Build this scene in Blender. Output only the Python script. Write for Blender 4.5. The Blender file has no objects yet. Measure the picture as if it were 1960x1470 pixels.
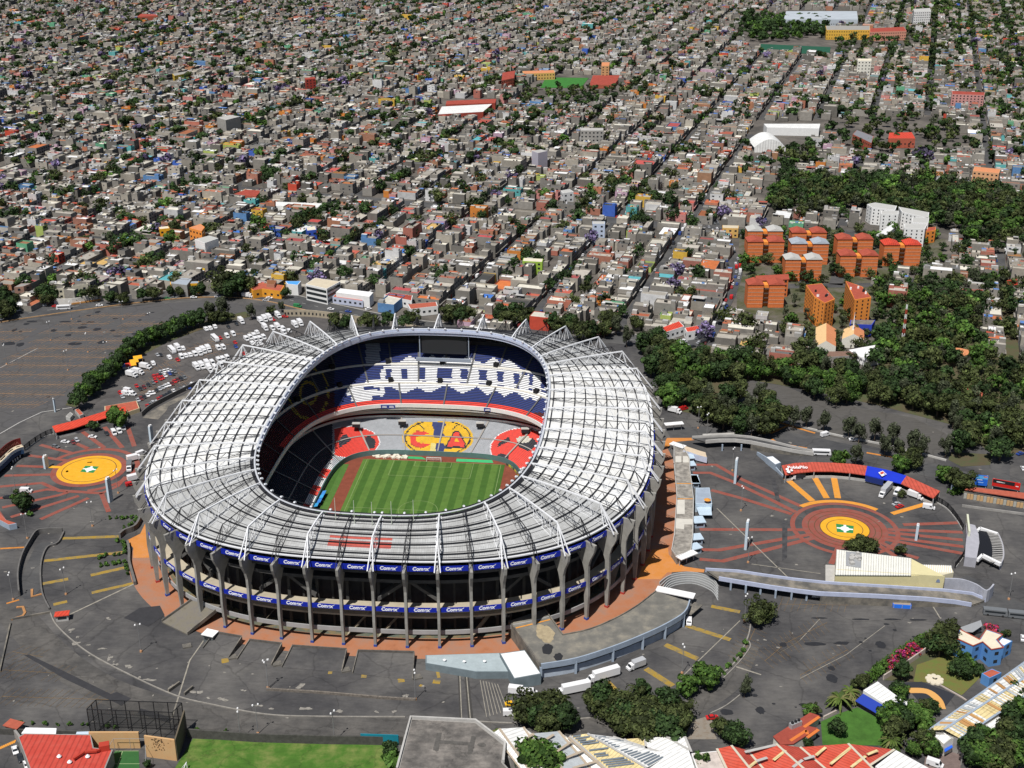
import bpy, bmesh, math, random
import numpy as np
from mathutils import Vector, Matrix
S = bpy.context.scene
C = S.collection
R = math.radians
# ------------------------------------------------------------------ camera
F0, TH, HC = 2420.0, R(23.15), 277.0          # focal length in photo pixels, tilt below the horizon, height
cam_d = bpy.data.cameras.new('camera'); cam = bpy.data.objects.new('camera', cam_d); C.objects.link(cam)
cam_d.sensor_width = 36; cam_d.lens = 36*F0/1960; cam_d.clip_start = 1; cam_d.clip_end = 20000
cam.location = (0, 0, HC); cam.rotation_euler = (R(90)-TH, 0, 0)
S.camera = cam
# ------------------------------------------------------------------ sky, sun, exposure
SUN_AZ, SUN_EL = R(28), R(61)                 # light travels towards azimuth 22 deg (clockwise from +Y)
S.world = bpy.data.worlds.new('World'); S.world.use_nodes = True
nt = S.world.node_tree; bg = nt.nodes['Background']
sky = nt.nodes.new('ShaderNodeTexSky'); sky.sky_type = 'NISHITA'; sky.sun_disc = False
sky.sun_elevation = SUN_EL; sky.sun_rotation = SUN_AZ+math.pi
nt.links.new(sky.outputs[0], bg.inputs[0]); bg.inputs[1].default_value = 0.05
sl = bpy.data.lights.new('sun', 'SUN'); sun = bpy.data.objects.new('sun', sl); C.objects.link(sun)
sl.energy = 5.0; sl.angle = R(0.5); sl.color = (1.0, .965, .915)
sun.rotation_euler = Vector((math.sin(SUN_AZ)*math.cos(SUN_EL), math.cos(SUN_AZ)*math.cos(SUN_EL), -math.sin(SUN_EL))).to_track_quat('-Z', 'Y').to_euler()
S.view_settings.view_transform = 'Standard'; S.view_settings.look = 'None'; S.view_settings.exposure = 0.0; S.view_settings.gamma = 1
rnd = random.Random(7); nrg = np.random.default_rng(7)

# ------------------------------------------------------------------ helpers
def P(u, v, z=0.0):
    """ground point seen at photo pixel (u, v) on the level z"""
    d = (v-735)/F0; Z = (HC-z)/(math.sin(TH)+d*math.cos(TH))
    return Vector(((u-980)/F0*Z, Z*(math.cos(TH)-d*math.sin(TH)), z))
def PJ(X, Y, z):
    Z = Y*math.cos(TH)+(HC-z)*math.sin(TH)
    return 980+F0*X/Z, 735-F0*(Y*math.sin(TH)-(HC-z)*math.cos(TH))/Z
def tag(o, label=None, cat=None, group=None, kind=None):
    if label: o['label'] = label
    if cat: o['category'] = cat
    if group: o['group'] = group
    if kind: o['kind'] = kind
    return o
def empty(name, loc, rz=0, label=None, cat=None, group=None):
    o = bpy.data.objects.new(name, None); C.objects.link(o); o.empty_display_size = 1
    o.location = loc; o.rotation_euler = (0, 0, rz); return tag(o, label, cat, group)
MATS = {}
def mat(name, col, rough=.85, noise=0.0, scale=.1, metal=0, bump=0, spec=.3, vc=False, detail=6, second=None, nw=.5, fine=0, stripe=None):
    """procedural material: base colour, broken up by two octaves of noise in world space"""
    if name in MATS: return MATS[name]
    m = bpy.data.materials.new(name); m.use_nodes = True; n = m.node_tree.nodes; l = m.node_tree.links
    b = n['Principled BSDF']; b.inputs['Roughness'].default_value = rough; b.inputs['Metallic'].default_value = metal
    b.inputs['Specular IOR Level'].default_value = spec
    src = None
    if vc:
        a = n.new('ShaderNodeAttribute'); a.attribute_name = 'col'; src = a.outputs['Color']
    if noise or bump:
        tc = n.new('ShaderNodeTexCoord'); nz = n.new('ShaderNodeTexNoise'); nz.inputs['Scale'].default_value = scale
        nz.inputs['Detail'].default_value = detail; nz.inputs['Roughness'].default_value = .65
        l.new(tc.outputs['Object'], nz.inputs['Vector'])
    if noise:
        if second is not None and not vc:
            mx = n.new('ShaderNodeMix'); mx.data_type = 'RGBA'
            cr = n.new('ShaderNodeMapRange'); cr.inputs['From Min'].default_value = nw-.12; cr.inputs['From Max'].default_value = nw+.12
            l.new(nz.outputs['Fac'], cr.inputs['Value']); l.new(cr.outputs[0], mx.inputs['Factor'])
            mx.inputs['A'].default_value = (*col, 1); mx.inputs['B'].default_value = (*second, 1); src = mx.outputs['Result']
        mr = n.new('ShaderNodeMapRange'); mr.inputs['From Min'].default_value = .3; mr.inputs['From Max'].default_value = .7
        mr.inputs['To Min'].default_value = 1-noise; mr.inputs['To Max'].default_value = 1+noise
        l.new(nz.outputs['Fac'], mr.inputs['Value']); fac = mr.outputs[0]
        if fine:   # fine grain, tyre-worn streaks and cracks
            n2 = n.new('ShaderNodeTexNoise'); n2.inputs['Scale'].default_value = .55; n2.inputs['Detail'].default_value = 8; n2.inputs['Roughness'].default_value = .75
            mp = n.new('ShaderNodeMapping'); mp.inputs['Rotation'].default_value = (0, 0, .5); mp.inputs['Scale'].default_value = (.35, 1.3, 1); l.new(tc.outputs['Object'], mp.inputs[0]); l.new(mp.outputs[0], n2.inputs['Vector'])
            m2 = n.new('ShaderNodeMapRange'); m2.inputs['From Min'].default_value = .3; m2.inputs['From Max'].default_value = .7; m2.inputs['To Min'].default_value = 1-fine; m2.inputs['To Max'].default_value = 1+fine; l.new(n2.outputs['Fac'], m2.inputs['Value'])
            vo = n.new('ShaderNodeTexVoronoi'); vo.feature = 'DISTANCE_TO_EDGE'; vo.inputs['Scale'].default_value = .045
            ad = n.new('ShaderNodeVectorMath'); ad.operation = 'MULTIPLY_ADD'; ad.inputs[1].default_value = (9, 9, 9); l.new(nz.outputs['Color'], ad.inputs[0]); l.new(tc.outputs['Object'], ad.inputs[2]); l.new(ad.outputs[0], vo.inputs['Vector'])
            m3 = n.new('ShaderNodeMapRange'); m3.inputs['From Max'].default_value = .018; m3.inputs['To Min'].default_value = .72; m3.inputs['To Max'].default_value = 1; l.new(vo.outputs['Distance'], m3.inputs['Value'])
            a1 = n.new('ShaderNodeMath'); a1.operation = 'MULTIPLY'; l.new(fac, a1.inputs[0]); l.new(m2.outputs[0], a1.inputs[1]); a2 = n.new('ShaderNodeMath'); a2.operation = 'MULTIPLY'; l.new(a1.outputs[0], a2.inputs[0]); l.new(m3.outputs[0], a2.inputs[1]); fac = a2.outputs[0]
        if stripe is not None:   # sheet seams: bands across the object's own axes (angle, period in metres)
            mp = n.new('ShaderNodeMapping'); mp.inputs['Rotation'].default_value = (0, 0, stripe[0]); l.new(tc.outputs['Object'], mp.inputs[0]); wv = n.new('ShaderNodeTexWave'); wv.inputs['Scale'].default_value = .314/stripe[1]; wv.inputs['Distortion'].default_value = .15; l.new(mp.outputs[0], wv.inputs['Vector'])
            m4 = n.new('ShaderNodeMapRange'); m4.inputs['From Max'].default_value = .35; m4.inputs['To Min'].default_value = .70; m4.inputs['To Max'].default_value = 1; l.new(wv.outputs['Fac'], m4.inputs['Value']); a3 = n.new('ShaderNodeMath'); a3.operation = 'MULTIPLY'; l.new(fac, a3.inputs[0]); l.new(m4.outputs[0], a3.inputs[1]); fac = a3.outputs[0]
        vm = n.new('ShaderNodeVectorMath'); vm.operation = 'SCALE'
        if src: l.new(src, vm.inputs[0])
        else: vm.inputs[0].default_value = col
        l.new(fac, vm.inputs['Scale']); l.new(vm.outputs[0], b.inputs['Base Color'])
    elif src: l.new(src, b.inputs['Base Color'])
    else: b.inputs['Base Color'].default_value = (*col, 1)
    if bump:
        bp = n.new('ShaderNodeBump'); bp.inputs['Strength'].default_value = bump; bp.inputs['Distance'].default_value = .3
        l.new(nz.outputs['Fac'], bp.inputs['Height']); l.new(bp.outputs[0], b.inputs['Normal'])
    MATS[name] = m; return m

class MB:
    """collects polygons (with an optional colour each) and links them as ONE mesh object"""
    def __init__(s): s.v = []; s.f = []; s.c = []
    def poly(s, pts, col=(1, 1, 1)):
        i = len(s.v); s.v += [tuple(p) for p in pts]; s.f.append(tuple(range(i, i+len(pts)))); s.c.append(col)
    def box(s, c, sz, rz=0, col=(1, 1, 1), top=None, bottom=False):
        hx, hy = sz[0]/2, sz[1]/2; ca, sa = math.cos(rz), math.sin(rz); i = len(s.v)
        for z in (c[2], c[2]+sz[2]):
            for x, y in ((-hx, -hy), (hx, -hy), (hx, hy), (-hx, hy)):
                s.v.append((c[0]+x*ca-y*sa, c[1]+x*sa+y*ca, z))
        for q in ((0, 1, 5, 4), (1, 2, 6, 5), (2, 3, 7, 6), (3, 0, 4, 7)): s.f.append(tuple(i+k for k in q)); s.c.append(col)
        s.f.append((i+4, i+5, i+6, i+7)); s.c.append(top or col)
        s.f.append((i+3, i+2, i+1, i)); s.c.append(col)
    def bar(s, p, q, w, h=None, col=(1, 1, 1)):
        p = Vector(p); q = Vector(q); d = (q-p)
        if d.length < 1e-6: return
        d.normalize(); up = Vector((0, 0, 1))
        if abs(d.z) > .95: up = Vector((1, 0, 0))
        a = d.cross(up).normalized()*(w/2); b = a.cross(d).normalized()*((h or w)/2); i = len(s.v)
        for e in (p, q):
            for m_, n_ in ((-1, -1), (1, -1), (1, 1), (-1, 1)): s.v.append(tuple(e+a*m_+b*n_))
        for f in ((0, 1, 5, 4), (1, 2, 6, 5), (2, 3, 7, 6), (3, 0, 4, 7), (3, 2, 1, 0), (4, 5, 6, 7)):
            s.f.append(tuple(i+k for k in f)); s.c.append(col)
    def tube(s, p, q, r0, r1=None, n=8, col=(1, 1, 1), cap=True):
        p = Vector(p); q = Vector(q); d = (q-p).normalized(); r1 = r0 if r1 is None else r1
        a = d.cross(Vector((1, 0, 0)) if abs(d.z) > .9 else Vector((0, 0, 1))).normalized(); b = d.cross(a); i = len(s.v)
        for e, r in ((p, r0), (q, r1)):
            for k in range(n):
                t = 2*math.pi*k/n; s.v.append(tuple(e+(a*math.cos(t)+b*math.sin(t))*r))
        for k in range(n): s.f.append((i+k, i+(k+1) % n, i+n+(k+1) % n, i+n+k)); s.c.append(col)
        if cap:
            s.f.append(tuple(i+n+k for k in range(n))); s.c.append(col); s.f.append(tuple(i+n-1-k for k in range(n))); s.c.append(col)
    def prism(s, pts, z0, z1, col=(1, 1, 1), top=None, bottom=False):
        """pts: xy outline, extruded from z0 to z1 (each a number or one value per corner)"""
        n = len(pts); i = len(s.v)
        A = z0 if hasattr(z0, '__len__') else [z0]*n; B = z1 if hasattr(z1, '__len__') else [z1]*n
        for p, z in zip(pts, A): s.v.append((p[0], p[1], z))
        for p, z in zip(pts, B): s.v.append((p[0], p[1], z))
        for k in range(n): s.f.append((i+k, i+(k+1) % n, i+n+(k+1) % n, i+n+k)); s.c.append(col)
        s.f.append(tuple(i+n+k for k in range(n))); s.c.append(top or col)
        s.f.append(tuple(i+n-1-k for k in range(n))); s.c.append(col)
    def ribbon(s, pts, w, z=None, col=(1, 1, 1), closed=False):
        """flat strip of width w along pts (a painted line, a road)"""
        pts = [Vector(p) for p in pts]; n = len(pts); L = []; Rr = []
        for k in range(n):
            a = pts[(k-1) % n] if (closed or k > 0) else pts[k]; b = pts[(k+1) % n] if (closed or k < n-1) else pts[k]
            d = (b-a); d.z = 0; d.normalize(); nn = Vector((-d.y, d.x, 0))*(w/2); q = pts[k].copy()
            if z is not None: q.z = z
            L.append(q+nn); Rr.append(q-nn)
        for k in range(n if closed else n-1):
            j = (k+1) % n; s.poly([Rr[k], Rr[j], L[j], L[k]], col)
    def wall(s, pts, w, z0, z1, col=(1, 1, 1), closed=False, top=None):
        """upright wall of thickness w along pts; z0/z1 numbers or one value per point"""
        pts = [Vector((p[0], p[1], 0)) for p in pts]; n = len(pts)
        A = z0 if hasattr(z0, '__len__') else [z0]*n; B = z1 if hasattr(z1, '__len__') else [z1]*n; L = []; Rr = []
        for k in range(n):
            a = pts[(k-1) % n] if (closed or k > 0) else pts[k]; b = pts[(k+1) % n] if (closed or k < n-1) else pts[k]
            d = (b-a).normalized(); nn = Vector((-d.y, d.x, 0))*(w/2); L.append(pts[k]+nn); Rr.append(pts[k]-nn)
        def at(v, z): return (v.x, v.y, z)
        m = n if closed else n-1
        for k in range(m):
            j = (k+1) % n
            s.poly([at(Rr[k], A[k]), at(Rr[j], A[j]), at(Rr[j], B[j]), at(Rr[k], B[k])], col)
            s.poly([at(L[j], A[j]), at(L[k], A[k]), at(L[k], B[k]), at(L[j], B[j])], col)
            s.poly([at(Rr[k], B[k]), at(Rr[j], B[j]), at(L[j], B[j]), at(L[k], B[k])], top or col)
        if not closed:
            s.poly([at(L[0], A[0]), at(Rr[0], A[0]), at(Rr[0], B[0]), at(L[0], B[0])], col)
            s.poly([at(Rr[-1], A[-1]), at(L[-1], A[-1]), at(L[-1], B[-1]), at(Rr[-1], B[-1])], col)
    def mesh(s, name, m):
        me = bpy.data.meshes.new(name); me.from_pydata(s.v, [], s.f); me.validate()
        mm = m if isinstance(m, bpy.types.Material) else None
        if mm: me.materials.append(mm)
        if len(me.polygons) == len(s.c) and any(c != (1, 1, 1) for c in s.c):
            at = me.color_attributes.new('col', 'FLOAT_COLOR', 'CORNER')
            cs = np.ones((len(me.loops), 4), np.float32)
            cnt = np.array([len(f) for f in s.f]); cs[:, :3] = np.repeat(np.array([c[:3] for c in s.c], np.float32), cnt, axis=0)
            at.data.foreach_set('color', cs.ravel())
        return me
    def build(s, name, m, parent=None, smooth=False):
        o = bpy.data.objects.new(name, s.mesh(name, m)); C.objects.link(o)
        if smooth:
            for p in o.data.polygons: p.use_smooth = True
        if parent is not None:
            o.parent = parent; o.matrix_parent_inverse = Matrix.Identity(4)
        return o
def kids(o): return [c for c in ALLKIDS.get(o.name, [])]
ALLKIDS = {}
def part(mb, name, m, parent, smooth=False, label=None):
    """child mesh whose vertices were given in WORLD space"""
    o = mb.build(name, m, parent, smooth)
    o.matrix_parent_inverse = (Matrix.Translation(parent.location) @ Matrix.Rotation(parent.rotation_euler.z, 4, 'Z')).inverted() if parent.parent is None and parent.type == 'EMPTY' else Matrix.Identity(4)
    if parent.type != 'EMPTY' and parent.parent is not None: o.matrix_parent_inverse = Matrix.Identity(4)
    if label: o['label'] = label
    return o
def lpart(mb, name, m, parent, smooth=False):
    """child mesh whose vertices are in the parent's own space"""
    o = mb.build(name, m, parent, smooth); ALLKIDS.setdefault(parent.name, []).append(o); return o
def copy_tree(o, loc=None, rz=None, parent=None, scale=None):
    c = o.copy(); C.objects.link(c)
    if parent is not None: c.parent = parent
    if loc is not None: c.location = loc
    if rz is not None: c.rotation_euler = (0, 0, rz)
    if scale is not None: c.scale = scale if hasattr(scale, '__len__') else (scale,)*3
    for ch in ALLKIDS.get(o.name, []):
        cc = copy_tree(ch, parent=c)
    return c
def struct(mb, name, m, label=None):
    o = mb.build(name, m); o['kind'] = 'structure'
    if label: o['label'] = label
    return o
ORD = ['zeroth', 'first', 'second', 'third', 'fourth', 'fifth', 'sixth', 'seventh', 'eighth', 'ninth', 'tenth', 'eleventh', 'twelfth', 'thirteenth', 'fourteenth', 'fifteenth', 'sixteenth', 'seventeenth', 'eighteenth', 'nineteenth', 'twentieth']
def nth(n):
    if n <= 20: return ORD[n]
    return str(n)+('st' if n % 10 == 1 and n % 100 != 11 else 'nd' if n % 10 == 2 and n % 100 != 12 else 'rd' if n % 10 == 3 and n % 100 != 13 else 'th')

# common materials
M = dict(
 asphalt=mat('asphalt', (.062, .061, .064), .9, .34, .035, second=(.090, .086, .082), bump=.05, fine=.2),
 asphalt_old=mat('worn_asphalt', (.072, .067, .062), .9, .25, .05, second=(.095, .088, .08), bump=.05),
 road=mat('road_asphalt', (.062, .063, .067), .88, .2, .05, second=(.082, .081, .080), fine=.15),
 concrete=mat('concrete', (.27, .26, .245), .9, .22, .25, bump=.1),
 conc_dark=mat('dark_concrete', (.12, .115, .105), .9, .3, .2, second=(.19, .17, .14)),
 conc_pale=mat('pale_concrete', (.42, .41, .39), .85, .15, .3),
 bluegrey=mat('blue_grey_paint', (.30, .36, .44), .7, .12, .3),
 white=mat('white_paint', (.8, .8, .8), .5, .05, .5),
 vc=mat('painted', (1, 1, 1), .8, .10, .6, vc=True),
 vcg=mat('painted_ground', (1, 1, 1), .88, .22, .25, vc=True),
 vcr=mat('city_plaster', (1, 1, 1), .85, .16, .35, vc=True),
 vcm=mat('painted_metal', (1, 1, 1), .35, 0, vc=True, spec=.5),
 leaf=mat('foliage', (1, 1, 1), .75, .25, 1.2, vc=True, spec=.2),
 bark=mat('bark', (.12, .09, .065), .9, .3, 2.0),
 glass=mat('dark_glass', (.02, .025, .03), .15, spec=.6),
 steel=mat('grey_steel', (.4, .41, .42), .5, .05, 1, metal=.3),
 black=mat('black_steel', (.018, .018, .02), .6),
 grass=mat('grass', (.075, .16, .03), .95, .3, .12, second=(.14, .2, .05)),
)
# ------------------------------------------------------------------ STADIUM
SC = Vector((-45.0, 520.0, 0)); SR = .092; cS, sS = math.cos(SR), math.sin(SR)
def W(t, q, z=0.0):   # stadium axes (t across, q along) -> world
    return Vector((SC.x+t*cS+q*sS, SC.y-t*sS+q*cS, z))
def loc_tq(X, Y):
    dx, dy = X-SC.x, Y-SC.y; return dx*cS-dy*sS, dx*sS+dy*cS
def se(t, q, a, b, n): return (abs(t/a)**n+abs(q/b)**n)**(1/n)
def ring_pts(a, b, n, N, start=0.0):
    """N points equally spaced along the outline, plus outward unit normals, starting at the near end (q=-b)"""
    K = 4000; th = np.linspace(0, 2*np.pi, K+1)-np.pi/2
    c, s = np.cos(th), np.sin(th); r = (np.abs(c/a)**n+np.abs(s/b)**n)**(-1/n); x, y = r*c, r*s
    L = np.concatenate([[0], np.cumsum(np.hypot(np.diff(x), np.diff(y)))]); tt = (np.arange(N)/N*L[-1]+start) % L[-1]
    X = np.interp(tt, L, x); Y = np.interp(tt, L, y)
    gx = np.sign(X)*np.abs(X)**(n-1)/a**n; gy = np.sign(Y)*np.abs(Y)**(n-1)/b**n; g = np.hypot(gx, gy)
    return X, Y, gx/g, gy/g, L[-1]
NB = 64; SUB = 4; NF = NB*SUB
FA, FB_, FN = 110.0, 122.5, 2.75            # column line
X0, Y0, NX, NY, PER = ring_pts(FA, FB_, FN, NF, start=0.0)
def shift_start():                           # so a column falls on the one seen at X=-27
    t, q = loc_tq(-27.0, 397.0); return t
st0 = shift_start() % (PER/NB)
X0, Y0, NX, NY, PER = ring_pts(FA, FB_, FN, NF, start=st0)
IA, IB, IN_ = 61.0, 100.0, 2.85              # inner edge of the roof
IX = np.zeros(NF); IY = np.zeros(NF)
for k in range(NF):
    lo, hi = 0.0, 90.0
    for _ in range(40):
        m_ = (lo+hi)/2
        if se(X0[k]-NX[k]*m_, Y0[k]-NY[k]*m_, IA, IB, IN_) > 1 and m_ < 62: lo = m_
        else: hi = m_
    IX[k], IY[k] = X0[k]-NX[k]*lo, Y0[k]-NY[k]*lo
# smooth the inner ends a little so the corner fans open evenly
for _ in range(3):
    IX = (np.roll(IX, 1)+2*IX+np.roll(IX, -1))/4; IY = (np.roll(IY, 1)+2*IY+np.roll(IY, -1))/4
for k in range(NF):
    r = se(IX[k], IY[k], IA, IB, IN_); IX[k] /= r; IY[k] /= r
ZI, ZO = 42.5, 36.0
def RP(k, f, dz=0.0):                        # roof surface: f=0 inner edge, f=1 outer edge
    k %= NF; t = IX[k]+(X0[k]-NX[k]*2.0-IX[k])*f; q = IY[k]+(Y0[k]-NY[k]*2.0-IY[k])*f
    return W(t, q, ZI+(ZO-ZI)*f**1.25+dz)
def is_white(k):
    q = Y0[k % NF]; t = X0[k % NF]
    return (-78 < q < 72) if t > 0 else (-74 < q < 84)
stad = empty('stadium', W(0, 0, 0), 0, 'huge oval football stadium with white ribbed roof, tall concrete fins and blue banner bands', 'stadium')
def spart(mb, name, m, smooth=False, label=None, parent=None):
    o = mb.build(name, m, parent or stad, smooth)
    o.matrix_parent_inverse = Matrix.Translation(-SC) if parent is None else Matrix.Identity(4)
    if label: o['label'] = label
    return o
# roof panels with UVs (metres along the ring, metres across)
def roof_mat(name, base, dirt, wave, cscale):
    m = bpy.data.materials.new(name); m.use_nodes = True; n = m.node_tree.nodes; l = m.node_tree.links; b = n['Principled BSDF']
    b.inputs['Roughness'].default_value = .6; b.inputs['Specular IOR Level'].default_value = .25
    uv = n.new('ShaderNodeUVMap'); uv.uv_map = 'UVMap'; tc = n.new('ShaderNodeTexCoord')
    nz = n.new('ShaderNodeTexNoise'); nz.inputs['Scale'].default_value = .12; nz.inputs['Detail'].default_value = 8; nz.inputs['Roughness'].default_value = .7
    l.new(tc.outputs['Object'], nz.inputs['Vector'])
    mr = n.new('ShaderNodeMapRange'); mr.inputs['From Min'].default_value = .38; mr.inputs['From Max'].default_value = .72; l.new(nz.outputs['Fac'], mr.inputs['Value'])
    mx = n.new('ShaderNodeMix'); mx.data_type = 'RGBA'; mx.inputs['A'].default_value = (*base, 1); mx.inputs['B'].default_value = (*dirt, 1); l.new(mr.outputs[0], mx.inputs['Factor'])
    # sheets: a brick pattern in uv gives each corrugated sheet its own tone
    br = n.new('ShaderNodeTexBrick'); br.inputs['Scale'].default_value = 1; br.inputs['Brick Width'].default_value = cscale; br.inputs['Row Height'].default_value = 3.2
    br.inputs['Mortar Size'].default_value = .05; br.offset = 0
    br.inputs['Color1'].default_value = (1, 1, 1, 1); br.inputs['Color2'].default_value = (1-wave,)*3+(1,); br.inputs['Mortar'].default_value = (1-2.2*wave,)*3+(1,)
    l.new(uv.outputs[0], br.inputs['Vector'])
    mu = n.new('ShaderNodeMix'); mu.data_type = 'RGBA'; mu.blend_type = 'MULTIPLY'; mu.inputs['Factor'].default_value = 1
    l.new(mx.outputs['Result'], mu.inputs['A']); l.new(br.outputs['Color'], mu.inputs['B']); l.new(mu.outputs['Result'], b.inputs['Base Color'])
    wv = n.new('ShaderNodeTexWave'); wv.inputs['Scale'].default_value = .45; l.new(uv.outputs[0], wv.inputs['Vector'])
    bp = n.new('ShaderNodeBump'); bp.inputs['Strength'].default_value = .35; bp.inputs['Distance'].default_value = .2
    l.new(wv.outputs['Fac'], bp.inputs['Height']); l.new(bp.outputs[0], b.inputs['Normal']); return m
MW = roof_mat('white_roof_sheet', (.80, .81, .81), (.62, .61, .57), .07, 3.0)
MG = roof_mat('grey_roof_sheet', (.47, .48, .48), (.34, .34, .33), .13, 1.05)
FR = 20
def roof_section(name, ks, m, label):
    vs = []; fs = []; uvs = []; base = len(ks)
    for j, k in enumerate(list(ks)+[ks[-1]+1]):
        for f in range(FR+1): vs.append(tuple(RP(k, f/FR)))
    for j in range(len(ks)):
        for f in range(FR):
            a = j*(FR+1)+f; fs.append((a, a+1, a+FR+2, a+FR+1))
            L = 50*f/FR; k0 = ks[j]*PER/NF; k1 = (ks[j]+1)*PER/NF
            uvs += [(k0, L), (k0, L+2.5), (k1, L+2.5), (k1, L)]
    me = bpy.data.meshes.new(name); me.from_pydata(vs, [], fs); me.materials.append(m)
    ul = me.uv_layers.new(name='UVMap'); ul.data.foreach_set('uv', np.array(uvs, np.float32).ravel())
    o = bpy.data.objects.new(name, me); C.objects.link(o); o.parent = stad; o.matrix_parent_inverse = Matrix.Translation(-SC); o['label'] = label
    md = o.modifiers.new('thickness', 'SOLIDIFY'); md.thickness = .35; md.offset = -1
    return o
runs = []; kk = 0
fl = [is_white((k//SUB)*SUB) for k in range(NF)]
st = next(k for k in range(NF) if fl[k] != fl[k-1])
cur = [st]
for k in range(st+1, st+NF):
    if fl[k % NF] == fl[(k-1) % NF]: cur.append(k)
    else: runs.append(cur); cur = [k]
runs.append(cur)
for r in runs:
    w = fl[r[0] % NF]; side = 'right' if X0[r[len(r)//2] % NF] > 0 else 'left'; end = 'near' if Y0[r[len(r)//2] % NF] < 0 else 'far'
    roof_section('roof', r, MW if w else MG, ('white roof sheets of the %s side' % side) if w else ('weathered grey corrugated roof of the %s end' % end))
# red sheets on the grey roof
def uvk(u, v, z=38):                          # nearest station and fraction for a roof point seen at (u,v)
    p = P(u, v, z); best = min(range(NF), key=lambda k: min((RP(k, f/10)-p).length for f in range(11)))
    f = min(range(41), key=lambda f: (RP(best, f/40)-p).length)/40; return best, f
mb = MB(); redm = mat('red_roof_sheet', (.42, .08, .06), .7, .2, .8)
k0 = uvk(632, 1042)[0]; k1 = uvk(742, 1046)[0]
def krange(a, b):
    d = (b-a) % NF
    return [(a+i) % NF for i in range(d)] if d < NF/2 else [(b+i) % NF for i in range(NF-d)]
for k in krange(k0, k1):
    for f0, f1 in ((.50, .56), (.60, .74)):
        mb.poly([RP(k, f0, .08), RP(k, f1, .08), RP(k+1, f1, .08), RP(k+1, f0, .08)])
spart(mb, 'roof_patch', redm, label='dark red sheets on the near grey roof')
mb = MB(); k0 = uvk(850, 628)[0]; k1 = uvk(892, 628)[0]
for k in krange(k0, k1):
    mb.poly([RP(k, .2, .08), RP(k, .5, .08), RP(k+1, .5, .08), RP(k+1, .2, .08)])
spart(mb, 'roof_patch', redm, label='dark red sheets on the far grey roof')
# ring purlins (black lattice beams running round the roof)
blk = mat('black_roof_steel', (.022, .022, .026), .55); wsteel = mat('white_truss_steel', (.74, .75, .77), .45, .06, .4)
NP = 10
for j in range(NP):
    f = .04+j*(.94/(NP-1)); groups_ = [list(range(NF))] if j not in (2, 5, 7) else [r for r in runs if fl[r[0] % NF]]   # fewer beams over the short ends
    for g_ in groups_:
        mb = MB()
        for k in g_: mb.bar(RP(k, f, .5), RP(k+1, f, .5), .42, .3)
        spart(mb, 'ring_purlin', blk)
# thin secondary sheeting rails over the grey ends
for r in runs:
    if fl[r[0] % NF]: continue
    for j in range(1, NP):
        f = .04+(j-.5)*(.94/(NP-1)); mb = MB()
        for k in r: mb.bar(RP(k, f, .12), RP(k+1, f, .12), .14, .12)
        spart(mb, 'sheeting_rail', mat('dark_grey_steel', (.09, .09, .10), .6))
# trusses: one over every column, white and black in turn
kcol0 = uvk(640, 1071, 36)[0]//SUB % 2
for i in range(NB):
    k = i*SUB; wt = (i % 2) == kcol0; mb = MB(); w1, w2 = (.52, .14) if wt else (.26, .11)
    Lr = (RP(k, 1)-RP(k, 0)).length; n = max(4, int(round(Lr/6.2))); HT = 7.8 if wt else 6.0
    side = W(X0[k], Y0[k])-W(X0[k]-NX[k], Y0[k]-NY[k]); tang = Vector((-side.y, side.x, 0)).normalized()*(.9 if wt else .75)
    def tp(f): return RP(k, f, .8+HT*f)
    pk = .93
    for f0, f1 in [(a/n*pk, (a+1)/n*pk) for a in range(n)]:
        mb.bar(tp(f0), tp(f1), w1, w1)
        fm = (f0+f1)/2
        for s_ in (-1, 1):
            mb.bar(tp(f0), RP(k, fm, .5)+tang*s_, w2); mb.bar(RP(k, fm, .5)+tang*s_, tp(f1), w2)
    for s_ in (-1, 1):
        mb.bar(RP(k, 0.01, .5)+tang*s_, RP(k, 1, .5)+tang*s_, w2*1.15)
    out = W(X0[k]+NX[k]*2.6, Y0[k]+NY[k]*2.6, 34.2)
    for s_ in (-1, 1):
        mb.bar(tp(pk), out+tang*s_*1.2, w1*.75); mb.bar(tp(pk), RP(k, .99, .2)+tang*s_, w1*.6)
    mb.bar(out, RP(k, .97, .2), w2)
    spart(mb, 'truss', wsteel if wt else blk, label='white roof truss' if wt else 'black roof truss')
# inner rim: fascia, gutter walkway, flood lamps
fas = MB(); gut = MB(); lamp = MB(); dark = MB()
for k in range(NF):
    a, b = RP(k, 0), RP(k+1, 0)
    near = Y0[k] < -60; farr = Y0[k] > 40
    h = 3.6
    n_ = (W(X0[k]-NX[k], Y0[k]-NY[k])-W(X0[k], Y0[k])).normalized()
    if not near:
        fas.wall([a+n_*.5, b+n_*.5], .25, ZI-2.6, ZI+.9)
        fas.wall([a+n_*1.2, b+n_*1.2], .2, ZI-1.0, ZI+.2)
    else:
        for zz in (-1.6, -.2, 1.2): dark.bar(a+n_*.6+Vector((0, 0, zz)), b+n_*.6+Vector((0, 0, zz)), .35)
        dark.bar(a+n_*.6+Vector((0, 0, -1.6)), b+n_*.6+Vector((0, 0, 1.2)), .2)
        dark.bar(a-n_*.8+Vector((0, 0, .5)), b-n_*.8+Vector((0, 0, .5)), .9, .15)
    gut.bar(a+n_*.1+Vector((0, 0, .9)), b+n_*.1+Vector((0, 0, .9)), .8, .2)
fasm = mat('pale_blue_fascia', (.50, .55, .68), .5, .06, .4)
spart(fas, 'inner_fascia', fasm); spart(dark, 'rim_lattice', blk, label='black lattice rim of the near end')
spart(gut, 'gutter', mat('grey_gutter', (.5, .52, .56), .5))
ks = [k for k in range(NF)]
lampm = mat('flood_lamp_shell', (.75, .77, .8), .3, metal=.2); cnt = 0
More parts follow.
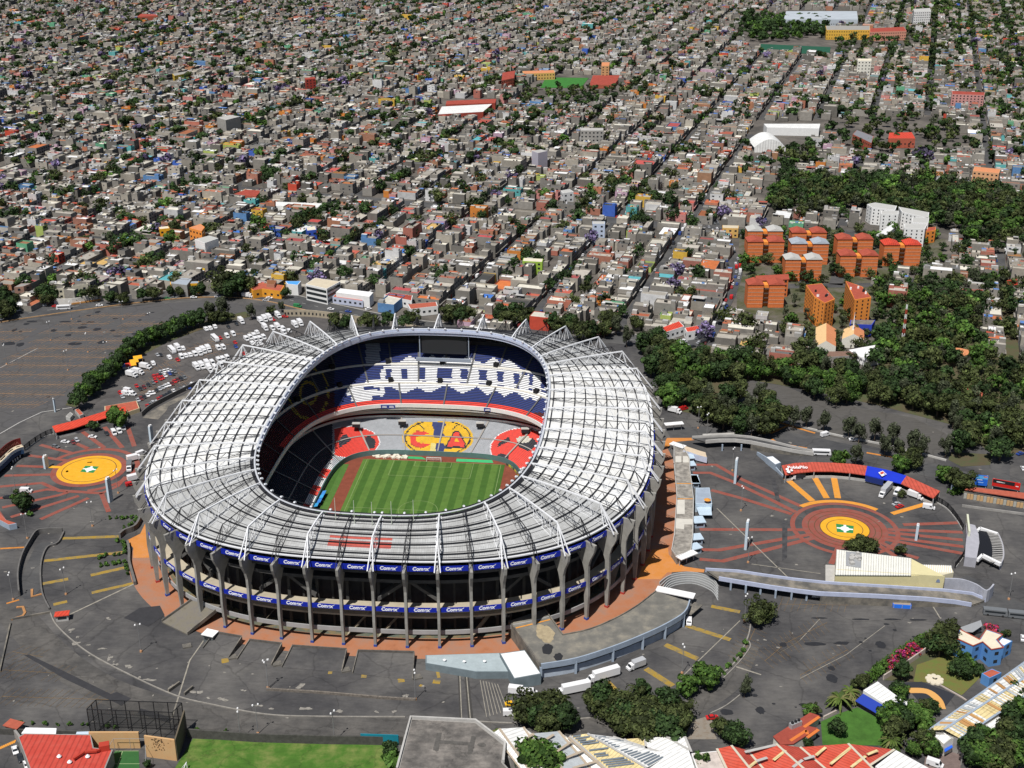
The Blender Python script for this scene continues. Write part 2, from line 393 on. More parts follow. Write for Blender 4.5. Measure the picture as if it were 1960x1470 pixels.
for k in range(0, NF, 3):
    if cnt >= 96: break
    a = RP(k, 0); n_ = (W(X0[k]-NX[k], Y0[k]-NY[k])-W(X0[k], Y0[k])).normalized(); l_ = MB()
    c = a+n_*.9+Vector((0, 0, 1.6)); l_.tube(c-n_*.1, c+n_*.7+Vector((0, 0, -.5)), .42, .62, 8); l_.bar(a+n_*.3, c, .14)
    spart(l_, 'flood_lamp', lampm); cnt += 1
# flagpoles on the near rim
for u, v0 in ((643, 1000), (679, 1005), (713, 1008), (750, 1007), (792, 1004)):
    p = P(u, v0, 41.0); mb = MB(); mb.tube(p, p+Vector((0, 0, 10.5)), .16, .09, 6); spart(mb, 'flagpole', mat('pale_pole', (.55, .6, .5), .5))
# outer eaves, white gutter pipe
mb = MB()
for k in range(NF): mb.bar(RP(k, 1.005, .1), RP(k+1, 1.005, .1), .55, .5)
spart(mb, 'eaves_gutter', mat('white_gutter', (.72, .73, .75), .5))
# concrete fins
colm = mat('fin_concrete', (.28, .272, .25), .9, .22, .22, bump=.1)
prof_o = [(.25, 0), (.5, 5), (.8, 11), (.6, 16), (.4, 21), (.5, 24.5), (1.3, 27.5), (2.4, 29.6), (3.4, 31.8), (3.8, 34.6)]
prof_i = [(-.9, 0), (-1.1, 5), (-1.5, 11), (-1.5, 16), (-1.5, 21), (-2.8, 24.5), (-5.6, 27.5), (-7.4, 29.6), (-8.2, 31.8), (-8.6, 34.4)]
base_b = mat('blue_base_paint', (.03, .07, .32), .7); base_r = mat('red_base_paint', (.4, .05, .04), .7)
for i in range(NB):
    k = i*SUB; mb = MB(); nn = Vector((NX[k]*cS+NY[k]*sS, -NX[k]*sS+NY[k]*cS, 0)); tg = Vector((-nn.y, nn.x, 0)); o0 = W(X0[k], Y0[k], 0)
    n = len(prof_o); vi = len(mb.v)
    for j in range(n):
        hw = .5
        for (r_, z_) in (prof_o[j], prof_i[j]):
            for s_ in (-1, 1): mb.v.append(tuple(o0+nn*r_+tg*s_*hw+Vector((0, 0, z_))))
    for j in range(n-1):
        a = vi+j*4; b = a+4
        for q in ((a, a+1, b+1, b), (a+3, a+2, b+2, b+3), (a+2, a, b, b+2), (a+1, a+3, b+3, b+1)): mb.f.append(q); mb.c.append((1, 1, 1))
    b = vi+(n-1)*4; mb.f.append((b, b+1, b+3, b+2)); mb.c.append((1, 1, 1))
    o = spart(mb, 'column', colm)
    if Y0[k] < 20:
        m2 = MB(); m2.prism([o0+nn*.5+tg*.62, o0-nn*1.15+tg*.62, o0-nn*1.15-tg*.62, o0+nn*.5-tg*.62], .0, .9)
        q2 = spart(m2, 'column_base', base_r if (abs(X0[k]) > 88) else base_b)
# concourse floors, parapets, inner drum wall
def ringband(mb, a0, a1, z0, z1, col=(1, 1, 1), step=1, kr=None):
    """sloping band between inset distances a0 (outer) and a1 (inner)"""
    for k in (kr or range(0, NF, step)):
        j = (k+step) % NF; k_ = k % NF
        p = [W(X0[k_]-NX[k_]*a0, Y0[k_]-NY[k_]*a0, z0), W(X0[j]-NX[j]*a0, Y0[j]-NY[j]*a0, z0), W(X0[j]-NX[j]*a1, Y0[j]-NY[j]*a1, z1), W(X0[k_]-NX[k_]*a1, Y0[k_]-NY[k_]*a1, z1)]
        mb.poly(p, col)
beige = mat('beige_ramp_concrete', (.42, .37, .28), .9, .2, .15)
mb = MB()
ringband(mb, 1.2, 7, 15.2, 15.2); ringband(mb, 7, 1.2, 14.6, 14.6); ringband(mb, 1.2, 1.2, 14.6, 15.2)
ringband(mb, 9, 4.5, 12.2, 10.6); ringband(mb, 4.5, 4.5, 10.0, 10.8)
spart(mb, 'concourse_floor', beige, label='beige main concourse ring with sloping slab below')
mb = MB(); ringband(mb, 1.6, 12, 33.2, 33.2); ringband(mb, 12, 1.6, 32.6, 32.6); ringband(mb, 3.5, 3.5, 29.6, 33.0); ringband(mb, 5, 13, 25.5, 25.5); ringband(mb, 13, 5, 24.9, 24.9); ringband(mb, 5, 5, 24.9, 26.3)
spart(mb, 'upper_concourse', mat('dark_upper_concrete', (.09, .088, .085), .9, .25, .3))
mb = MB(); ringband(mb, 2.2, 2.2, 4.4, 6.2); ringband(mb, 2.6, 2.6, 6.2, 4.4); ringband(mb, 2.2, 2.6, 6.2, 6.2)
spart(mb, 'parapet', mat('grey_parapet', (.33, .33, .33), .85, .1, .3))
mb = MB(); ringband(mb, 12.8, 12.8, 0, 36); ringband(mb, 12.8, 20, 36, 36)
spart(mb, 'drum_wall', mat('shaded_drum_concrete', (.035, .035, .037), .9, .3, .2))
# ramps crossing behind the fins, stair flights, small service windows
for i in range(NB):
    k = i*SUB; k2 = (k+SUB) % NF
    if Y0[k] > 30: continue
    if i % 4 in (0, 1):
        a, b = (16, 24.9) if i % 4 == 0 else (24.9, 16)
        p = [W(X0[k]-NX[k]*8, Y0[k]-NY[k]*8, a), W(X0[k2]-NX[k2]*8, Y0[k2]-NY[k2]*8, b), W(X0[k2]-NX[k2]*12.5, Y0[k2]-NY[k2]*12.5, b), W(X0[k]-NX[k]*12.5, Y0[k]-NY[k]*12.5, a)]
        mb = MB(); mb.poly(p); mb.poly([q-Vector((0, 0, .5)) for q in reversed(p)]); mb.poly([p[0], p[1], p[1]+Vector((0, 0, -1.5)), p[0]+Vector((0, 0, -1.5))]); spart(mb, 'stair_ramp', MATS['dark_upper_concrete'])
    if i % 3 == 0:
        p = [W(X0[k]-NX[k]*5, Y0[k]-NY[k]*5, .3), W(X0[k2]-NX[k2]*5, Y0[k2]-NY[k2]*5, 14.6), W(X0[k2]-NX[k2]*7.5, Y0[k2]-NY[k2]*7.5, 14.6), W(X0[k]-NX[k]*7.5, Y0[k]-NY[k]*7.5, .3)]
        mb = MB(); mb.poly(p); mb.poly([q-Vector((0, 0, .4)) for q in reversed(p)]); spart(mb, 'stair_ramp', MATS['post_concrete'] if 'post_concrete' in MATS else beige)
    for e in (1, 2, 3):
        kk = (k+e) % NF; n_ = Vector((NX[kk]*cS+NY[kk]*sS, -NX[kk]*sS+NY[kk]*cS, 0)); c = W(X0[kk], Y0[kk])-n_*12.6
        if (i*7+e*3) % 5 < 2: mb = MB(); mb.box((c.x, c.y, 27.2+(e % 2)*.8), (3.0 if e == 2 else 1.6, .2, 1.7), math.atan2(-n_.x, n_.y)+math.pi); spart(mb, 'service_window', mat('bluish_window', (.22, .27, .34), .4))
# vertical secondary posts under the stand
mb = MB()
for i in range(NB):
    k = i*SUB+2; p = W(X0[k]-NX[k]*11, Y0[k]-NY[k]*11); mb.bar(p, p+Vector((0, 0, 33)), .8)
    k = i*SUB; p = W(X0[k]-NX[k]*10.5, Y0[k]-NY[k]*10.5); mb.bar(p, p+Vector((0, 0, 33)), 1.1)
spart(mb, 'inner_post', mat('post_concrete', (.055, .053, .05), .9, .2, .3))
# blue banners with white lettering
banm = mat('royal_blue_banner', (.008, .022, .34), .5, .05, .5); letm = mat('banner_lettering', (.85, .87, .9), .6)
def text_mesh(s, size, bold=.0, shear=0.0, depth=.03):
    cu = bpy.data.curves.new('text', 'FONT'); cu.body = s; cu.size = size; cu.offset = bold; cu.shear = shear; cu.align_x = 'CENTER'; cu.align_y = 'CENTER'; cu.extrude = depth
    ob = bpy.data.objects.new('text', cu); C.objects.link(ob); dg = bpy.context.evaluated_depsgraph_get(); me = bpy.data.meshes.new_from_object(ob.evaluated_get(dg))
    bpy.data.objects.remove(ob); bpy.data.curves.remove(cu); return me
TX = text_mesh('Comex', 1.95, .07, .12); bm_ = bmesh.new(); bm_.from_mesh(TX); xm = max(v.co.x for v in bm_.verts)
bm_.faces.new([bm_.verts.new(p) for p in ((xm-.12, .38, .03), (xm+.1, .32, .03), (xm+.62, .88, .03), (xm+.22, .78, .03))]); bm_.to_mesh(TX); bm_.free()
TX.materials.clear(); TX.materials.append(letm)
for lv, (z, off, h) in enumerate(((32.5, -1.0, 2.2), (15.4, -.1, 1.9))):
    for i in range(NB):
        k = i*SUB; k2 = (k+SUB) % NF
        if Y0[k] > 12 or Y0[k2] > 12: continue
        if lv == 1 and i % NB in []: continue
        a = W(X0[k]+NX[k]*(-off*0), Y0[k]); a = W(X0[k]-NX[k]*1.0, Y0[k]-NY[k]*1.0); b = W(X0[k2]-NX[k2]*1.0, Y0[k2]-NY[k2]*1.0)
        a0, b0 = (a, b); d = (b0-a0); L = d.length; d.normalize(); n_ = Vector((d.y, -d.x, 0))
        if n_.dot(a0-SC) < 0: n_ = -n_
        m_ = (a0+b0)/2
        if lv == 1: m_ = m_+n_*.6
        mb = MB(); hl = L/2-.68
        if lv == 0: hl = L/2-.8
        mb.box((0, 0, -h/2), (2*hl, .25, h)); o = mb.build('banner', banm, stad)
        ang = math.atan2(d.y, d.x)
        # local x along the banner as read from outside
        if Vector((math.cos(ang), math.sin(ang), 0)).cross(Vector((0, 0, 1))).dot(n_) < 0: ang += math.pi
        o.matrix_parent_inverse = Matrix.Identity(4); o.location = m_-SC+Vector((0, 0, z+h/2)); o.rotation_euler = (0, 0, ang)
        t = bpy.data.objects.new('lettering', TX); C.objects.link(t); t.parent = o; t.rotation_euler = (R(90), 0, 0); t.location = (-.3, -.16, 0); t.scale = (min(1, hl/5.2),)*2+(1,)
# ------------------------------------------------------------------ stands, pitch and what stands by it
ZP = -9.5
def rr(phi, a, b, n):
    c, s = math.cos(phi), math.sin(phi); r = (abs(c/a)**n+abs(s/b)**n)**(-1/n); return r*c, r*s
def lerp(a, b, f): return a+(b-a)*f
GREYS = (.46, .48, .51); WHT = (.90, .91, .93); NAVY = (.03, .05, .20); RED = (.62, .03, .02); YEL = (.92, .56, .015); DRK = (.025, .025, .035); CONC = (.45, .43, .38); PALE = (.85, .72, .25); LRED = (.88, .07, .045)
def inpoly(x, y, p):
    r = False; j = len(p)-1
    for i in range(len(p)):
        if (p[i][1] > y) != (p[j][1] > y) and x < (p[j][0]-p[i][0])*(y-p[i][1])/(p[j][1]-p[i][1])+p[i][0]: r = not r
        j = i
    return r
BLACK5L = [(697, 842), (700, 836), (708, 834), (716, 840), (719, 846), (717, 857), (706, 858), (701, 853)]
EAGLE = [(829, 808), (848, 808), (856, 811), (850, 818), (846, 830), (853, 832), (845, 838), (842, 839), (832, 838), (829, 829), (830, 820), (826, 814)]
EAGLE2 = [(836, 849), (842, 847), (850, 850), (854, 857), (849, 862), (851, 866), (833, 868), (833, 856)]
HEADY = [(848, 822), (852, 816), (861, 814), (862, 820), (853, 827), (849, 829)]
def lower_col(u, v, base):
    # club crest on the middle block: yellow disc, letters C and A, navy eagle
    e = ((u-838)/68.0)**2+((v-838)/37.0)**2
    if e < 1 and 807 < v < 869:
        if .80 < e < .87: return DRK
        if inpoly(u, v, [(822, 868), (826, 848), (834, 848), (834, 868)]): return PALE
        if inpoly(u, v, HEADY): return YEL
        if inpoly(u, v, EAGLE) or inpoly(u, v, EAGLE2): return NAVY
        c = ((u-806)/21.5)**2+((v-840.5)/15.5)**2; ci = ((u-808)/12.0)**2+((v-840.5)/7.5)**2
        if c < 1 and ci > 1 and not (u > 811 and abs(v-840.5) < 9): return LRED
        if c < 1.25 and c > 1 and u < 812: return (.5, .1, .03) if int(u) % 2 else YEL
        if inpoly(u, v, [(871, 827), (877, 827), (882, 836), (889, 848), (889, 857), (881, 857), (880, 853), (867, 853), (864, 856), (855, 855), (861, 843), (866, 834)]):
            return YEL if inpoly(u, v, [(870, 846), (874, 837), (879, 846)]) else LRED
        if inpoly(u, v, [(869, 825), (879, 825), (892, 848), (892, 859), (853, 858), (853, 853)]): return DRK
        if abs((u-800)+(v-810)*-1.1) < 1.2 and v < 822 or abs((u-880)+(v-810)*1.2) < 1.2 and v < 822: return DRK
        return YEL
    # red ball left of the crest, black patch in it
    e = ((u-668)/60.0)**2+((v-846)/30.0)**2
    if e < 1 and v > 812 and u > 640:
        if e > .93: return WHT
        if inpoly(u, v, BLACK5L): return DRK
        if inpoly(u, v, [(655, 832), (664, 832), (672, 842), (662, 850), (650, 856), (648, 846)]): return (.06, .06, .08) if int(u*.8) % 2 else DRK
        return LRED
    e = ((u-1000)/62.0)**2+((v-858)/39.0)**2
    if e < 1 and u > 938:
        if e > .94: return WHT
        if ((u-1003)/14.0)**2+((v-841)/6.5)**2 < 1: return (.72, .70, .60)
        if inpoly(u, v, [(990, 845), (1020, 838), (1030, 850), (1012, 864), (994, 855)]): return DRK
        if inpoly(u, v, [(954, 848), (974, 836), (976, 844), (960, 852), (952, 856)]): return DRK
        if inpoly(u, v, [(950, 872), (958, 868), (974, 870), (973, 880), (952, 876)]): return DRK
        return LRED
    return base
BARS = [(728, 738), (749, 768), (779, 800), (815, 836), (865, 882), (896, 917), (932, 952), (964, 984), (995, 1013), (1020, 1036)]
def upper_col(u, v, t, q, row):
    if row < 4: return LRED if (q > 20) else (.10, .012, .012)  # darker red away from the far end stands in for shade
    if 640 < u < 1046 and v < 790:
        sag = ((u-845)/195.0)**2*18 if u > 845 else ((u-845)/210.0)**2*7   # the rows curve away to both sides
        w = v-sag
        if w > 752: 
            if u < 734 and w < 765 and (u-672)*.33 > (w-742)*.0 and u > 668 and w > 744+(u-690)*.02 and not (u > 712 and w > 756): return WHT
            return NAVY
        if w > 738:
            if u < 736: return WHT if (u > 664 and not (w < 744 and 697 < u < 728)) else NAVY
            for a in (775, 821, 885, 934, 966, 1006, 1025):
                if abs(u-a) < (753-w)*(1.9 if a < 900 else 1.45): return WHT
            return NAVY
        if w > 734: return WHT
        for a, b in BARS:
            if a <= u <= b and w > 704: return WHT
        if w > 730: return NAVY
        if w > 724: return WHT if u > 700 else NAVY
        if w > 704:
            return NAVY
        if w > 697: return WHT if 735 < u < 1000 else NAVY
        for a in (784, 827, 853, 896, 945, 975):
            if abs(u-a) < (w-679)*1.3+.5: return WHT
        if w > 691 and 760 < u < 985 and not (855 > u > 845 or 880 < u < 895): return WHT
        if w < 692 and 700 < u < 727 and w > 640: return (.6, .62, .68)
        return NAVY
    # left flank: yellow emblem ring on seats coloured dark for the shade there
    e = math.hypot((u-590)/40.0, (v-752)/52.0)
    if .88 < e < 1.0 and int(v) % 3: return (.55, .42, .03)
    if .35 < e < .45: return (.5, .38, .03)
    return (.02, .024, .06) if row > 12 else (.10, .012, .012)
def stand(name, fr, bk, z0, z1, rows, colf, rise_dark, NA=720, label=None, skip=None):
    mb = MB(); phis = [2*math.pi*i/NA for i in range(NA)]
    ring = []
    for r in range(rows+1):
        f = r/rows; a, b, n = lerp(fr[0], bk[0], f), lerp(fr[1], bk[1], f), lerp(fr[2], bk[2], f); zz = z0+(z1-z0)*(f**1.12)
        ring.append(([rr(p, a, b, n) for p in phis], zz))
    for r in range(rows):
        A, za = ring[r]; B, zb = ring[r+1]; h = zb-za
        for i in range(NA):
            j = (i+1) % NA
            p0 = W(*A[i], za); p1 = W(*A[j], za); q0 = W(*B[i], za); q1 = W(*B[j], za)
            # seat row: raised front edge (coloured) and dark foot room behind
            m0 = p0.lerp(q0, .74); m1 = p1.lerp(q1, .74); up = Vector((0, 0, h*.55))
            cx, cy = (p0+q1)/2, 0; u, v = PJ((p0.x+q1.x)/2, (p0.y+q1.y)/2, za+h*.4)
            t, q = A[i]; c = colf(u, v, t, q, r)
            mb.poly([p0+up, p1+up, m1+up*1.35, m0+up*1.35], c)
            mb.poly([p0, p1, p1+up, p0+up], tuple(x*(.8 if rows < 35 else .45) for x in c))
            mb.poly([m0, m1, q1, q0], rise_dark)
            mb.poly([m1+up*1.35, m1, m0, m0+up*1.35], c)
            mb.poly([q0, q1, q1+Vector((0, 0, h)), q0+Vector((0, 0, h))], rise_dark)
    # order of the corners: keep normals up
    return spart(mb, name, M['vc'], label=label)
LF, LB = (48, 57.5, 4.5), (71, 78.5, 3.4); UF, UB = (66, 76, 3.0), (99, 113, 2.8)
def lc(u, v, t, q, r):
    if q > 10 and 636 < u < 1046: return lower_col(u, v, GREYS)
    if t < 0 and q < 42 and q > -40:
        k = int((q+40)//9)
        return (LRED if k % 2 else (.7, .7, .7)) if r < 5 else (.03, .03, .045)  # near-black stands in for roof shade; red and white only on lit front rows
    return (.03, .03, .045) if (r > 6 or t < 0) else (.25, .03, .02)  # left seats carry the stand's shade in their colour
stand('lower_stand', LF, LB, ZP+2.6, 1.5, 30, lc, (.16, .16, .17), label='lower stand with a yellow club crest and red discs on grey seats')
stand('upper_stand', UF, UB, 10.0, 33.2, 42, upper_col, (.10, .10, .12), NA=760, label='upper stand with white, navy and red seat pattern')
# gangways, walkways, exits (vomitories) on the upper stand; parapets between the tiers
def surf(fr, bk, z0, z1, phi, f, dz=0.0):
    a, b, n = lerp(fr[0], bk[0], f), lerp(fr[1], bk[1], f), lerp(fr[2], bk[2], f); t, q = rr(phi, a, b, n); return W(t, q, z0+(z1-z0)*(f**1.12)+dz)
walk = MB(); stairs = MB(); vom = MB(); vomd = MB(); NA = 520
for f, wd in ((.33, .016), (.60, .016)):
    for i in range(NA):
        a, b = 2*math.pi*i/NA, 2*math.pi*(i+1)/NA
        walk.poly([surf(UF, UB, 10.0, 33.2, a, f, .75), surf(UF, UB, 10.0, 33.2, b, f, .75), surf(UF, UB, 10.0, 33.2, b, f+wd, .75), surf(UF, UB, 10.0, 33.2, a, f+wd, .75)])
        walk.poly([surf(UF, UB, 10.0, 33.2, a, f, -.2), surf(UF, UB, 10.0, 33.2, b, f, -.2), surf(UF, UB, 10.0, 33.2, b, f, .75), surf(UF, UB, 10.0, 33.2, a, f, .75)])
spart(walk, 'walkway', mat('walkway_concrete', (.60, .58, .52), .9, .1, .4))
NV = 22
for i in range(NV):
    ph = R(88)+2*math.pi*i/NV
    for f0, f1, off in ((0, .33, 0), (.35, .60, .6), (.62, .97, .1), (.62, .97, .6)):
        p_ = ph+off*2*math.pi/NV; e_ = .45/100
        stairs.poly([surf(UF, UB, 10.0, 33.2, p_-e_, f0, .5), surf(UF, UB, 10.0, 33.2, p_+e_, f0, .5), surf(UF, UB, 10.0, 33.2, p_+e_, f1, .6), surf(UF, UB, 10.0, 33.2, p_-e_, f1, .6)])
    for f in (.365, .635):
        pc = surf(UF, UB, 10.0, 33.2, ph+.045, f, .0); d = (W(0, 0)-pc); d.z = 0; a = math.atan2(d.y, d.x)
        vomd.box((pc.x, pc.y, pc.z), (2.4, 2.4, 2.2), a); 
spart(stairs, 'gangway', mat('gangway_concrete', (.11, .11, .11), .9)); spart(vomd, 'exit_portal', mat('portal_black', (.012, .012, .014), .9))
# lower stand gangways
mb = MB()
for i in range(22):
    ph = R(88)+2*math.pi*i/22; e_ = .0055
    mb.poly([surf(LF, LB, ZP+2.6, 1.5, ph-e_, 0, .3), surf(LF, LB, ZP+2.6, 1.5, ph+e_, 0, .3), surf(LF, LB, ZP+2.6, 1.5, ph+e_, 1, .4), surf(LF, LB, ZP+2.6, 1.5, ph-e_, 1, .4)])
for i in range(NA):
    a, b = 2*math.pi*i/NA, 2*math.pi*(i+1)/NA
    mb.poly([surf(LF, LB, ZP+2.6, 1.5, a, .44, .45), surf(LF, LB, ZP+2.6, 1.5, b, .44, .45), surf(LF, LB, ZP+2.6, 1.5, b, .465, .45), surf(LF, LB, ZP+2.6, 1.5, a, .465, .45)])
spart(mb, 'lower_gangway', mat('lower_gangway_concrete', (.30, .28, .26), .9))
def ringwall(name, ring, w, z0, z1, m, N=300, label=None, g0=0, off=0, parent=None):
    mb = MB(); pts = []
    for i in range(N):
        t, q = rr(2*math.pi*i/N, ring[0]+off, ring[1]+off, ring[2]); pts.append(W(t, q))
    mb.wall(pts, w, z0, z1, closed=True); return spart(mb, name, m, label=label)
def ringfloor(name, ra, rb, z, m, N=300, zb=None):
    mb = MB()
    for i in range(N):
        a, b = 2*math.pi*i/N, 2*math.pi*(i+1)/N; zb_ = z if zb is None else zb
        mb.poly([W(*rr(a, *ra), z), W(*rr(b, *ra), z), W(*rr(b, *rb), zb_), W(*rr(a, *rb), zb_)])
    return spart(mb, name, m)
wp = mat('white_parapet', (.72, .72, .71), .7, .08, .4)
ringwall('tier_parapet', UF, .5, 8.9, 11.0, wp, off=-.3, label='white parapet of the upper stand')
ringwall('tier_parapet', LB, .4, 1.2, 2.7, wp, off=.3, label='white parapet behind the lower stand')
ringfloor('soffit', UF, (UB[0], UB[1], UB[2]), 8.8, mat('soffit_concrete', (.10, .10, .10), .9), zb=30)
ringfloor('box_floor', (LB[0]+.6, LB[1]+.6, LB[2]), (LB[0]+22, LB[1]+20, 3.0), .9, mat('box_floor_red', (.33, .03, .025), .8))
ringwall('box_rail', (LB[0]+2.2, LB[1]+2.2, 3.3), .3, .8, 2.5, mat('red_box_front', (.55, .03, .025), .7))
ringfloor('box_floor', (LB[0]+.8, LB[1]-.6, 3.2), (LB[0]+16, LB[1]+14, 3.0), 4.8, mat('box_slab', (.15, .15, .15), .9))
ringwall('box_parapet', (LB[0]+.8, LB[1]-.6, 3.2), .4, 4.6, 6.0, mat('grey_box_parapet', (.42, .42, .40), .8, .1, .4))
ringwall('box_parapet', (LB[0]-3.5, LB[1]-2.6, 3.1), .4, 7.4, 8.2, mat('grey_box_parapet', (.42, .42, .40)))
ringfloor('box_floor', (LB[0]-3.5, LB[1]-2.6, 3.1), (LB[0]+14, LB[1]+12, 3.0), 7.4, mat('box_slab', (.15, .15, .15), .9))
ringwall('box_wall', (LB[0]+6, LB[1]+5.5, 3.1), .4, .8, 9.6, mat('box_glass_dark', (.015, .016, .02), .25))
ringwall('arena_wall', LF, .4, ZP, ZP+2.8, mat('arena_wall_green', (.10, .17, .17), .7, .1, .4), off=-.4, label='grey green wall round the arena')
ringfloor('stand_back_wall', UB, (UB[0]+2, UB[1]+2, UB[2]), 33.2, mat('dark_back', (.05, .05, .055), .9), zb=35)
# TV boxes hanging on the lower parapet and the screen under the far roof
bxs = MB()
for u, v in ((682, 808), (770, 803), (919, 807), (1005, 818)):
    p = P(u, v+9, .9); b_ = MB(); b_.box((p.x, p.y, .9), (3.9, 2.0, 1.9)); o = spart(b_, 'camera_booth', mat('booth_black', (.02, .02, .024), .6))
    t_ = MB(); t_.box((p.x, p.y, 2.8), (4.1, 2.3, .3)); o2 = spart(t_, 'booth_roof', M['conc_pale'])
for u in (820, 861):
    pass
c = W(0, 101.5, 31.0); mb = MB(); mb.box((c.x, c.y, 29.0), (24, 1.2, 10), -SR); spart(mb, 'scoreboard', mat('dark_screen', (.03, .03, .035), .3), label='dark video screen under the far roof')
mb = MB()
for s_ in (-1, 1):
    p = W(s_*13.0, 100.6); mb.bar(p+Vector((0, 0, 25)), p+Vector((0, 0, 39)), .5)
a, b = W(-14.5, 97, 27.2), W(14.5, 97, 27.2); mb.bar(a, b, 1.0, 1.6)
spart(mb, 'scoreboard_frame', mat('frame_bluegrey', (.28, .32, .38), .5))
# dark blue plates on the white parapet
pl = mat('navy_plate', (.03, .05, .25), .5)
for u, v in ((743, 777), (940, 783)):
    p = P(u, v, 10.0); mb = MB(); mb.box((p.x, p.y-.9, 9.0), (7.4, .2, 1.9), -.02 if u < 800 else -.12); o = spart(mb, 'parapet_plate', pl)
    for dx in (-1.8, 1.8):
        m2 = MB(); m2.box((p.x+dx, p.y-1.05, 9.6), (2.5, .1, .3), -.02); m2.box((p.x+dx, p.y-1.05, 10.2), (2.2, .1, .2), -.02); q_ = spart(m2, 'plate_lettering', letm)

# ---- the arena floor
mb = MB(); N = 160
mb.poly([W(*rr(2*math.pi*i/N, LF[0]-.2, LF[1]-.2, LF[2]), ZP) for i in range(N)])
struct(mb, 'running_track', mat('red_track', (.20, .055, .032), .9, .18, .3))
mb = MB(); GA = (.048, .115, .018); GB = (.085, .165, .03)
def turf(t0, t1, q0, q1, z, ca, cb, n):
    for i in range(n):
        x0, x1 = lerp(t0, t1, i/n), lerp(t0, t1, (i+1)/n); mb.poly([W(x0, q0, z), W(x1, q0, z), W(x1, q1, z), W(x0, q1, z)], ca if i % 2 else cb)
PW, PQ0, PQ1 = 34.0, -52.5, 50.5
PC = 1.0
turf(-PW-2+PC, PW+2+PC, PQ0, PQ1, ZP+.05, GA, GB, 22)
turf(-PW-14+PC, -PW-8+PC, -46, 44, ZP+.05, (.07, .15, .03), (.05, .12, .02), 2)
struct(mb, 'pitch', mat('pitch_turf', (1, 1, 1), .95, .14, .35, vc=True))
mb = MB(); z = ZP+.1
def ln(t0, q0, t1, q1): mb.ribbon([W(t0, q0, z), W(t1, q1, z)], .22)
x0, x1 = -PW+PC, PW+PC
ln(x0, PQ0, x0, PQ1); ln(x1, PQ0, x1, PQ1); ln(x0, PQ1, x1, PQ1); ln(x0, 0, x1, 0)
for hw, dd in ((20.2, 16.5), (9.2, 5.5)):
    for s_ in (1, -1):
        e = PQ1 if s_ > 0 else PQ0; ln(PC-hw, e, PC-hw, e-s_*dd); ln(PC+hw, e, PC+hw, e-s_*dd); ln(PC-hw, e-s_*dd, PC+hw, e-s_*dd)
mb.ribbon([W(PC+9.15*math.cos(a), 9.15*math.sin(a), z) for a in [2*math.pi*i/48 for i in range(48)]], .2, closed=True)
struct(mb, 'pitch_markings', mat('pale_line_paint', (.22, .30, .12), .9))
mb = MB(); mb.prism([W(x, y) for x, y in ((12, PQ1+1.4), (31, PQ1+1.4), (30, PQ1+4.6), (12, PQ1+4.6))], ZP+.06, ZP+.09, (.05, .42, .16)); mb.prism([W(x, y) for x, y in ((-20, PQ1+2.6), (-3, PQ1+2.2), (-6, PQ1+5), (-18, PQ1+5))], ZP+.06, ZP+.09, (.04, .36, .13))
struct(mb, 'green_mat', M['vc'])
# goal
def goal(q, lab):
    g = empty('goal', W(PC, q, ZP), 0, lab, 'goal'); mb = MB(); s_ = 1 if q > 0 else -1
    a, b = W(PC-3.66, q, ZP), W(PC+3.66, q, ZP); up = Vector((0, 0, 2.44)); bk = W(0, s_*2, 0)-W(0, 0, 0)
    mb.bar(a, a+up, .2); mb.bar(b, b+up, .2); mb.bar(a+up-Vector((.1, 0, 0)), b+up+Vector((.1, 0, 0)), .2); o = part(mb, 'goal_frame', M['white'], g)
    mb = MB()
    for i in range(13):
        f = i/12; p = a.lerp(b, f); mb.bar(p+up, p+bk+Vector((0, 0, 0)), .04)
    for i in range(6):
        f = i/5; mb.bar(a+up+(bk-up)*f, b+up+(bk-up)*f, .04)
    part(mb, 'net', M['white'], g)
goal(PQ1, 'white football goal with net at the far end of the pitch')
# stuff behind the goal line: folded covers, boards, benches
mb = MB()
for i in range(30):
    p = W(-31+rnd.random()*20, PQ1+2+rnd.random()*3.2); mb.box((p.x, p.y, ZP+.05), (1+rnd.random()*2.2, .6+rnd.random(), .3+rnd.random()*.7), rnd.random()*3)
tag(mb.build('folded_cover', mat('cream_canvas', (.70, .66, .55), .8, .15, 1)), 'heap of folded cream field covers behind the goal line', 'cover')
for i, (u, v, c, w_) in enumerate(((620, 951, (.05, .25, .65), 4.2), (616, 958, (.05, .35, .7), 3.2), (612, 966, (.04, .2, .6), 4), (606, 974, (.04, .3, .6), 3.4))):
    p = P(u, v, ZP); e = empty('team_bench', p, -SR, nth(i+1)+' blue roofed bench shelter beside the track, counting from the far goal', 'bench', 'blue bench shelters beside the track')
    mb = MB(); mb.box((0, 0, .0), (1.6, w_, .5)); lpart(mb, 'seat', M['black'], e)
    mb = MB(); mb.bar((-.8, 0, 1.0), (-.8, 0, 1.01), .1); mb.prism([(-.9, -w_/2), (.9, -w_/2), (.9, w_/2), (-.9, w_/2)], [1.9, 2.3, 2.3, 1.9], [2.05, 2.45, 2.45, 2.05], col=c); lpart(mb, 'canopy', M['vc'], e)
    mb = MB(); mb.box((-.85, 0, 0), (.1, w_, 1.9)); lpart(mb, 'back_panel', M['steel'], e)
mb = MB(); pts = []
for i in range(36):
    t, q = rr(-.12+i/35*1.05, LF[0]-1.4, LF[1]-1.4, LF[2]); pts.append(W(t, q))
for i in range(35): mb.wall([pts[i], pts[i+1]], .15, ZP, ZP+1.1, col=((.55, .45, .03) if i % 3 == 0 else (.06, .08, .05) if i % 3 == 1 else (.2, .3, .08)))
tag(mb.build('advertising_board', M['vc']), 'curved row of yellow and dark boards along the right arena wall', 'board')
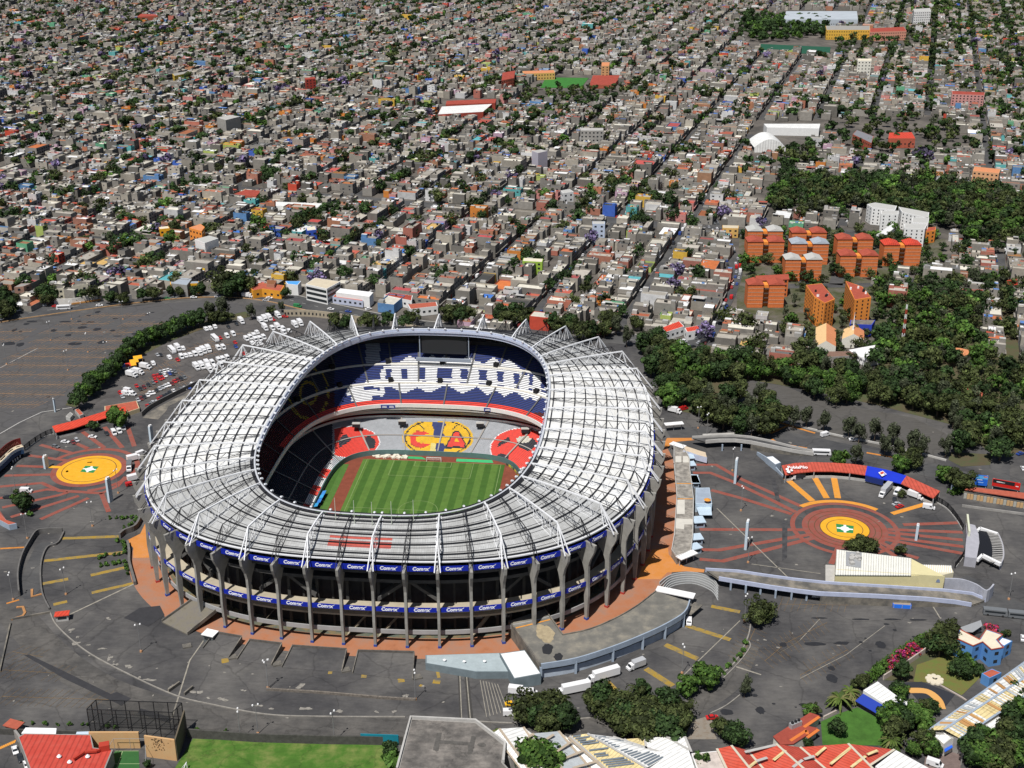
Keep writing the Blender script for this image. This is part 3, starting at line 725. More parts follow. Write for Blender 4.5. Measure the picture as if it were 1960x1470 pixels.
# ------------------------------------------------------------------ GROUND
def crop(ox, oy, s): return lambda x, y: (ox+x/s, oy+y/s)
c1, c2, c3, c4 = crop(240, 580, 3.5), crop(760, 580, 3.5), crop(240, 900, 3.5), crop(760, 900, 3.5)
c5, c6, c7, c8 = crop(0, 560, 3.5), crop(0, 900, 4.9), crop(1240, 780, 2.722), crop(0, 1170, 2.45)
d1, d2, d3, d4 = crop(760, 1170, 3.267), crop(1360, 1170, 3.267), crop(1200, 560, 2.579), crop(1340, 380, 3.161)
cr, cl = crop(1120, 900, 7), crop(240, 930, 7)
def Q(c, pts, z=0.0): return [P(*c(x, y), z) for x, y in pts]
full = lambda x, y: (x, y)
HOLE = [W(*rr(2*math.pi*i/128, 99, 112, 2.75)) for i in range(128)]
mb = MB()
for i in range(128):
    a, b = HOLE[i], HOLE[(i+1) % 128]; da, db = (a-SC).normalized(), (b-SC).normalized()
    mb.poly([(a.x, a.y, -.25), (SC.x+da.x*9000, SC.y+da.y*9000, -.25), (SC.x+db.x*9000, SC.y+db.y*9000, -.25), (b.x, b.y, -.25)])
struct(mb, 'ground', mat('city_ground', (.085, .078, .07), .95, .3, .03, second=(.13, .115, .10)))
LAND = [P(u, v) for u, v in [(-500, 662), (-200, 632), (0, 606), (110, 596), (240, 586), (330, 575), (420, 569), (520, 570), (580, 590), (640, 610), (700, 624), (800, 636), (1000, 640), (1180, 640), (1400, 690), (1640, 712), (1960, 780), (2500, 900), (2500, 1500), (1960, 2600), (0, 2600), (-700, 1500)]]
def land_r(a):
    d = Vector((math.cos(a), math.sin(a), 0)); best = 0
    for i in range(len(LAND)):
        p, q = LAND[i], LAND[(i+1) % len(LAND)]; e = q-p; den = d.x*e.y-d.y*e.x
        if abs(den) < 1e-9: continue
        t = ((p.x-SC.x)*e.y-(p.y-SC.y)*e.x)/den; s_ = ((p.x-SC.x)*d.y-(p.y-SC.y)*d.x)/den
        if t > 0 and 0 <= s_ <= 1: best = max(best, t)
    return best
mb = MB(); angs = [math.atan2(h.y-SC.y, h.x-SC.x) for h in HOLE]; rs = [land_r(a) for a in angs]
for i in range(128):
    j = (i+1) % 128; mb.poly([HOLE[i], (SC.x+math.cos(angs[i])*rs[i], SC.y+math.sin(angs[i])*rs[i], 0), (SC.x+math.cos(angs[j])*rs[j], SC.y+math.sin(angs[j])*rs[j], 0), HOLE[j]])
struct(mb, 'forecourt', M['asphalt'])
def sheet(name, pts, m, z, c=full):
    mb = MB(); mb.poly(Q(c, pts, z)); return struct(mb, name, m)
def splineP(pts, n=6):
    out = []; pts = [Vector(p) for p in pts]
    for i in range(len(pts)-1):
        p0 = pts[max(i-1, 0)]; p1 = pts[i]; p2 = pts[i+1]; p3 = pts[min(i+2, len(pts)-1)]
        for k in range(n):
            t = k/n; out.append(.5*((2*p1)+(-p0+p2)*t+(2*p0-5*p1+4*p2-p3)*t*t+(-p0+3*p1-3*p2+p3)*t**3))
    out.append(pts[-1]); return out
# the two car parks on the left
sheet('car_park', [(-260, 668), (0, 624), (60, 610), (150, 600), (280, 584), (400, 574), (455, 580), (470, 596), (400, 610), (300, 650), (220, 690), (160, 735), (128, 775), (60, 800), (0, 832), (-300, 900)], mat('car_park_asphalt', (.092, .089, .088), .9, .22, .06, second=(.072, .070, .072), fine=.2), .03)
sheet('truck_park', [(145, 778), (190, 735), (250, 690), (320, 655), (420, 622), (480, 610), (560, 600), (640, 612), (600, 650), (470, 700), (370, 745), (300, 775), (255, 790)], mat('truck_park_asphalt', (.078, .073, .072), .9, .2, .08, second=(.095, .088, .084), fine=.2), .035)
# avenue running behind the car parks and the stadium
AV = splineP(Q(full, [(-420, 676), (-150, 636), (0, 608), (70, 597), (183, 581), (280, 569), (371, 561), (457, 561), (530, 569), (590, 583), (650, 596), (720, 611), (800, 624), (900, 632), (1040, 640), (1180, 648), (1290, 660)]), 5)
mb = MB(); mb.ribbon(AV, 17, .06); struct(mb, 'avenue', M['road'])
def offset(pts, d):
    out = []
    for i, p in enumerate(pts):
        a = pts[max(i-1, 0)]; b = pts[min(i+1, len(pts)-1)]; t = (b-a); t.z = 0; t.normalize(); out.append(p+Vector((-t.y, t.x, 0))*d)
    return out
mb = MB(); mb.wall(offset(AV[:52], -9.6), .5, 0, .5); struct(mb, 'kerb', mat('orange_pale_kerb', (.42, .26, .13), .9, .3, .5))
mb = MB(); mb.wall(offset(AV, 9.6), 1.2, 0, .22); struct(mb, 'pavement', M['concrete'])
mb = MB()
A2 = offset(AV, 0)
for i in range(0, len(AV)-1):
    if i % 2 == 0: mb.ribbon([AV[i], AV[i].lerp(AV[i+1], .6)], .3, .09)
struct(mb, 'lane_marking', mat('white_lane_paint', (.42, .42, .40), .8, .2, .5))
# right hand street going up through the houses to the brick flats
ST = splineP(Q(full, [(1290, 665), (1345, 650), (1372, 600), (1392, 560), (1405, 520), (1398, 490), (1380, 460), (1362, 425), (1355, 400), (1362, 370)]), 4)
mb = MB(); mb.ribbon(ST, 12, .07); struct(mb, 'side_street', M['road'])
# parking rows on the far left lot: a line with slanting bays on both sides
def parking_row(mb, a, b, bay=2.6, ln_=5.0, w=.22, z=.07, skew=.55, sides=(1, -1), col=(1, 1, 1)):
    a = Vector(a); b = Vector(b); a.z = b.z = z; d = (b-a); L = d.length; d.normalize(); n = Vector((-d.y, d.x, 0)); mb.ribbon([a, b], w)
    k = 0
    while k*bay < L:
        p = a+d*(k*bay)
        for s_ in sides:
            if rnd.random() < .9: mb.ribbon([p, p+n*s_*ln_+d*skew*ln_*s_], w*.55, z+.01)
        k += 1
mb = MB()
for (x0, y0, x1, y1) in ((540, 575, 1560, 590), (420, 680, 1480, 690), (340, 775, 1360, 785), (130, 868, 1230, 885), (60, 970, 1130, 985), (-200, 1080, 1000, 1095), (-200, 1190, 880, 1208), (-200, 1300, 760, 1325), (-200, 1425, 470, 1440), (-200, 580, 370, 580), (-200, 670, 270, 670), (730, 480, 1280, 490), (1450, 490, 1950, 490), (1000, 395, 1700, 395)):
    s = 6.125; parking_row(mb, P(x0/s, 540+y0/s), P(x1/s, 540+y1/s), w=.4)
struct(mb, 'parking_lines', mat('orange_parking_paint', (.29, .17, .085), .9, .4, .25))
mb = MB()
for (x0, y0, x1, y1) in ((60, 470, 370, 400), (120, 530, 400, 455), (70, 610, 440, 500), (260, 400, 620, 280), (380, 320, 780, 200), (450, 345, 700, 275), (120, 600, 420, 520), (500, 360, 640, 320)):
    parking_row(mb, P(*c1(x0, y0)), P(*c1(x1, y1)), w=.22, z=.075, sides=(1, -1), skew=0)
struct(mb, 'parking_lines', MATS['orange_parking_paint'])
mb = MB(); mb.ribbon(Q(crop(0, 540, 6.125), [(0, 1005), (450, 770)], .08), .4)
mb.ribbon(Q(c5, [(0, 945), (130, 870), (280, 800), (480, 770)], .08), .6)
struct(mb, 'parking_lines', M['conc_pale'])
# dark tar patches and stains
stm = mat('fresh_tar', (.022, .023, .027), .8, .15, .5)
BZ = [0]
def blob(mb, u, v, ru, rv, z, n=18, jag=.16):
    BZ[0] = (BZ[0]+1) % 9; z += BZ[0]*.004
    c = P(u, v, z); k = (P(u+ru, v, z)-c).length; m_ = (P(u, v-rv, z)-c).length
    pts = []
    for i in range(n):
        a = 2*math.pi*i/n; r = 1+rnd.uniform(-jag, jag); pts.append((c.x+k*r*math.cos(a), c.y+m_*r*math.sin(a), z))
    mb.poly(pts)
mb = MB()
for x, y, a, b in ((1145, 350, 30, 14), (1350, 427, 34, 7), (1640, 443, 22, 9), (1720, 380, 22, 8), (1790, 355, 22, 5), (370, 460, 60, 10), (310, 490, 36, 11), (760, 463, 70, 9), (930, 460, 25, 7), (1060, 468, 50, 9), (985, 492, 32, 7), (965, 532, 54, 15), (1135, 552, 52, 17), (630, 566, 36, 13), (1320, 567, 30, 12), (800, 622, 36, 14), (1195, 705, 48, 20), (880, 722, 80, 16), (1375, 632, 60, 5), (1675, 568, 30, 6), (170, 560, 28, 18), (240, 578, 22, 8), (1040, 390, 30, 6), (1580, 605, 38, 11), (100, 720, 80, 20), (240, 730, 45, 22), (565, 1345, 25, 8)):
    blob(mb, x/6.125, 540+y/6.125, a/6.125, b/6.125, .06)
for x, y, a, b in ((940, 50, 52, 5), (680, 42, 50, 5), (1135, 50, 50, 5), (1300, 53, 60, 5), (455, 208, 22, 14), (648, 203, 68, 12), (820, 199, 48, 10), (940, 193, 12, 6), (1065, 208, 32, 22), (1152, 117, 12, 6), (998, 246, 10, 5), (756, 356, 22, 13), (758, 420, 34, 26), (580, 584, 26, 10), (310, 620, 30, 22), (275, 525, 20, 9), (395, 578, 12, 5), (100, 630, 40, 18), (1275, 160, 16, 6), (1100, 80, 18, 5), (970, 168, 9, 4), (533, 599, 8, 4)):
    blob(mb, *d2(x, y), a/3.267, b/3.267, .06)
for x, y, a, b in ((1010, 1200, 35, 38), (1080, 1250, 30, 25), (990, 1183, 14, 6)): blob(mb, *c4(x, y), a/3.5, b/3.5, 6.06)
struct(mb, 'tar_patch', stm)
mb = MB()
mb.poly(Q(c8, [(112, 205), (135, 202), (330, 295), (520, 388), (548, 378), (615, 408), (570, 442), (505, 412), (300, 315)], .095))
mb.poly(Q(c8, [(660, 455), (810, 500), (795, 525), (645, 478)], .095))
mb.poly(Q(c6, [(1310, 1290), (1500, 1270), (1545, 1360), (1390, 1465), (1160, 1385)], .095))
struct(mb, 'new_asphalt', mat('new_asphalt', (.036, .036, .040), .85, .15, .4))
mb = MB()
mb.poly(Q(c7, [(700, 590), (728, 590), (725, 780), (700, 800)], .095)); mb.poly(Q(c7, [(640, 375), (665, 375), (690, 490), (668, 480)], .095))
struct(mb, 'asphalt_patch', mat('asphalt_patch', (.045, .045, .049), .88, .3, .3, second=(.060, .059, .061)))
# pale chalky smears, scattered over the forecourt
mb = MB(); pm = mat('pale_smear', (.24, .225, .20), .95, .35, .8)
for x, y, a, b in ((360, 150, 30, 12), (365, 122, 10, 9), (415, 160, 12, 6), (480, 175, 26, 7), (517, 222, 18, 16), (540, 248, 20, 8), (600, 258, 30, 10), (700, 322, 45, 10), (650, 310, 14, 7), (810, 355, 22, 14), (920, 380, 36, 12), (975, 405, 12, 8), (1045, 415, 36, 12), (1140, 370, 20, 6), (1210, 445, 30, 7), (1270, 458, 20, 8), (1430, 460, 50, 12), (1600, 470, 36, 10), (1765, 473, 14, 8), (1850, 470, 22, 8), (1025, 145, 22, 20), (510, 35, 16, 8), (335, 88, 22, 8), (1410, 350, 36, 18), (1900, 395, 26, 10)):
    for q in range(3): blob(mb, *c8(x+rnd.uniform(-a, a)*.5, y+rnd.uniform(-b, b)*.5), a/2.45*.4, b/2.45*.45, .055+q*.006, 9, .5)
for i in range(260):
    u, v = rnd.uniform(0, 1900), rnd.uniform(620, 1400); p = P(u, v)
    if se(*loc_tq(p.x, p.y), 132, 140, 2.7) < 1: continue
    if v < 700 and u > 500 or (u > 1350 and v < 800): continue
    blob(mb, u, v, rnd.uniform(1, 4), rnd.uniform(.5, 1.6), .05+.006*(i % 3), 8, .5)
struct(mb, 'chalk_smear', pm)
sheet('estate_green', [(1415, 452), (1500, 438), (1640, 440), (1810, 458), (1800, 500), (1720, 530), (1690, 640), (1560, 640), (1410, 590)], mat('estate_grass', (.075, .085, .035), .95, .35, .08, second=(.10, .09, .075), fine=.2), -.1)
mb = MB()
for a in ([(1495, 440), (1520, 520), (1560, 560)], [(1600, 545), (1625, 440)], [(1500, 548), (1690, 545), (1740, 520)]): mb.ribbon(Q(full, a, -.05), 9)
struct(mb, 'estate_road', M['road'])
# orange ring path and the tiled strip under the fins
def band_off(mb, k0, k1, a, b, z, col=(1, 1, 1)):
    for k in range(k0, k1):
        i, j = k % NF, (k+1) % NF; fa = a(k) if callable(a) else a; fb = b(k) if callable(b) else b; fa2 = a(k+1) if callable(a) else a; fb2 = b(k+1) if callable(b) else b
        mb.poly([W(X0[i]+NX[i]*fa, Y0[i]+NY[i]*fa, z), W(X0[i]+NX[i]*fb, Y0[i]+NY[i]*fb, z), W(X0[j]+NX[j]*fb2, Y0[j]+NY[j]*fb2, z), W(X0[j]+NX[j]*fa2, Y0[j]+NY[j]*fa2, z)], col)
def wdt(k):
    i = k % NF; x, y = X0[i], Y0[i]
    if x > 60: return 12.5
    if x < -80 and y > -50: return 4.0
    return 9.0 if x < -80 else 7.0
def smooth_wdt(k): return sum(wdt(k+d) for d in range(-8, 9))/17
mb = MB(); band_off(mb, 0, NF, -6.0, smooth_wdt, .05)
struct(mb, 'ring_path', mat('orange_path_paint', (.42, .17, .085), .9, .3, .12, second=(.24, .14, .10), nw=.53, bump=.05))
mb = MB(); band_off(mb, 0, NF, -14, -6.0, .045); struct(mb, 'undercroft_floor', mat('undercroft_tiles', (.10, .13, .11), .9, .3, .3, second=(.16, .12, .06)))
mb = MB(); mb.poly(Q(cl, [(300, 430), (330, 560), (340, 960), (105, 965), (105, 830), (20, 730), (200, 640)], .07)); mb.poly(Q(cr, [(900, 1060), (1110, 1040), (1120, 1130), (1200, 1220), (1330, 1290), (1600, 1330), (1590, 1370), (1350, 1355), (1100, 1370), (1010, 1460), (700, 1460), (760, 1300)], .07))
mb.poly(Q(crop(1260, 780, 6.533), [(50, 490), (110, 380), (330, 380), (560, 375), (560, 395), (420, 410), (200, 430), (110, 500)], .07))
struct(mb, 'orange_apron', mat('bright_orange_paint', (.56, .22, .05), .9, .22, .15, second=(.42, .19, .08), nw=.58))
# ---- round plazas
REDP = mat('red_plaza_paint', (.27, .075, .055), .92, .25, .3, second=(.17, .08, .065), nw=.56); YELP = mat('yellow_plaza_paint', (.72, .36, .02), .85, .14, .4, second=(.52, .30, .05), nw=.64); ORP = mat('orange_plaza_paint', (.66, .28, .04), .85, .2, .5, second=(.40, .20, .06), nw=.62)
def disc(mb, c, r0, r1, z, a0=0, a1=2*math.pi, n=72):
    for i in range(n):
        a, b = a0+(a1-a0)*i/n, a0+(a1-a0)*(i+1)/n; pa, pb = Vector((math.cos(a), math.sin(a), 0)), Vector((math.cos(b), math.sin(b), 0))
        q = [c+pa*r0, c+pa*r1, c+pb*r1, c+pb*r0] if r0 > 0 else [c, c+pa*r1, c+pb*r1]; mb.poly([(p.x, p.y, z) for p in q])
CR = P(*c7(1026, 630)); CL = P(*c5(597, 1187))
mb = MB(); disc(mb, CR, 10.6, 18.5, .05); disc(mb, CR, 21.5, 23.6, .05)
for pts in ([(235, 298), (355, 298), (480, 370), (800, 515)], [(235, 340), (325, 340), (440, 385), (640, 480), (770, 545)], [(330, 430), (480, 470), (750, 555)], [(270, 635), (820, 637)], [(270, 740), (370, 742), (880, 655)], [(270, 790), (390, 800), (900, 670)], [(955, 815), (1010, 690)], [(1330, 610), (1630, 600)], [(1250, 635), (1640, 650)], [(1240, 650), (1640, 690)], [(1220, 670), (1645, 725)], [(1210, 682), (1640, 760)], [(1200, 695), (1340, 765), (1410, 785)], [(1185, 705), (1290, 775)]):
    mb.ribbon(Q(c7, pts, .055), 2.4)
struct(mb, 'red_plaza_bands', REDP)
mb = MB(); disc(mb, CL, 15, 17.8, .05); disc(mb, CL, 21.2, 23.6, .05, R(-75), R(150))
for pts in ([(270, 1020), (480, 1075)], [(510, 1010), (590, 1045)], [(550, 930), (700, 1040)], [(700, 900), (820, 1040)], [(855, 900), (900, 1030)], [(190, 1090), (450, 1125)], [(110, 1160), (300, 1168)], [(30, 1226), (370, 1218)], [(-60, 1305), (0, 1300), (280, 1275), (400, 1328), (700, 1345)]):
    mb.ribbon(Q(c5, pts, .055), 2.3)
for pts in ([(-60, 275), (0, 262), (440, 180), (520, 185)], [(20, 350), (560, 232), (640, 205)], [(100, 440), (740, 240)], [(380, 460), (830, 260)], [(560, 190), (950, 215), (1100, 150), (1180, 60)], [(950, 215), (1020, 390)]):
    mb.ribbon(Q(c6, pts, .058), 2.2)
mb.poly(Q(c6, [(-30, 370), (0, 380), (60, 470), (160, 500), (80, 515), (-30, 440)], .06))
struct(mb, 'red_plaza_bands', REDP)
mb = MB(); disc(mb, CR, 0, 10.6, .07); disc(mb, CL, 0, 15, .07); mb.ribbon(Q(c5, [(328, 1167), (410, 1170)], .065), 2.4); struct(mb, 'yellow_disc', YELP)
mb = MB(); disc(mb, CR, 7.6, 7.9, .085); disc(mb, CR, 10.5, 10.9, .085); disc(mb, CR, 12.9, 13.2, .085); disc(mb, CR, 15.6, 15.9, .085); disc(mb, CL, 12.4, 12.75, .085); struct(mb, 'disc_outline', mat('dark_line_paint', (.10, .06, .03), .9))
mb = MB()
mb.ribbon(Q(c7, [(722, 370), (858, 487)], .09), 3.1); mb.ribbon(Q(c7, [(870, 365), (932, 472)], .09), 2.9); mb.ribbon(Q(c7, [(970, 368), (990, 472)], .09), 2.9); mb.ribbon(Q(c7, [(1272, 553), (1455, 500)], .09), 2.6); disc(mb, CR, 23.7, 26.2, .088, R(52-10), R(127), 30)
struct(mb, 'orange_plaza_bands', ORP)
GRN = mat('emblem_green', (.03, .22, .07), .8); WEM = mat('emblem_white', (.8, .8, .78), .7)
for c, px, s in ((CR, [(980, 605), (1073, 617), (1070, 655), (985, 648)], c7), (CL, [(572, 1160), (663, 1165), (625, 1208), (537, 1200)], c5)):
    mb = MB(); q = Q(s, px, .095); mb.poly(q); struct(mb, 'emblem_field', GRN); m_ = sum(q, Vector())/4; r = (q[0]-q[2]).length*.2
    mb = MB(); disc(mb, m_, 0, r, .11, n=24)
    for i in range(4):
        e_ = (q[i]+q[(i+1) % 4])/2; d = (e_-m_); mb.ribbon([m_+d*.35, m_+d*.95], r*.55, .112)
    struct(mb, 'emblem', WEM)
# yellow road bars and small marks
YB = mat('worn_yellow_paint', (.40, .26, .04), .9, .35, .45, second=(.13, .11, .07), nw=.52)
mb = MB()
for c, pts, w in ((c6, [(570, 640), (1130, 620)], 2.2), (c6, [(415, 850), (1150, 770)], 2.2), (c6, [(400, 1065), (640, 1020)], 2.2), (c6, [(850, 985), (1165, 915)], 2.2), (c6, [(860, 1150), (1250, 1060)], 2.0), (c6, [(500, 1260), (630, 1230)], 2.0),
                  (c7, [(330, 1035), (480, 1065)], 2.2), (c7, [(200, 1135), (430, 1210)], 2.3), (c7, [(90, 1235), (260, 1310)], 2.6), (c7, [(-10, 1360), (130, 1450)], 2.6), (d1, [(1310, 440), (1360, 490)], 2.6),
                  (c3, [(1385, 1285), (1370, 1365)], 1.5), (c3, [(1630, 1250), (1595, 1390)], 2.0), (c3, [(665, 1260), (670, 1290)], 2.6), (c3, [(1845, 1395), (1850, 1420)], 2.4), (c4, [(265, 1320), (280, 1390)], 1.2), (c4, [(240, 1415), (290, 1420)], 2.2), (c4, [(150, 1440), (170, 1445)], 1.2)):
    mb.ribbon(Q(c, pts, .05), w)
struct(mb, 'yellow_road_bar', YB)
mb = MB()
for c, pts in ((crop(1260, 780, 6.533), [(1420, 395), (1490, 445), (1590, 462)]), (crop(1260, 780, 6.533), [(1615, 468), (1725, 485)]), (crop(1260, 780, 6.533), [(1750, 492), (1860, 508)]), (crop(1260, 780, 6.533), [(1215, 405), (1365, 400)]), (crop(1260, 780, 6.533), [(1400, 325), (1620, 225)]), (crop(1260, 780, 6.533), [(1370, 200), (1450, 170), (1960, 320)]), (c7, [(1140, 235), (1310, 265)])):
    mb.ribbon(Q(c, pts, .07), 1.5)
mb.ribbon(Q(c6, [(0, 735), (240, 722)], .06), 1.2); mb.ribbon(Q(c6, [(60, 1250), (180, 1215)], .06), 1.0)
struct(mb, 'orange_road_line', mat('orange_line_paint', (.50, .20, .04), .9, .25, .5))
mb = MB()
for c, pts, w in ((c7, [(360, 525), (735, 890)], .5), (c7, [(540, 815), (900, 865)], .4), (c7, [(480, 1110), (160, 1420)], .4), (c7, [(60, 1230), (430, 1130)], .0), (c8, [(960, 130), (890, 230), (800, 520)], .5), (c6, [(650, 1355), (1260, 1065)], .7), (c7, [(460, 1350), (590, 1392)], .7), (c7, [(1485, 1035), (1525, 1100)], .5), (d2, [(690, 40), (560, 180), (430, 260)], .25), (d2, [(1090, 90), (850, 270), (560, 420)], .25)):
    if w: mb.ribbon(Q(c, pts, .06), w)
struct(mb, 'pale_line', mat('faded_line_paint', (.27, .25, .21), .9, .3, .5))
mb = MB()
for c, a, b in ((d2, (470, 200), (730, 70)), (d2, (430, 260), (560, 180)), (d2, (560, 400), (860, 240)), (d2, (340, 310), (470, 200)), (c7, (690, 1025), (1050, 1030)), (c8, (20, 275), (330, 295)), (c8, (10, 400), (520, 415)), (c8, (60, 190), (200, 215)), (c7, (560, 1150), (470, 1340))):
    parking_row(mb, P(*c(*a)), P(*c(*b)), w=.16, z=.06, skew=.4)
struct(mb, 'bay_lines', mat('dull_bay_paint', (.19, .12, .05), .9, .35, .4))
# curved service road at the bottom and its kerb
RD = splineP(Q(c8, [(-300, 30), (30, 10), (110, 60), (200, 160), (330, 270), (500, 370), (700, 440), (900, 490), (1200, 535), (1500, 555), (1900, 560), (2300, 570)]), 5)
mb = MB(); mb.ribbon(RD, 13, .04); struct(mb, 'service_road', mat('service_road_asphalt', (.076, .073, .070), .9, .22, .1, second=(.098, .092, .085), fine=.2))
KB = splineP(Q(c8, [(235, 5), (260, 60), (330, 130), (430, 205), (600, 295), (820, 395), (1000, 440), (1250, 485), (1500, 495), (1900, 497)]), 5)
mb = MB(); mb.wall(KB, .45, 0, .35); mb.wall(splineP(Q(c7, [(535, 1130), (520, 1200), (460, 1320), (370, 1400), (240, 1480)]), 5), .5, 0, .3); mb.wall(splineP(Q(d2, [(240, 190), (245, 230), (170, 330), (70, 430)]), 4), .4, 0, .35); mb.wall(splineP(Q(d2, [(0, 640), (100, 590), (215, 500)]), 4), .4, 0, .35)
mb.wall(splineP(Q(d1, [(490, 690), (800, 700), (1210, 668)]), 4), .5, 0, .3); struct(mb, 'kerb', mat('pale_kerb', (.25, .235, .21), .9, .25, .5))
mb = MB(); mb.ribbon(splineP(Q(full, [(1000, 1396), (1130, 1388), (1260, 1378), (1340, 1345), (1400, 1300), (1430, 1235)]), 5), 9, .042); struct(mb, 'exit_road', MATS['service_road_asphalt'])
# road on the right: carriageways past the side car park
mb = MB(); mb.ribbon(splineP(Q(full, [(1280, 832), (1420, 826), (1500, 838), (1600, 858), (1700, 880), (1800, 905), (1880, 925), (2000, 960)]), 4), 15, .05)
mb.ribbon(splineP(Q(full, [(1990, 760), (1925, 850), (1905, 900), (1930, 960), (2050, 1010)]), 4), 13, .055)
mb.ribbon(splineP(Q(full, [(1830, 1110), (1900, 1150), (1990, 1190)]), 4), 14, .05); struct(mb, 'right_road', M['road'])
sheet('side_car_park', [(1370, 740), (1440, 732), (1500, 738), (1560, 762), (1650, 782), (1750, 800), (1810, 830), (1825, 862), (1780, 870), (1700, 862), (1600, 838), (1500, 812), (1430, 800)], mat('side_park_asphalt', (.092, .087, .08), .9, .2, .08, second=(.078, .074, .07), fine=.2), .03)
mb = MB(); mb.wall(splineP(Q(crop(1260, 780, 6.533), [(1330, 190), (1420, 150), (1700, 225), (1960, 290), (2300, 370), (2900, 490), (3600, 670)]), 3), .7, 0, .9); mb.wall(Q(crop(1260, 780, 6.533), [(555, 355), (900, 340), (1170, 330)]), 1.5, 0, .8)
struct(mb, 'road_barrier', M['conc_pale'])
# earth under the trees
mb = MB(); em = mat('dry_earth', (.11, .085, .05), .95, .3, .12, second=(.055, .07, .03))
for i, (c, pts) in enumerate(((full, [(1225, 640), (1400, 668), (1560, 715), (1660, 715), (1700, 690), (1730, 600), (1800, 560), (1990, 520), (2100, 560), (2050, 860), (1900, 870), (1830, 815), (1690, 778), (1600, 758), (1500, 738), (1440, 728), (1375, 738), (1400, 800), (1340, 795), (1270, 780), (1250, 700)]), (full, [(1820, 865), (1900, 870), (1895, 890), (1840, 893), (1815, 880)]), (d2, [(1080, 380), (1120, 340), (1390, 215), (1530, 260), (1690, 400), (1680, 420), (1580, 520), (1430, 440), (1230, 440), (1080, 430)]), (full, [(125, 775), (160, 735), (230, 688), (310, 648), (400, 612), (470, 596), (480, 606), (420, 618), (320, 655), (250, 692), (190, 735), (145, 780)]))):
    mb.poly(Q(c, pts, .06+.006*i))
struct(mb, 'earth', em)
sheet('lawn', [(690, 690), (800, 640), (920, 600), (1090, 690), (1100, 840), (700, 835)], mat('lawn_green', (.05, .13, .02), .95, .25, .3), .07, d2)
sheet('dry_lawn', [(1290, 335), (1500, 262), (1700, 400), (1570, 525), (1430, 450), (1270, 440)], mat('dry_lawn', (.17, .15, .045), .95, .25, .3, second=(.10, .13, .03)), .08, d2)
sheet('playground', [(1200, 450), (1320, 440), (1530, 520), (1450, 620), (1300, 560)], mat('black_mat', (.03, .032, .04), .8), .09, d2)
mb = MB(); mb.ribbon(splineP(Q(d2, [(1235, 495), (1350, 500), (1420, 550), (1445, 610)], .11), 5), 3.0); struct(mb, 'playground_path', mat('apricot_paving', (.62, .33, .10), .85))
sheet('training_pitch', [(905, 597), (1500, 622), (1820, 628), (1815, 800), (780, 800)], mat('training_grass', (.060, .145, .018), .95, .25, .12, second=(.15, .165, .05), nw=.57, fine=.15), .05, c8)
sheet('courtyard', [(1370, 760), (1510, 700), (1600, 740), (1560, 990), (1330, 990)], mat('brick_paving', (.16, .12, .11), .9, .2, .5), .05, d2)
sheet('earth_yard', [(1830, 690), (1960, 650), (2000, 800), (1810, 800)], mat('rubble_earth', (.30, .27, .23), .95, .4, .6, second=(.16, .13, .10)), .05, d1)
# ------------------------------------------------------------------ BUILDINGS AND SITE OBJECTS
LANDM = []
def colmat(name, col, **k): return mat(name, col, **({'rough': .8, 'noise': .12, 'scale': .4} | k))
def prism_part(name, pts, z0, z1, m, par, label=None):
    mb = MB(); mb.prism([(p[0], p[1]) for p in pts], z0, z1); return part(mb, name, m, par, label=label)
def ctr(pts): return sum((Vector((p[0], p[1], 0)) for p in pts), Vector())/len(pts)
def ccw(pts):
    a = sum(pts[i][0]*pts[(i+1) % len(pts)][1]-pts[(i+1) % len(pts)][0]*pts[i][1] for i in range(len(pts)))
    return list(pts) if a > 0 else list(reversed(pts))
def scale_pts(pts, c, d):
    out = []
    for p in pts:
        v = Vector((p[0]-c.x, p[1]-c.y, 0)); L = v.length; out.append(Vector((c.x, c.y, 0))+v*max(.1, (L+d)/L))
    return out
def block(name, label, cat, c, roof, h, wm, rm, group=None, parapet=.6, floors=0, win=(1.6, 1.3, 3.6), over=0, wins=None, z0=0):
    """building whose roof corners are seen at pixels `roof` (crop c) at height h"""
    pts = ccw(Q(c, roof, h)); m_ = ctr(pts); LANDM.append([(p.x, p.y) for p in scale_pts(pts, m_, 4)]); e = empty(name, (m_.x, m_.y, z0), 0, label, cat, group)
    prism_part('wall', pts, z0, h+(parapet if not over else 0)-.02, wm, e)
    if over: prism_part('roof', scale_pts(pts, m_, over), h, h+.3, rm, e)
    else: prism_part('roof', scale_pts(pts, m_, -.5), h-.2, h+parapet+.03-.02+.0 if parapet < .2 else h+parapet+.01, rm, e)
    if floors:
        fh = (h-z0)/floors
        for i in range(len(pts)):
            a, b = pts[i], pts[(i+1) % len(pts)]; d = (b-a); L = d.length; d.normalize(); n = Vector((d.y, -d.x, 0))
            if n.y > .25: continue
            k = int(L//win[2])
            for f in range(floors):
                for j in range(k):
                    p = a+d*((j+.5)*L/k)+n*.04; w = MB(); w.box((p.x, p.y, z0+f*fh+fh*.38), (win[0], .1, win[1]), math.atan2(d.y, d.x)); part(w, 'window', M['glass'], e)
    return e, pts
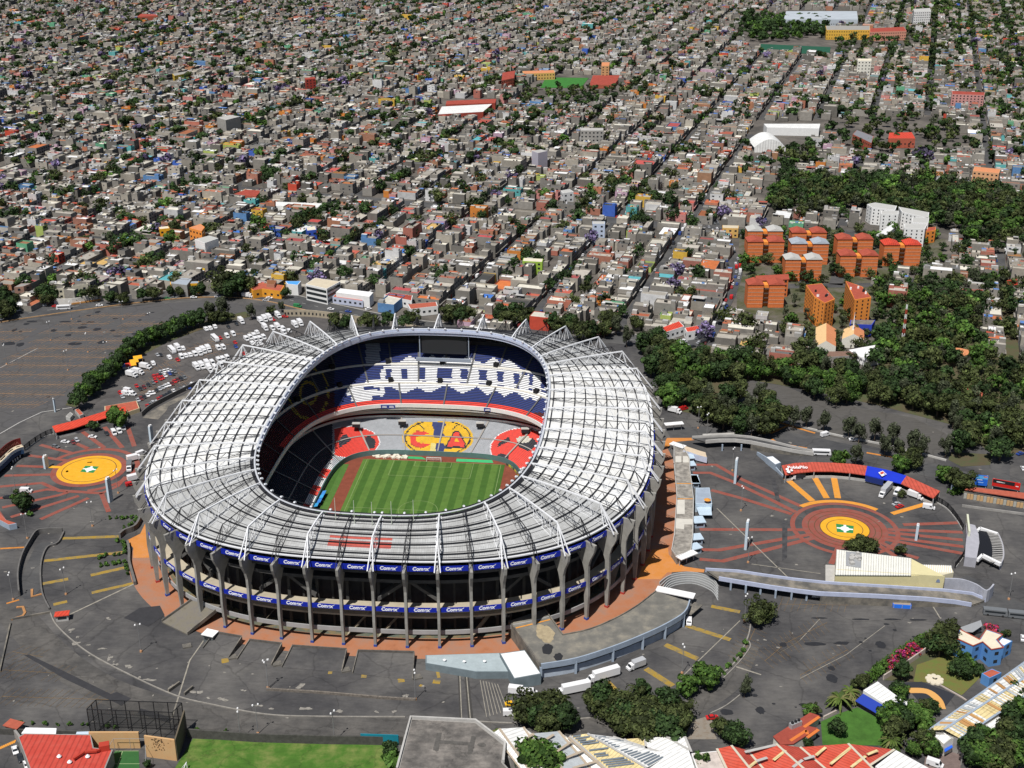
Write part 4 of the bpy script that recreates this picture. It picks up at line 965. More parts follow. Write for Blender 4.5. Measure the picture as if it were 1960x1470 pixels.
# ---- curved concrete terrace at the bottom right of the stadium, with its blue-grey wall
inner = splineP(Q(c4, [(1110, 1105), (1280, 1070), (1450, 1000), (1600, 915), (1735, 812)], 6), 4)
outer = splineP(Q(c4, [(965, 1310), (1200, 1270), (1450, 1190), (1650, 1110), (1800, 1040), (1925, 960), (1960, 880)], 6), 4)
T = empty('terrace', ctr(outer), 0, 'curved grey concrete terrace with blue-grey wall below the right side of the stadium', 'terrace')
deck = [Vector(p) for p in Q(c4, [(750, 1010), (985, 930)], 6)]+inner+list(reversed(outer))
deck = ccw(deck); mb = MB(); mb.prism([(p[0], p[1]) for p in deck], 5.4, 6.0); part(mb, 'deck', mat('stained_deck', (.155, .15, .135), .9, .25, .15, second=(.22, .20, .16), nw=.6), T)
mb = MB(); mb.wall(offset(outer, .0), .5, 4.6, 6.9); part(mb, 'parapet', M['bluegrey'], T)
mb = MB(); mb.wall(offset(outer, 1.2), .5, 0, 5.3); part(mb, 'wall', mat('pale_blue_wall', (.42, .48, .56), .7, .15, .3), T)
mb = MB(); mb.wall(offset(outer, .6), .3, 3.6, 4.7); part(mb, 'dark_band', M['glass'], T)
for i in range(0, len(outer), 4):
    p = offset(outer, .2)[i]; mb = MB(); mb.box((p.x, p.y, 0), (.9, .9, 5.4)); part(mb, 'pilaster', M['bluegrey'], T)
mb = MB(); mb.wall(inner, .35, 0, 6.5); part(mb, 'inner_wall', M['conc_dark'], T)
mb = MB(); mb.wall(Q(c4, [(750, 1015), (790, 1065), (965, 1310)], 6), .5, 0, 6.6); part(mb, 'side_wall', M['conc_dark'], T)
mb = MB(); mb.wall(Q(c4, [(985, 930), (1110, 1105)], 6), .4, 0, 6.6); part(mb, 'side_wall', M['conc_dark'], T)
mb = MB(); mb.ribbon(Q(c4, [(790, 1058), (905, 1030), (1025, 1000)], 6.05), .7); part(mb, 'orange_edge', ORP, T)
mb = MB()
for x, y, a, b in ((990, 1090, 60, 45), (1010, 1120, 40, 35), (960, 1060, 30, 30)): blob(mb, *c4(x, y), a/3.5, b/3.5, 6.03)
part(mb, 'stain', mat('ochre_stain', (.34, .28, .18), .95, .25, .5), T)
# lower flat roof next to it
block('annex', 'low pale grey-blue flat roofed annex with vents between orange path and ramp', 'annex', c4, [(190, 1240), (690, 1225), (750, 1350), (530, 1352), (190, 1292)], 3.0, mat('annex_wall', (.16, .20, .22), .8, .15, .4), mat('annex_roof', (.34, .40, .42), .8, .12, .3), parapet=.1)
for i, (x, y) in enumerate(((318, 1280), (450, 1290), (586, 1288))):
    p = P(*c4(x, y), 3.2); mb = MB(); mb.tube(p, p+Vector((0, 0, .7)), .35, n=10); mb.tube(p+Vector((0, 0, .7)), p+Vector((0, 0, 1.0)), .65, .2, 10)
    tag(mb.build('roof_vent', M['white']), nth(i+1)+' white mushroom vent from the left on the low blue-grey roof', 'vent', 'vents on the low annex roof')
e, pts = block('annex', 'dark walled annex with a bright white flat roof beside the curved terrace', 'annex', c4, [(688, 1228), (855, 1205), (965, 1365), (785, 1398)], 4.6, mat('annex_wall', (.16, .2, .22)), M['white'], parapet=.1)
# ---- ramp slab up to the concourse on the lower left
rp = Q(c3, [(245, 1015), (420, 1100)], .6)+Q(c3, [(660, 890), (440, 868)], 5.6)
rp = Q(c3, [(245, 1015), (415, 1098)], .5)+Q(c3, [(655, 905), (442, 875)], 5.2)
e = empty('access_ramp', ctr(rp), 0, 'sloping worn concrete ramp rising to the stadium on the lower left', 'ramp')
mb = MB(); q = [Vector(p) for p in rp]; mb.prism([(p.x, p.y) for p in q], [0, 0, 4.4, 4.4], [.5, .5, 5.2, 5.2]); part(mb, 'slab', mat('worn_ramp', (.20, .18, .14), .95, .35, .35, second=(.12, .11, .10)), e)
for a, b in ((0, 3), (1, 2)):
    mb = MB(); mb.wall([q[a], q[b]], .4, [.0, 4.4], [1.4, 6.2]); part(mb, 'side_wall', M['conc_dark'], e)
for x, y, rz in ((5.5, 0, 0), ): pass
# four wedge terraces with stair slots between them
for i, (nn_, ss_, lab) in enumerate((([(600, 1090), (780, 1122)], [(690, 1262), (520, 1195)], 'smallest, by the booth'), ([(832, 1142), (1048, 1168)], [(978, 1308), (748, 1270)], 'second from the left'), ([(1118, 1182), (1482, 1206)], [(1450, 1352), (1048, 1322)], 'third from the left'), ([(1558, 1215), (1935, 1225)], [(1925, 1405), (1522, 1362)], 'fourth from the left, with yellow marks'))):
    q = Q(c3, nn_, 2.4)+Q(c3, ss_, .1); e = empty('stair_terrace', ctr(q), 0, 'wedge shaped asphalt terrace above the orange path, '+lab, 'terrace', 'asphalt terraces between the stair slots')
    mb = MB(); mb.prism([(p.x, p.y) for p in q], 0, [2.4, 2.4, .12, .12]); part(mb, 'slab', M['asphalt'], e)
    for a, b in ((1, 2), (0, 3)):
        mb = MB(); mb.wall([q[a], q[b]], .35, 0, [3.1, .9]); part(mb, 'side_wall', M['conc_dark'], e)
    mb = MB(); mb.wall([q[0], q[1]], .35, 0, 3.3); part(mb, 'parapet', mat('sooty_parapet', (.11, .10, .09), .95, .3, .8), e)
for i, (x, y) in enumerate(((415, 1190), (720, 1265), (1020, 1310), (1480, 1352), (1960, 1400))):
    p = P(*c3(x, y)); e = empty('stair_flight', p, R(20), nth(i+1)+' short concrete stair flight from the left between the asphalt terraces', 'stairs', 'stair flights down to the orange path')
    for k in range(4): mb = MB(); mb.box((0, .8*k, 0), (3.2, .75, .16*(4-k))); lpart(mb, 'step', M['conc_dark'], e)
# long low broken wall on the forecourt
mb = MB(); mb.wall(splineP(Q(c8, [(1250, 370), (1500, 385), (1800, 410), (1950, 418)]), 6), .6, 0, .9); tag(mb.build('low_wall', mat('rubble_wall', (.16, .14, .12), .95, .4, 1.0, bump=.3)), 'long low broken stone wall on the asphalt forecourt', 'wall')
for i, pts in enumerate(([(790, 380), (843, 342)], [(865, 395), (905, 362)])):
    mb = MB(); mb.wall(Q(c8, pts), .6, 0, 1.3); tag(mb.build('low_wall', M['conc_dark']), ('left' if i == 0 else 'right')+' stub of the pair of short walls at the kerb gap', 'wall')
mb = MB(); mb.wall(Q(c8, [(0, 285), (50, 60)]), .5, 0, .8); mb.wall(Q(c8, [(50, 42), (235, 8)]), .5, 0, .8); tag(mb.build('low_wall', M['conc_dark']), 'low dark wall with an angle at the far left of the forecourt', 'wall')
# drainage tracks left of the big flat roof
mb = MB()
for x0, x1 in ((385, 397), (425, 450), (440, 470)): mb.ribbon(Q(d1, [(x0, 380), (x1, 668)], .05), .7)
struct(mb, 'drain_channel', mat('channel_dark', (.05, .048, .045), .9))
mb = MB()
for x0, x1 in ((392, 404), (433, 458)): mb.ribbon(Q(d1, [(x0, 385), (x1, 668)], .055), .35)
for i in range(7): mb.ribbon(Q(d1, [(520+i*18, 430+i*4), (560+i*22, 660-i*6)], .052), .25)
struct(mb, 'scuff_line', MATS['faded_line_paint'])
# ---- sunken drive at the left
def drive(lab, wallpts, c, h, w=.6):
    mb = MB(); mb.wall(splineP(Q(c, wallpts), 5), w, 0, h); return tag(mb.build('retaining_wall', mat('dark_retaining_wall', (.13, .125, .12), .9, .2, .4)), lab, 'wall')
drive('tall curved retaining wall on the outer side of the sunken drive', [(185, 1185), (175, 1000), (215, 830), (290, 690), (350, 610), (440, 590), (590, 590)], c6, 2.6)
drive('low curved retaining wall on the inner side of the sunken drive', [(465, 1310), (395, 1150), (385, 900), (440, 740), (545, 690), (600, 590)], c6, 1.0)
mb = MB(); mb.poly(Q(c6, [(200, 1180), (205, 1010), (260, 860), (330, 720), (380, 680), (545, 670), (440, 730), (395, 880), (385, 1110), (300, 1200), (230, 1210)], .06)); struct(mb, 'sunken_drive', M['road'])
drive('short curved dark retaining wall with hedge by the left orange path', [(1125, 640), (1175, 600), (1270, 560), (1320, 480), (1340, 440)], c6, 2.6, 1.0)
drive('narrow dark retaining wall along the left orange path, lower part', [(1200, 690), (1215, 780), (1215, 880), (1250, 1010), (1270, 1080)], c6, 1.8, 1.0)
for c, pts, lab in ((c6, [(300, 1120), (300, 1190), (390, 1165)], 'orange kerb island in the mouth of the sunken drive'), (c6, [(155, 1290), (215, 1285), (235, 1340), (215, 1370), (105, 1405)], 'orange kerb island left of the red roofed booth')):
    mb = MB(); mb.wall(Q(c, pts), 1.0, 0, .4); tag(mb.build('kerb_island', mat('orange_kerb', (.40, .20, .08), .9, .25, .6)), lab, 'kerb')
drive('dark curved retaining wall at the foot of the truck park', [(950, 830), (1010, 780), (1120, 720), (1280, 640), (1400, 585)], c5, 2.6)
mb = MB(); mb.poly(Q(c5, [(955, 838), (1060, 850), (1115, 790), (1130, 760), (1300, 680), (1290, 655), (1120, 735), (1010, 795)], .05)); struct(mb, 'sunken_drive', M['conc_dark'])
# booths
def booth(loc, sz, h, roofm, wallm, lab, rz=0, group=None):
    e = empty('booth', loc, rz, lab, 'booth', group); w = MB(); w.box((0, 0, 0), (sz[0], sz[1], h)); lpart(w, 'wall', wallm, e)
    r = MB(); r.box((0, 0, h), (sz[0]+.9, sz[1]+.9, .3)); lpart(r, 'roof', roofm, e); g = MB(); g.box((0, -sz[1]/2-.04, h*.4), (sz[0]*.7, .1, h*.4)); lpart(g, 'window', M['glass'], e); return e
REDR = mat('red_roof_paint', (.60, .065, .035), .6, .15, .4, stripe=(.4, 1.4)); BRR = mat('brick_red_roof', (.40, .10, .06), .7, .15, .5)
booth(P(*c6(590, 1400)), (4.6, 2.6), 2.5, REDR, M['conc_pale'], 'small booth with a red flat roof on the left forecourt', R(12))
booth(P(*c3(572, 1140)), (4.2, 3.4), 3.2, M['white'], mat('booth_dark_wall', (.12, .13, .13), .6), 'small dark booth with a white roof beside the stair terraces', R(-20))
# ---- platform with ticket kiosks right of the stadium
pl_ = Q(cr, [(1190, -80), (1200, 0), (1230, 360), (1210, 640), (1195, 880), (1160, 1080), (1230, 1180), (1415, 1085), (1440, 880), (1450, 400), (1400, 0), (1395, -150), (1300, -330), (1190, -330)], 3.2)
e = empty('kiosk_platform', ctr(pl_), 0, 'long grey paved platform right of the stadium with pale roof patches', 'platform')
prism_part('deck', pl_, 0, 3.2, mat('platform_paving', (.22, .205, .185), .9, .3, .35, second=(.30, .28, .25)), e)
mb = MB(); mb.wall([Vector(p) for p in pl_], .4, 3.0, 4.0, closed=True); part(mb, 'parapet', M['conc_pale'], e)
for pts in ([(1228, 395), (1335, 395), (1335, 585), (1228, 585)], [(1215, 645), (1440, 655), (1440, 725), (1330, 725), (1325, 790), (1212, 780)], [(1210, -190), (1290, -190), (1290, -110), (1210, -110)], [(1310, -190), (1385, -185), (1390, -105), (1310, -105)]):
    mb = MB(); mb.prism(Q(cr, pts, 3.4), 3.25, 3.4); part(mb, 'pale_slab', mat('pale_slab', (.55, .53, .48), .9, .08, .4), e)
for a in ([(1200, 175), (1440, 180)], [(1228, 383), (1450, 383)]):
    mb = MB(); mb.ribbon(Q(cr, a, 3.27), .7); part(mb, 'orange_edge', ORP, e)
KW = mat('pale_blue_kiosk', (.47, .58, .68), .6, .08, .5); K = [((1440, 110), (5, 3.0), -8), ((1475, 165), (3.5, 6), 0), ((1515, 695), (5.5, 6.5), 8), ((1490, 925), (5, 5.5), 10), ((1468, 1055), (5, 5), 25)]
for i, ((x, y), sz, rz) in enumerate(K): booth(P(*cr(x, y+40)), (sz[0]*.8, sz[1]*.8), 2.6, KW, M['bluegrey'], nth(i+1)+' pale blue ticket kiosk from the top along the platform edge', R(rz), 'pale blue ticket kiosks along the platform')
for i, ((x, y), sz, rz) in enumerate((((385, 640), (4.5, 5), 8), ((400, 730), (4.5, 5), 8), ((450, 930), (3.5, 9), 4))): booth(P(*crop(1260, 780, 6.533)(x, y+35)), (sz[0]*.8, sz[1]*.8), 2.6, KW, M['bluegrey'], nth(i+1)+' pale blue kiosk from the top by the upper end of the platform', R(rz), 'pale blue ticket kiosks along the platform')
def canopy(c, a, b, w, z, lab, m=None):
    A, B = P(*c(*a), z), P(*c(*b), z); e = empty('canopy', ((A.x+B.x)/2, (A.y+B.y)/2, 0), 0, lab, 'canopy'); mb = MB(); mb.wall([A, B], w, z, z+.35); part(mb, 'roof', m or M['white'], e)
    for t in (.08, .5, .92):
        p = A.lerp(B, t); mb = MB(); mb.box((p.x, p.y, 0), (.4, .4, z)); part(mb, 'post', M['steel'], e)
canopy(cr, (1250, 1185), (1475, 1095), 3.6, 3.6, 'long white sloping canopy at the lower end of the kiosk platform')
canopy(crop(1260, 780, 6.533), (160, 445), (330, 500), 3.6, 3.6, 'white canopy at the upper end of the kiosk platform')
canopy(crop(1260, 780, 6.533), (80, 215), (310, 195), 3.2, 3.6, 'white canopy near the stadium at the upper right')
canopy(c7, (45, 945), (243, 985), 4.0, 3.8, 'long white canopy over the curved stair plaza')
canopy(c7, (205, 1075), (265, 1025), 3.6, 2.4, 'short dark canopy beside the curved terrace wall', M['conc_dark'])
# blue-grey kiosk building with clutter
e, pts = block('kiosk_building', 'blue-grey kiosk building with orange parasol on its roof terrace', 'kiosk', cr, [(1480, 255), (1665, 250), (1700, 470), (1478, 465)], 3.6, KW, M['bluegrey'], parapet=.7)
mb = MB(); p = P(*cr(1635, 440), 4.2); mb.tube(p, p+Vector((0, 0, 2)), .08, n=6); mb.tube(p+Vector((0, 0, 1.7)), p+Vector((0, 0, 2.5)), 1.6, .1, 12); tag(mb.build('parasol', ORP), 'orange parasol on the kiosk building', 'parasol')
mb = MB(); mb.prism(Q(cr, [(1490, 500), (1685, 480), (1700, 600), (1530, 600)], 2.6), 2.4, 2.6); part(mb, 'awning', KW, e)
# wavy stair awning
mb = MB(); a = splineP(Q(crop(1260, 780, 6.533), [(310, 545), (400, 570), (480, 600), (610, 635)], 3.4), 4); b = splineP(Q(crop(1260, 780, 6.533), [(335, 480), (430, 510), (520, 540), (590, 560)], 3.8), 4)
for i in range(len(a)-1): mb.poly([a[i], a[i+1], b[i+1], b[i]], (.55, .45, .33)); mb.poly([a[i]-Vector((0, 0, 2.6)), a[i+1]-Vector((0, 0, 2.6)), a[i+1]+Vector((0, 0, .5)), a[i]+Vector((0, 0, .5))], (.50, .55, .68))
tag(mb.build('stair_awning', M['vc']), 'wavy tan and pale violet stair shelter at the top of the right plaza', 'shelter')
# ---- elevated walkways
def walkway(lab, c, north, south, z, posts, solid_from=None, m=None, fas=None):
    n_ = len(north); zs = z if hasattr(z, '__len__') else [z]*n_
    A = [P(*c(*p), zz) for p, zz in zip(north, zs)]; B = [P(*c(*p), zz) for p, zz in zip(south, zs)]; e = empty('walkway', ctr(A+B), 0, lab, 'walkway'); mb = MB()
    for i in range(n_-1):
        mb.poly([B[i], B[i+1], A[i+1], A[i]]); mb.poly([q-Vector((0, 0, .6)) for q in (A[i], A[i+1], B[i+1], B[i])])
    part(mb, 'deck', m or M['conc_dark'], e)
    for L in (A, B):
        mb = MB(); mb.wall(L, .5, [max(0, q.z-.7) for q in L], [q.z+1.1 for q in L]); part(mb, 'parapet', fas or mat('lilac_parapet', (.42, .46, .60), .7, .1, .4), e)
    if solid_from is not None:
        mb = MB(); mb.wall(B[solid_from:], .35, 0, [max(.1, q.z-.7) for q in B[solid_from:]]); part(mb, 'wall', M['conc_dark'], e)
    for x, y in posts:
        p = P(*c(x, y)); mb = MB(); mb.box((p.x, p.y, 0), (.7, .7, zs[0]-.6)); part(mb, 'post', M['bluegrey'], e)
    return e
walkway('long elevated walkway with lilac parapets between the right plaza and lower car park', c7, [(300, 848), (470, 858), (600, 878), (760, 900), (930, 918), (1250, 938), (1540, 957), (1690, 975), (1760, 1005)], [(370, 893), (500, 915), (640, 938), (780, 958), (900, 972), (1200, 985), (1450, 1000), (1600, 1015), (1685, 1030)], [4.2]*6+[3.4, 2.0, .9], [(430, 950), (508, 965), (585, 972), (663, 992), (746, 1000), (825, 1005)], 4)
walkway('elevated walkway with white parapets at the top of the right plaza', crop(1260, 780, 6.533), [(420, 382), (700, 370), (950, 362), (1150, 380), (1400, 430), (1650, 495), (1950, 560)], [(590, 432), (760, 418), (960, 416), (1160, 440), (1400, 490), (1680, 545), (1940, 585)], [4]*4+[3.2, 2.2, 1.0], [(797, 540), (1035, 540)], 3, M['road'], M['conc_pale'])
# stairs plaza (curved steps) left of the walkway
for i in range(6):
    mb = MB(); mb.wall(splineP(Q(c7, [(60+i*5, 925+i*14), (120, 885+i*10), (230, 872+i*9), (330, 900+i*11), (365, 945+i*12)]), 4), .35, 0, 1.4-i*.22)
    tag(mb.build('railing', mat('pale_steel_rail', (.38, .39, .39), .5)), nth(i+1)+' curved rail from the top of the stair plaza below the orange apron', 'railing', 'curved rails of the stair plaza')
# ---- pylons (white monoliths)
def pylon(c, base, top, lab, w=2.6, t=1.1):
    p = P(*c(*base)); h = 10.0
    for _ in range(40):
        v = PJ(p.x, p.y, h)[1]; h += (v-c(*top)[1])*.1
    e = empty('pylon', p, R(70), lab, 'pylon', 'pale monolith pylons on the round plazas'); mb = MB(); mb.box((0, 0, 0), (w, t, h-.4)); lpart(mb, 'shaft', mat('pylon_pale_blue', (.52, .62, .70), .5, .05, .4), e)
    mb = MB(); mb.box((0, 0, h-.4), (w*.8, t*.8, .6)); mb.tube((-.5, 0, h), (-.5, 0, h+.7), .25); lpart(mb, 'cap', M['white'], e)
    mb = MB(); mb.box((w/2+.03, 0, .5), (.08, t*.8, h-1.5)); lpart(mb, 'panel', M['conc_dark'], e)
pylon(c7, (455, 392), (452, 265), 'tall pale blue pylon at the upper left of the right plaza'); pylon(c7, (510, 735), (513, 588), 'tall pale blue pylon at the lower left of the right plaza'); pylon(c7, (1397, 690), (1398, 608), 'pale blue pylon on the right side of the right plaza', 1.6)
pylon(c5, (312, 1175), (315, 1093), 'short pale pylon left of the yellow disc on the left plaza'); pylon(c5, (742, 1400), (728, 1240), 'tall dark sided pylon below the yellow disc on the left plaza'); pylon(c5, (1018, 1000), (1015, 890), 'pylon standing beside the upper left roof edge of the stadium', 2.2); pylon(c5, (372, 800), (370, 712), 'thin white pylon at the foot of the far left car park', .9, .6)
# ---- arc shelter on the right plaza: red, blue, red roof
def arc_roof(lab, c, north, south, h, mats, cuts, wallm, wall_h=None):
    A = [P(*c(*p), h) for p in north]; B = [P(*c(*p), h) for p in south]; e = empty('shelter', ctr(A+B), 0, lab, 'shelter')
    for (i0, i1), m_ in zip(cuts, mats):
        mb = MB()
        for i in range(i0, i1):
            mb.poly([B[i]-Vector((0, 0, .5)), B[i+1]-Vector((0, 0, .5)), A[i+1]+Vector((0, 0, .5)), A[i]+Vector((0, 0, .5))]); mb.poly([A[i]+Vector((0, 0, .2)), A[i+1]+Vector((0, 0, .2)), B[i+1]-Vector((0, 0, .8)), B[i]-Vector((0, 0, .8))])
            mb.poly([B[i]-Vector((0, 0, .9)), B[i+1]-Vector((0, 0, .9)), B[i+1]-Vector((0, 0, .5)), B[i]-Vector((0, 0, .5))])
        part(mb, 'roof', m_, e)
    mb = MB(); mb.wall(A, .3, 0, h); part(mb, 'back_wall', wallm, e)
    mb = MB(); mb.wall([b.lerp(a, .12) for a, b in zip(A, B)], .3, 0, 1.3); part(mb, 'front_wall', M['conc_pale'], e)
    mb = MB(); mb.wall([b.lerp(a, .45) for a, b in zip(A, B)], .2, 0, h-.6); part(mb, 'glazing', M['glass'], e)
    for b in B[::2]: mb = MB(); mb.box((b.x, b.y, 0), (.4, .4, h-.9)); part(mb, 'post', M['steel'], e)
    return e, A, B
z2 = crop(1480, 860, 6.125)
BLUR = mat('blue_roof_paint', (.015, .04, .50), .5, .06, .4); RR2 = mat('plaza_red_roof', (.48, .085, .055), .65, .2, .4, stripe=(0, 1.6))
aN = [(100, 200), (260, 170), (480, 160), (700, 168), (900, 180), (1100, 205), (1330, 250), (1560, 320), (1700, 385), (1850, 455), (1955, 500)]
aS = [(145, 290), (300, 262), (480, 245), (700, 245), (900, 262), (1080, 288), (1290, 340), (1500, 388), (1650, 455), (1780, 515), (1880, 560)]
e, A, B = arc_roof('long curved shelter round the right plaza with red, blue and red roof sections', z2, aN, aS, 4.6, [RR2, BLUR, RR2], [(0, 5), (5, 7), (7, 10)], M['conc_pale'])
# white lettering blobs on the red roof and the square sign on the blue one
def roof_text(s, size, c, xy, z, rz, m, name='lettering', tilt=0, bold=.05):
    me = text_mesh(s, size, bold, depth=.05); me.materials.clear(); me.materials.append(m); o = bpy.data.objects.new(name, me); C.objects.link(o); p = P(*c(*xy), z); o.location = p; o.rotation_euler = (tilt, 0, rz); return o
o = roof_text('PoblaPilo', 2.6, z2, (285, 212), 5.35, R(2), M['white'], tilt=R(16)); o.parent = e; o.matrix_parent_inverse = Matrix.Translation(e.location).inverted()
mb = MB()
for x, y, a in ((165, 235, 18), (180, 262, 22), (215, 245, 16)): blob(mb, *z2(x, y), a/6.1, a/8, 5.2)
part(mb, 'roof_logo', M['white'], e)
mb = MB(); mb.poly(Q(z2, [(1232, 272), (1285, 250), (1330, 292), (1275, 318)], 5.35)); part(mb, 'sign_square', M['white'], e)
mb = MB(); mb.poly(Q(z2, [(1248, 275), (1284, 258), (1305, 276), (1268, 294)], 5.42)); part(mb, 'sign_red_field', REDR, e)
mb = MB(); mb.poly(Q(z2, [(1300, 284), (1309, 280), (1318, 292), (1306, 300)], 5.42)); part(mb, 'sign_blue_field', BLUR, e)
mb = MB(); mb.wall([B[5]+Vector((0, -.6, 0)), B[6]+Vector((0, -.6, 0))], .2, 1.2, 3.9); part(mb, 'fascia', mat('navy_fascia', (.015, .03, .16), .6), e)
# ---- red roofed shelter on the left plaza
e, A, B = arc_roof('long shelter with bright red roof above the left plaza', c5, [(350, 900), (480, 868), (640, 820), (760, 782), (840, 768)], [(372, 930), (500, 900), (650, 850), (770, 815), (850, 800)], 4.4, [REDR], [(0, 4)], M['conc_pale'])
block('gatehouse', 'cream gatehouse block with brick red apron between red roofed shelter and truck park', 'gatehouse', c5, [(700, 762), (915, 725), (935, 775), (860, 800), (845, 765), (700, 790)], 2.2, mat('cream_wall', (.52, .44, .28), .85, .15, .5), BRR, parapet=.1)
for i, pts in enumerate(([(500, 785), (525, 775), (560, 815), (535, 825)], [(440, 830), (470, 800), (490, 815), (470, 840)])): block('stair_house', ('right' if i == 0 else 'left')+' small stair house behind the left end of the red roof', 'stair house', c5, pts, 2.0, M['conc_pale'], BRR if i == 0 else M['concrete'], parapet=.1)
# black fences round the plazas on white kerbs
def fence(c, pts, lab, h=3.0):
    L = splineP(Q(c, pts), 4); e = empty('fence', L[0], 0, lab, 'fence'); mb = MB(); mb.wall(L, .5, 0, .6); part(mb, 'kerb_base', M['conc_pale'], e)
    mb = MB()
    for i in range(len(L)-1):
        d = (L[i+1]-L[i]); n = max(1, int(d.length/.5))
        for k in range(n): p = L[i]+d*(k/n); mb.bar(p+Vector((0, 0, .6)), p+Vector((0, 0, h)), .16)
        mb.bar(L[i]+Vector((0, 0, h)), L[i+1]+Vector((0, 0, h)), .18); mb.bar(L[i]+Vector((0, 0, .9)), L[i+1]+Vector((0, 0, .9)), .15)
    part(mb, 'railing', M['black'], e)
    for i in range(0, len(L), 2): mb = MB(); mb.box((L[i].x, L[i].y, 0), (.4, .4, h+.2)); part(mb, 'post', M['black'], e)
fence(c7, [(1508, 498), (1560, 530), (1610, 590), (1640, 640)], 'black railing on white kerb round the upper right rim of the right plaza'); fence(c7, [(1655, 740), (1640, 785), (1600, 838)], 'black railing on white kerb round the lower right rim of the right plaza')
fence(c5, [(168, 1060), (240, 1005), (310, 965), (372, 945)], 'black railing on white kerb round the upper rim of the left plaza')
# ---- entrance gate on the right plaza: canopy with comb edge
zg = crop(1820, 880, 6.68)
def poly_build(name, lab, cat, c, pts, z0, z1, m): mb = MB(); mb.prism(ccw(Q(c, pts, z1)), z0, z1); return tag(mb.build(name, m), lab, cat)
e = empty('entrance_gate', P(*zg(270, 1050)), 0, 'pale fan shaped entrance gate with dark comb roof at the right rim of the plaza', 'gate')
mb = MB(); mb.prism(ccw(Q(zg, [(195, 810), (310, 835), (355, 950), (365, 1060), (330, 1260), (180, 1240), (190, 1080), (205, 960)], 4.5)), 0, 4.5); part(mb, 'portal', mat('pale_lilac_concrete', (.36, .36, .40), .8, .1, .4), e)
mb = MB(); mb.prism(ccw(Q(zg, [(345, 900), (600, 940), (640, 1020), (665, 1120), (670, 1240), (630, 1310), (405, 1200), (345, 1250), (365, 1060)], 3.2)), 2.9, 3.2); part(mb, 'canopy', mat('black_canopy', (.012, .013, .017), .6), e)
for a, b, w in (((345, 895), (375, 862), 1.0), ((375, 862), (600, 935), 1.0), ((405, 1205), (640, 1320), 1.2), ((345, 1265), (405, 1205), 1.0)):
    mb = MB(); mb.wall(Q(zg, [a, b], 4), w, 2.6, 4.0); part(mb, 'rim_beam', M['white'], e)
rim = splineP(Q(zg, [(600, 935), (640, 1020), (668, 1120), (672, 1240), (640, 1315)], 3.4), 5)
for i in range(len(rim)): p = rim[i]; mb = MB(); mb.bar(p+Vector((0, 0, .1)), p+Vector((-4.5, .6, .1)), .35, .25); part(mb, 'comb_tooth', M['conc_pale'], e)
mb = MB(); mb.wall(rim, .6, 0, 3.4); part(mb, 'rim_wall', mat('pale_lilac_concrete', (.36, .36, .40)), e)
mb = MB(); mb.wall(Q(zg, [(210, 720), (235, 940)], 6), .8, 3, 7); part(mb, 'sign_blade', mat('cream_green_sign', (.60, .62, .48), .6), e)
# left entrance gate, dark red sign board with illegible pale text
z0_ = crop(0, 820, 14.7)
e = empty('entrance_gate', P(*z0_(300, 1000)), 0, 'curved entrance gate with dark red sign board at the left rim of the left plaza', 'gate')
A = splineP(Q(z0_, [(-260, 1100), (0, 880), (250, 640), (450, 520), (620, 470)], 6.2), 4); mb = MB()
for i in range(len(A)-1): mb.poly([A[i], A[i+1], A[i+1]+Vector((1.4, -1.8, 0)), A[i]+Vector((1.4, -1.8, 0))])
mb.wall(A, 1.8, 5.0, 6.2); part(mb, 'beam', mat('cream_beam', (.62, .52, .38), .7), e)
mb = MB(); mb.wall(offset(A, -1.4), .6, 3.6, 6.0); part(mb, 'fascia', mat('sky_blue_fascia', (.45, .60, .68), .6), e)
mb = MB(); mb.wall(offset(A, -1.75), .3, 2.4, 4.4); part(mb, 'soffit_band', mat('deep_blue_band', (.02, .06, .14), .6), e)
mb = MB(); mb.wall(offset(A, 1.2), .4, 6.0, 9.6); part(mb, 'sign_board', mat('dark_red_board', (.13, .014, .014), .6), e)
mb = MB(); mb.wall(offset(A, .5), .8, 0, 5); part(mb, 'doors', M['black'], e)
Ao = offset(A, .95)
for i, s_ in enumerate(('Sucursal', 'Azteca', 'S.A.')):
    j = 7+i*3; d = (Ao[j+1]-Ao[j]); 
    me = text_mesh(s_, 1.7, .02); me.materials.clear(); me.materials.append(mat('faded_red_lettering', (.32, .13, .11), .8)); o = bpy.data.objects.new('lettering', me); C.objects.link(o); o.parent = e; o.matrix_parent_inverse = Matrix.Translation(e.location).inverted(); o.location = (Ao[j].x+.05, Ao[j].y-.1, 7.6); o.rotation_euler = (R(90), 0, math.atan2(d.y, d.x))
for x, y in ((370, 960), (435, 920), (500, 880), (570, 820)): p = P(*z0_(x, y)); mb = MB(); mb.box((p.x, p.y, 0), (.5, .5, 1.4)); part(mb, 'turnstile', M['white'], e)
block('red_rim_building', 'blue-grey wall with curved brick red top at the lower left rim of the left plaza', 'wall', c6, [(-20, 385), (60, 470), (155, 500), (85, 515), (-40, 450)], 2.6, M['bluegrey'], BRR, parapet=.1)
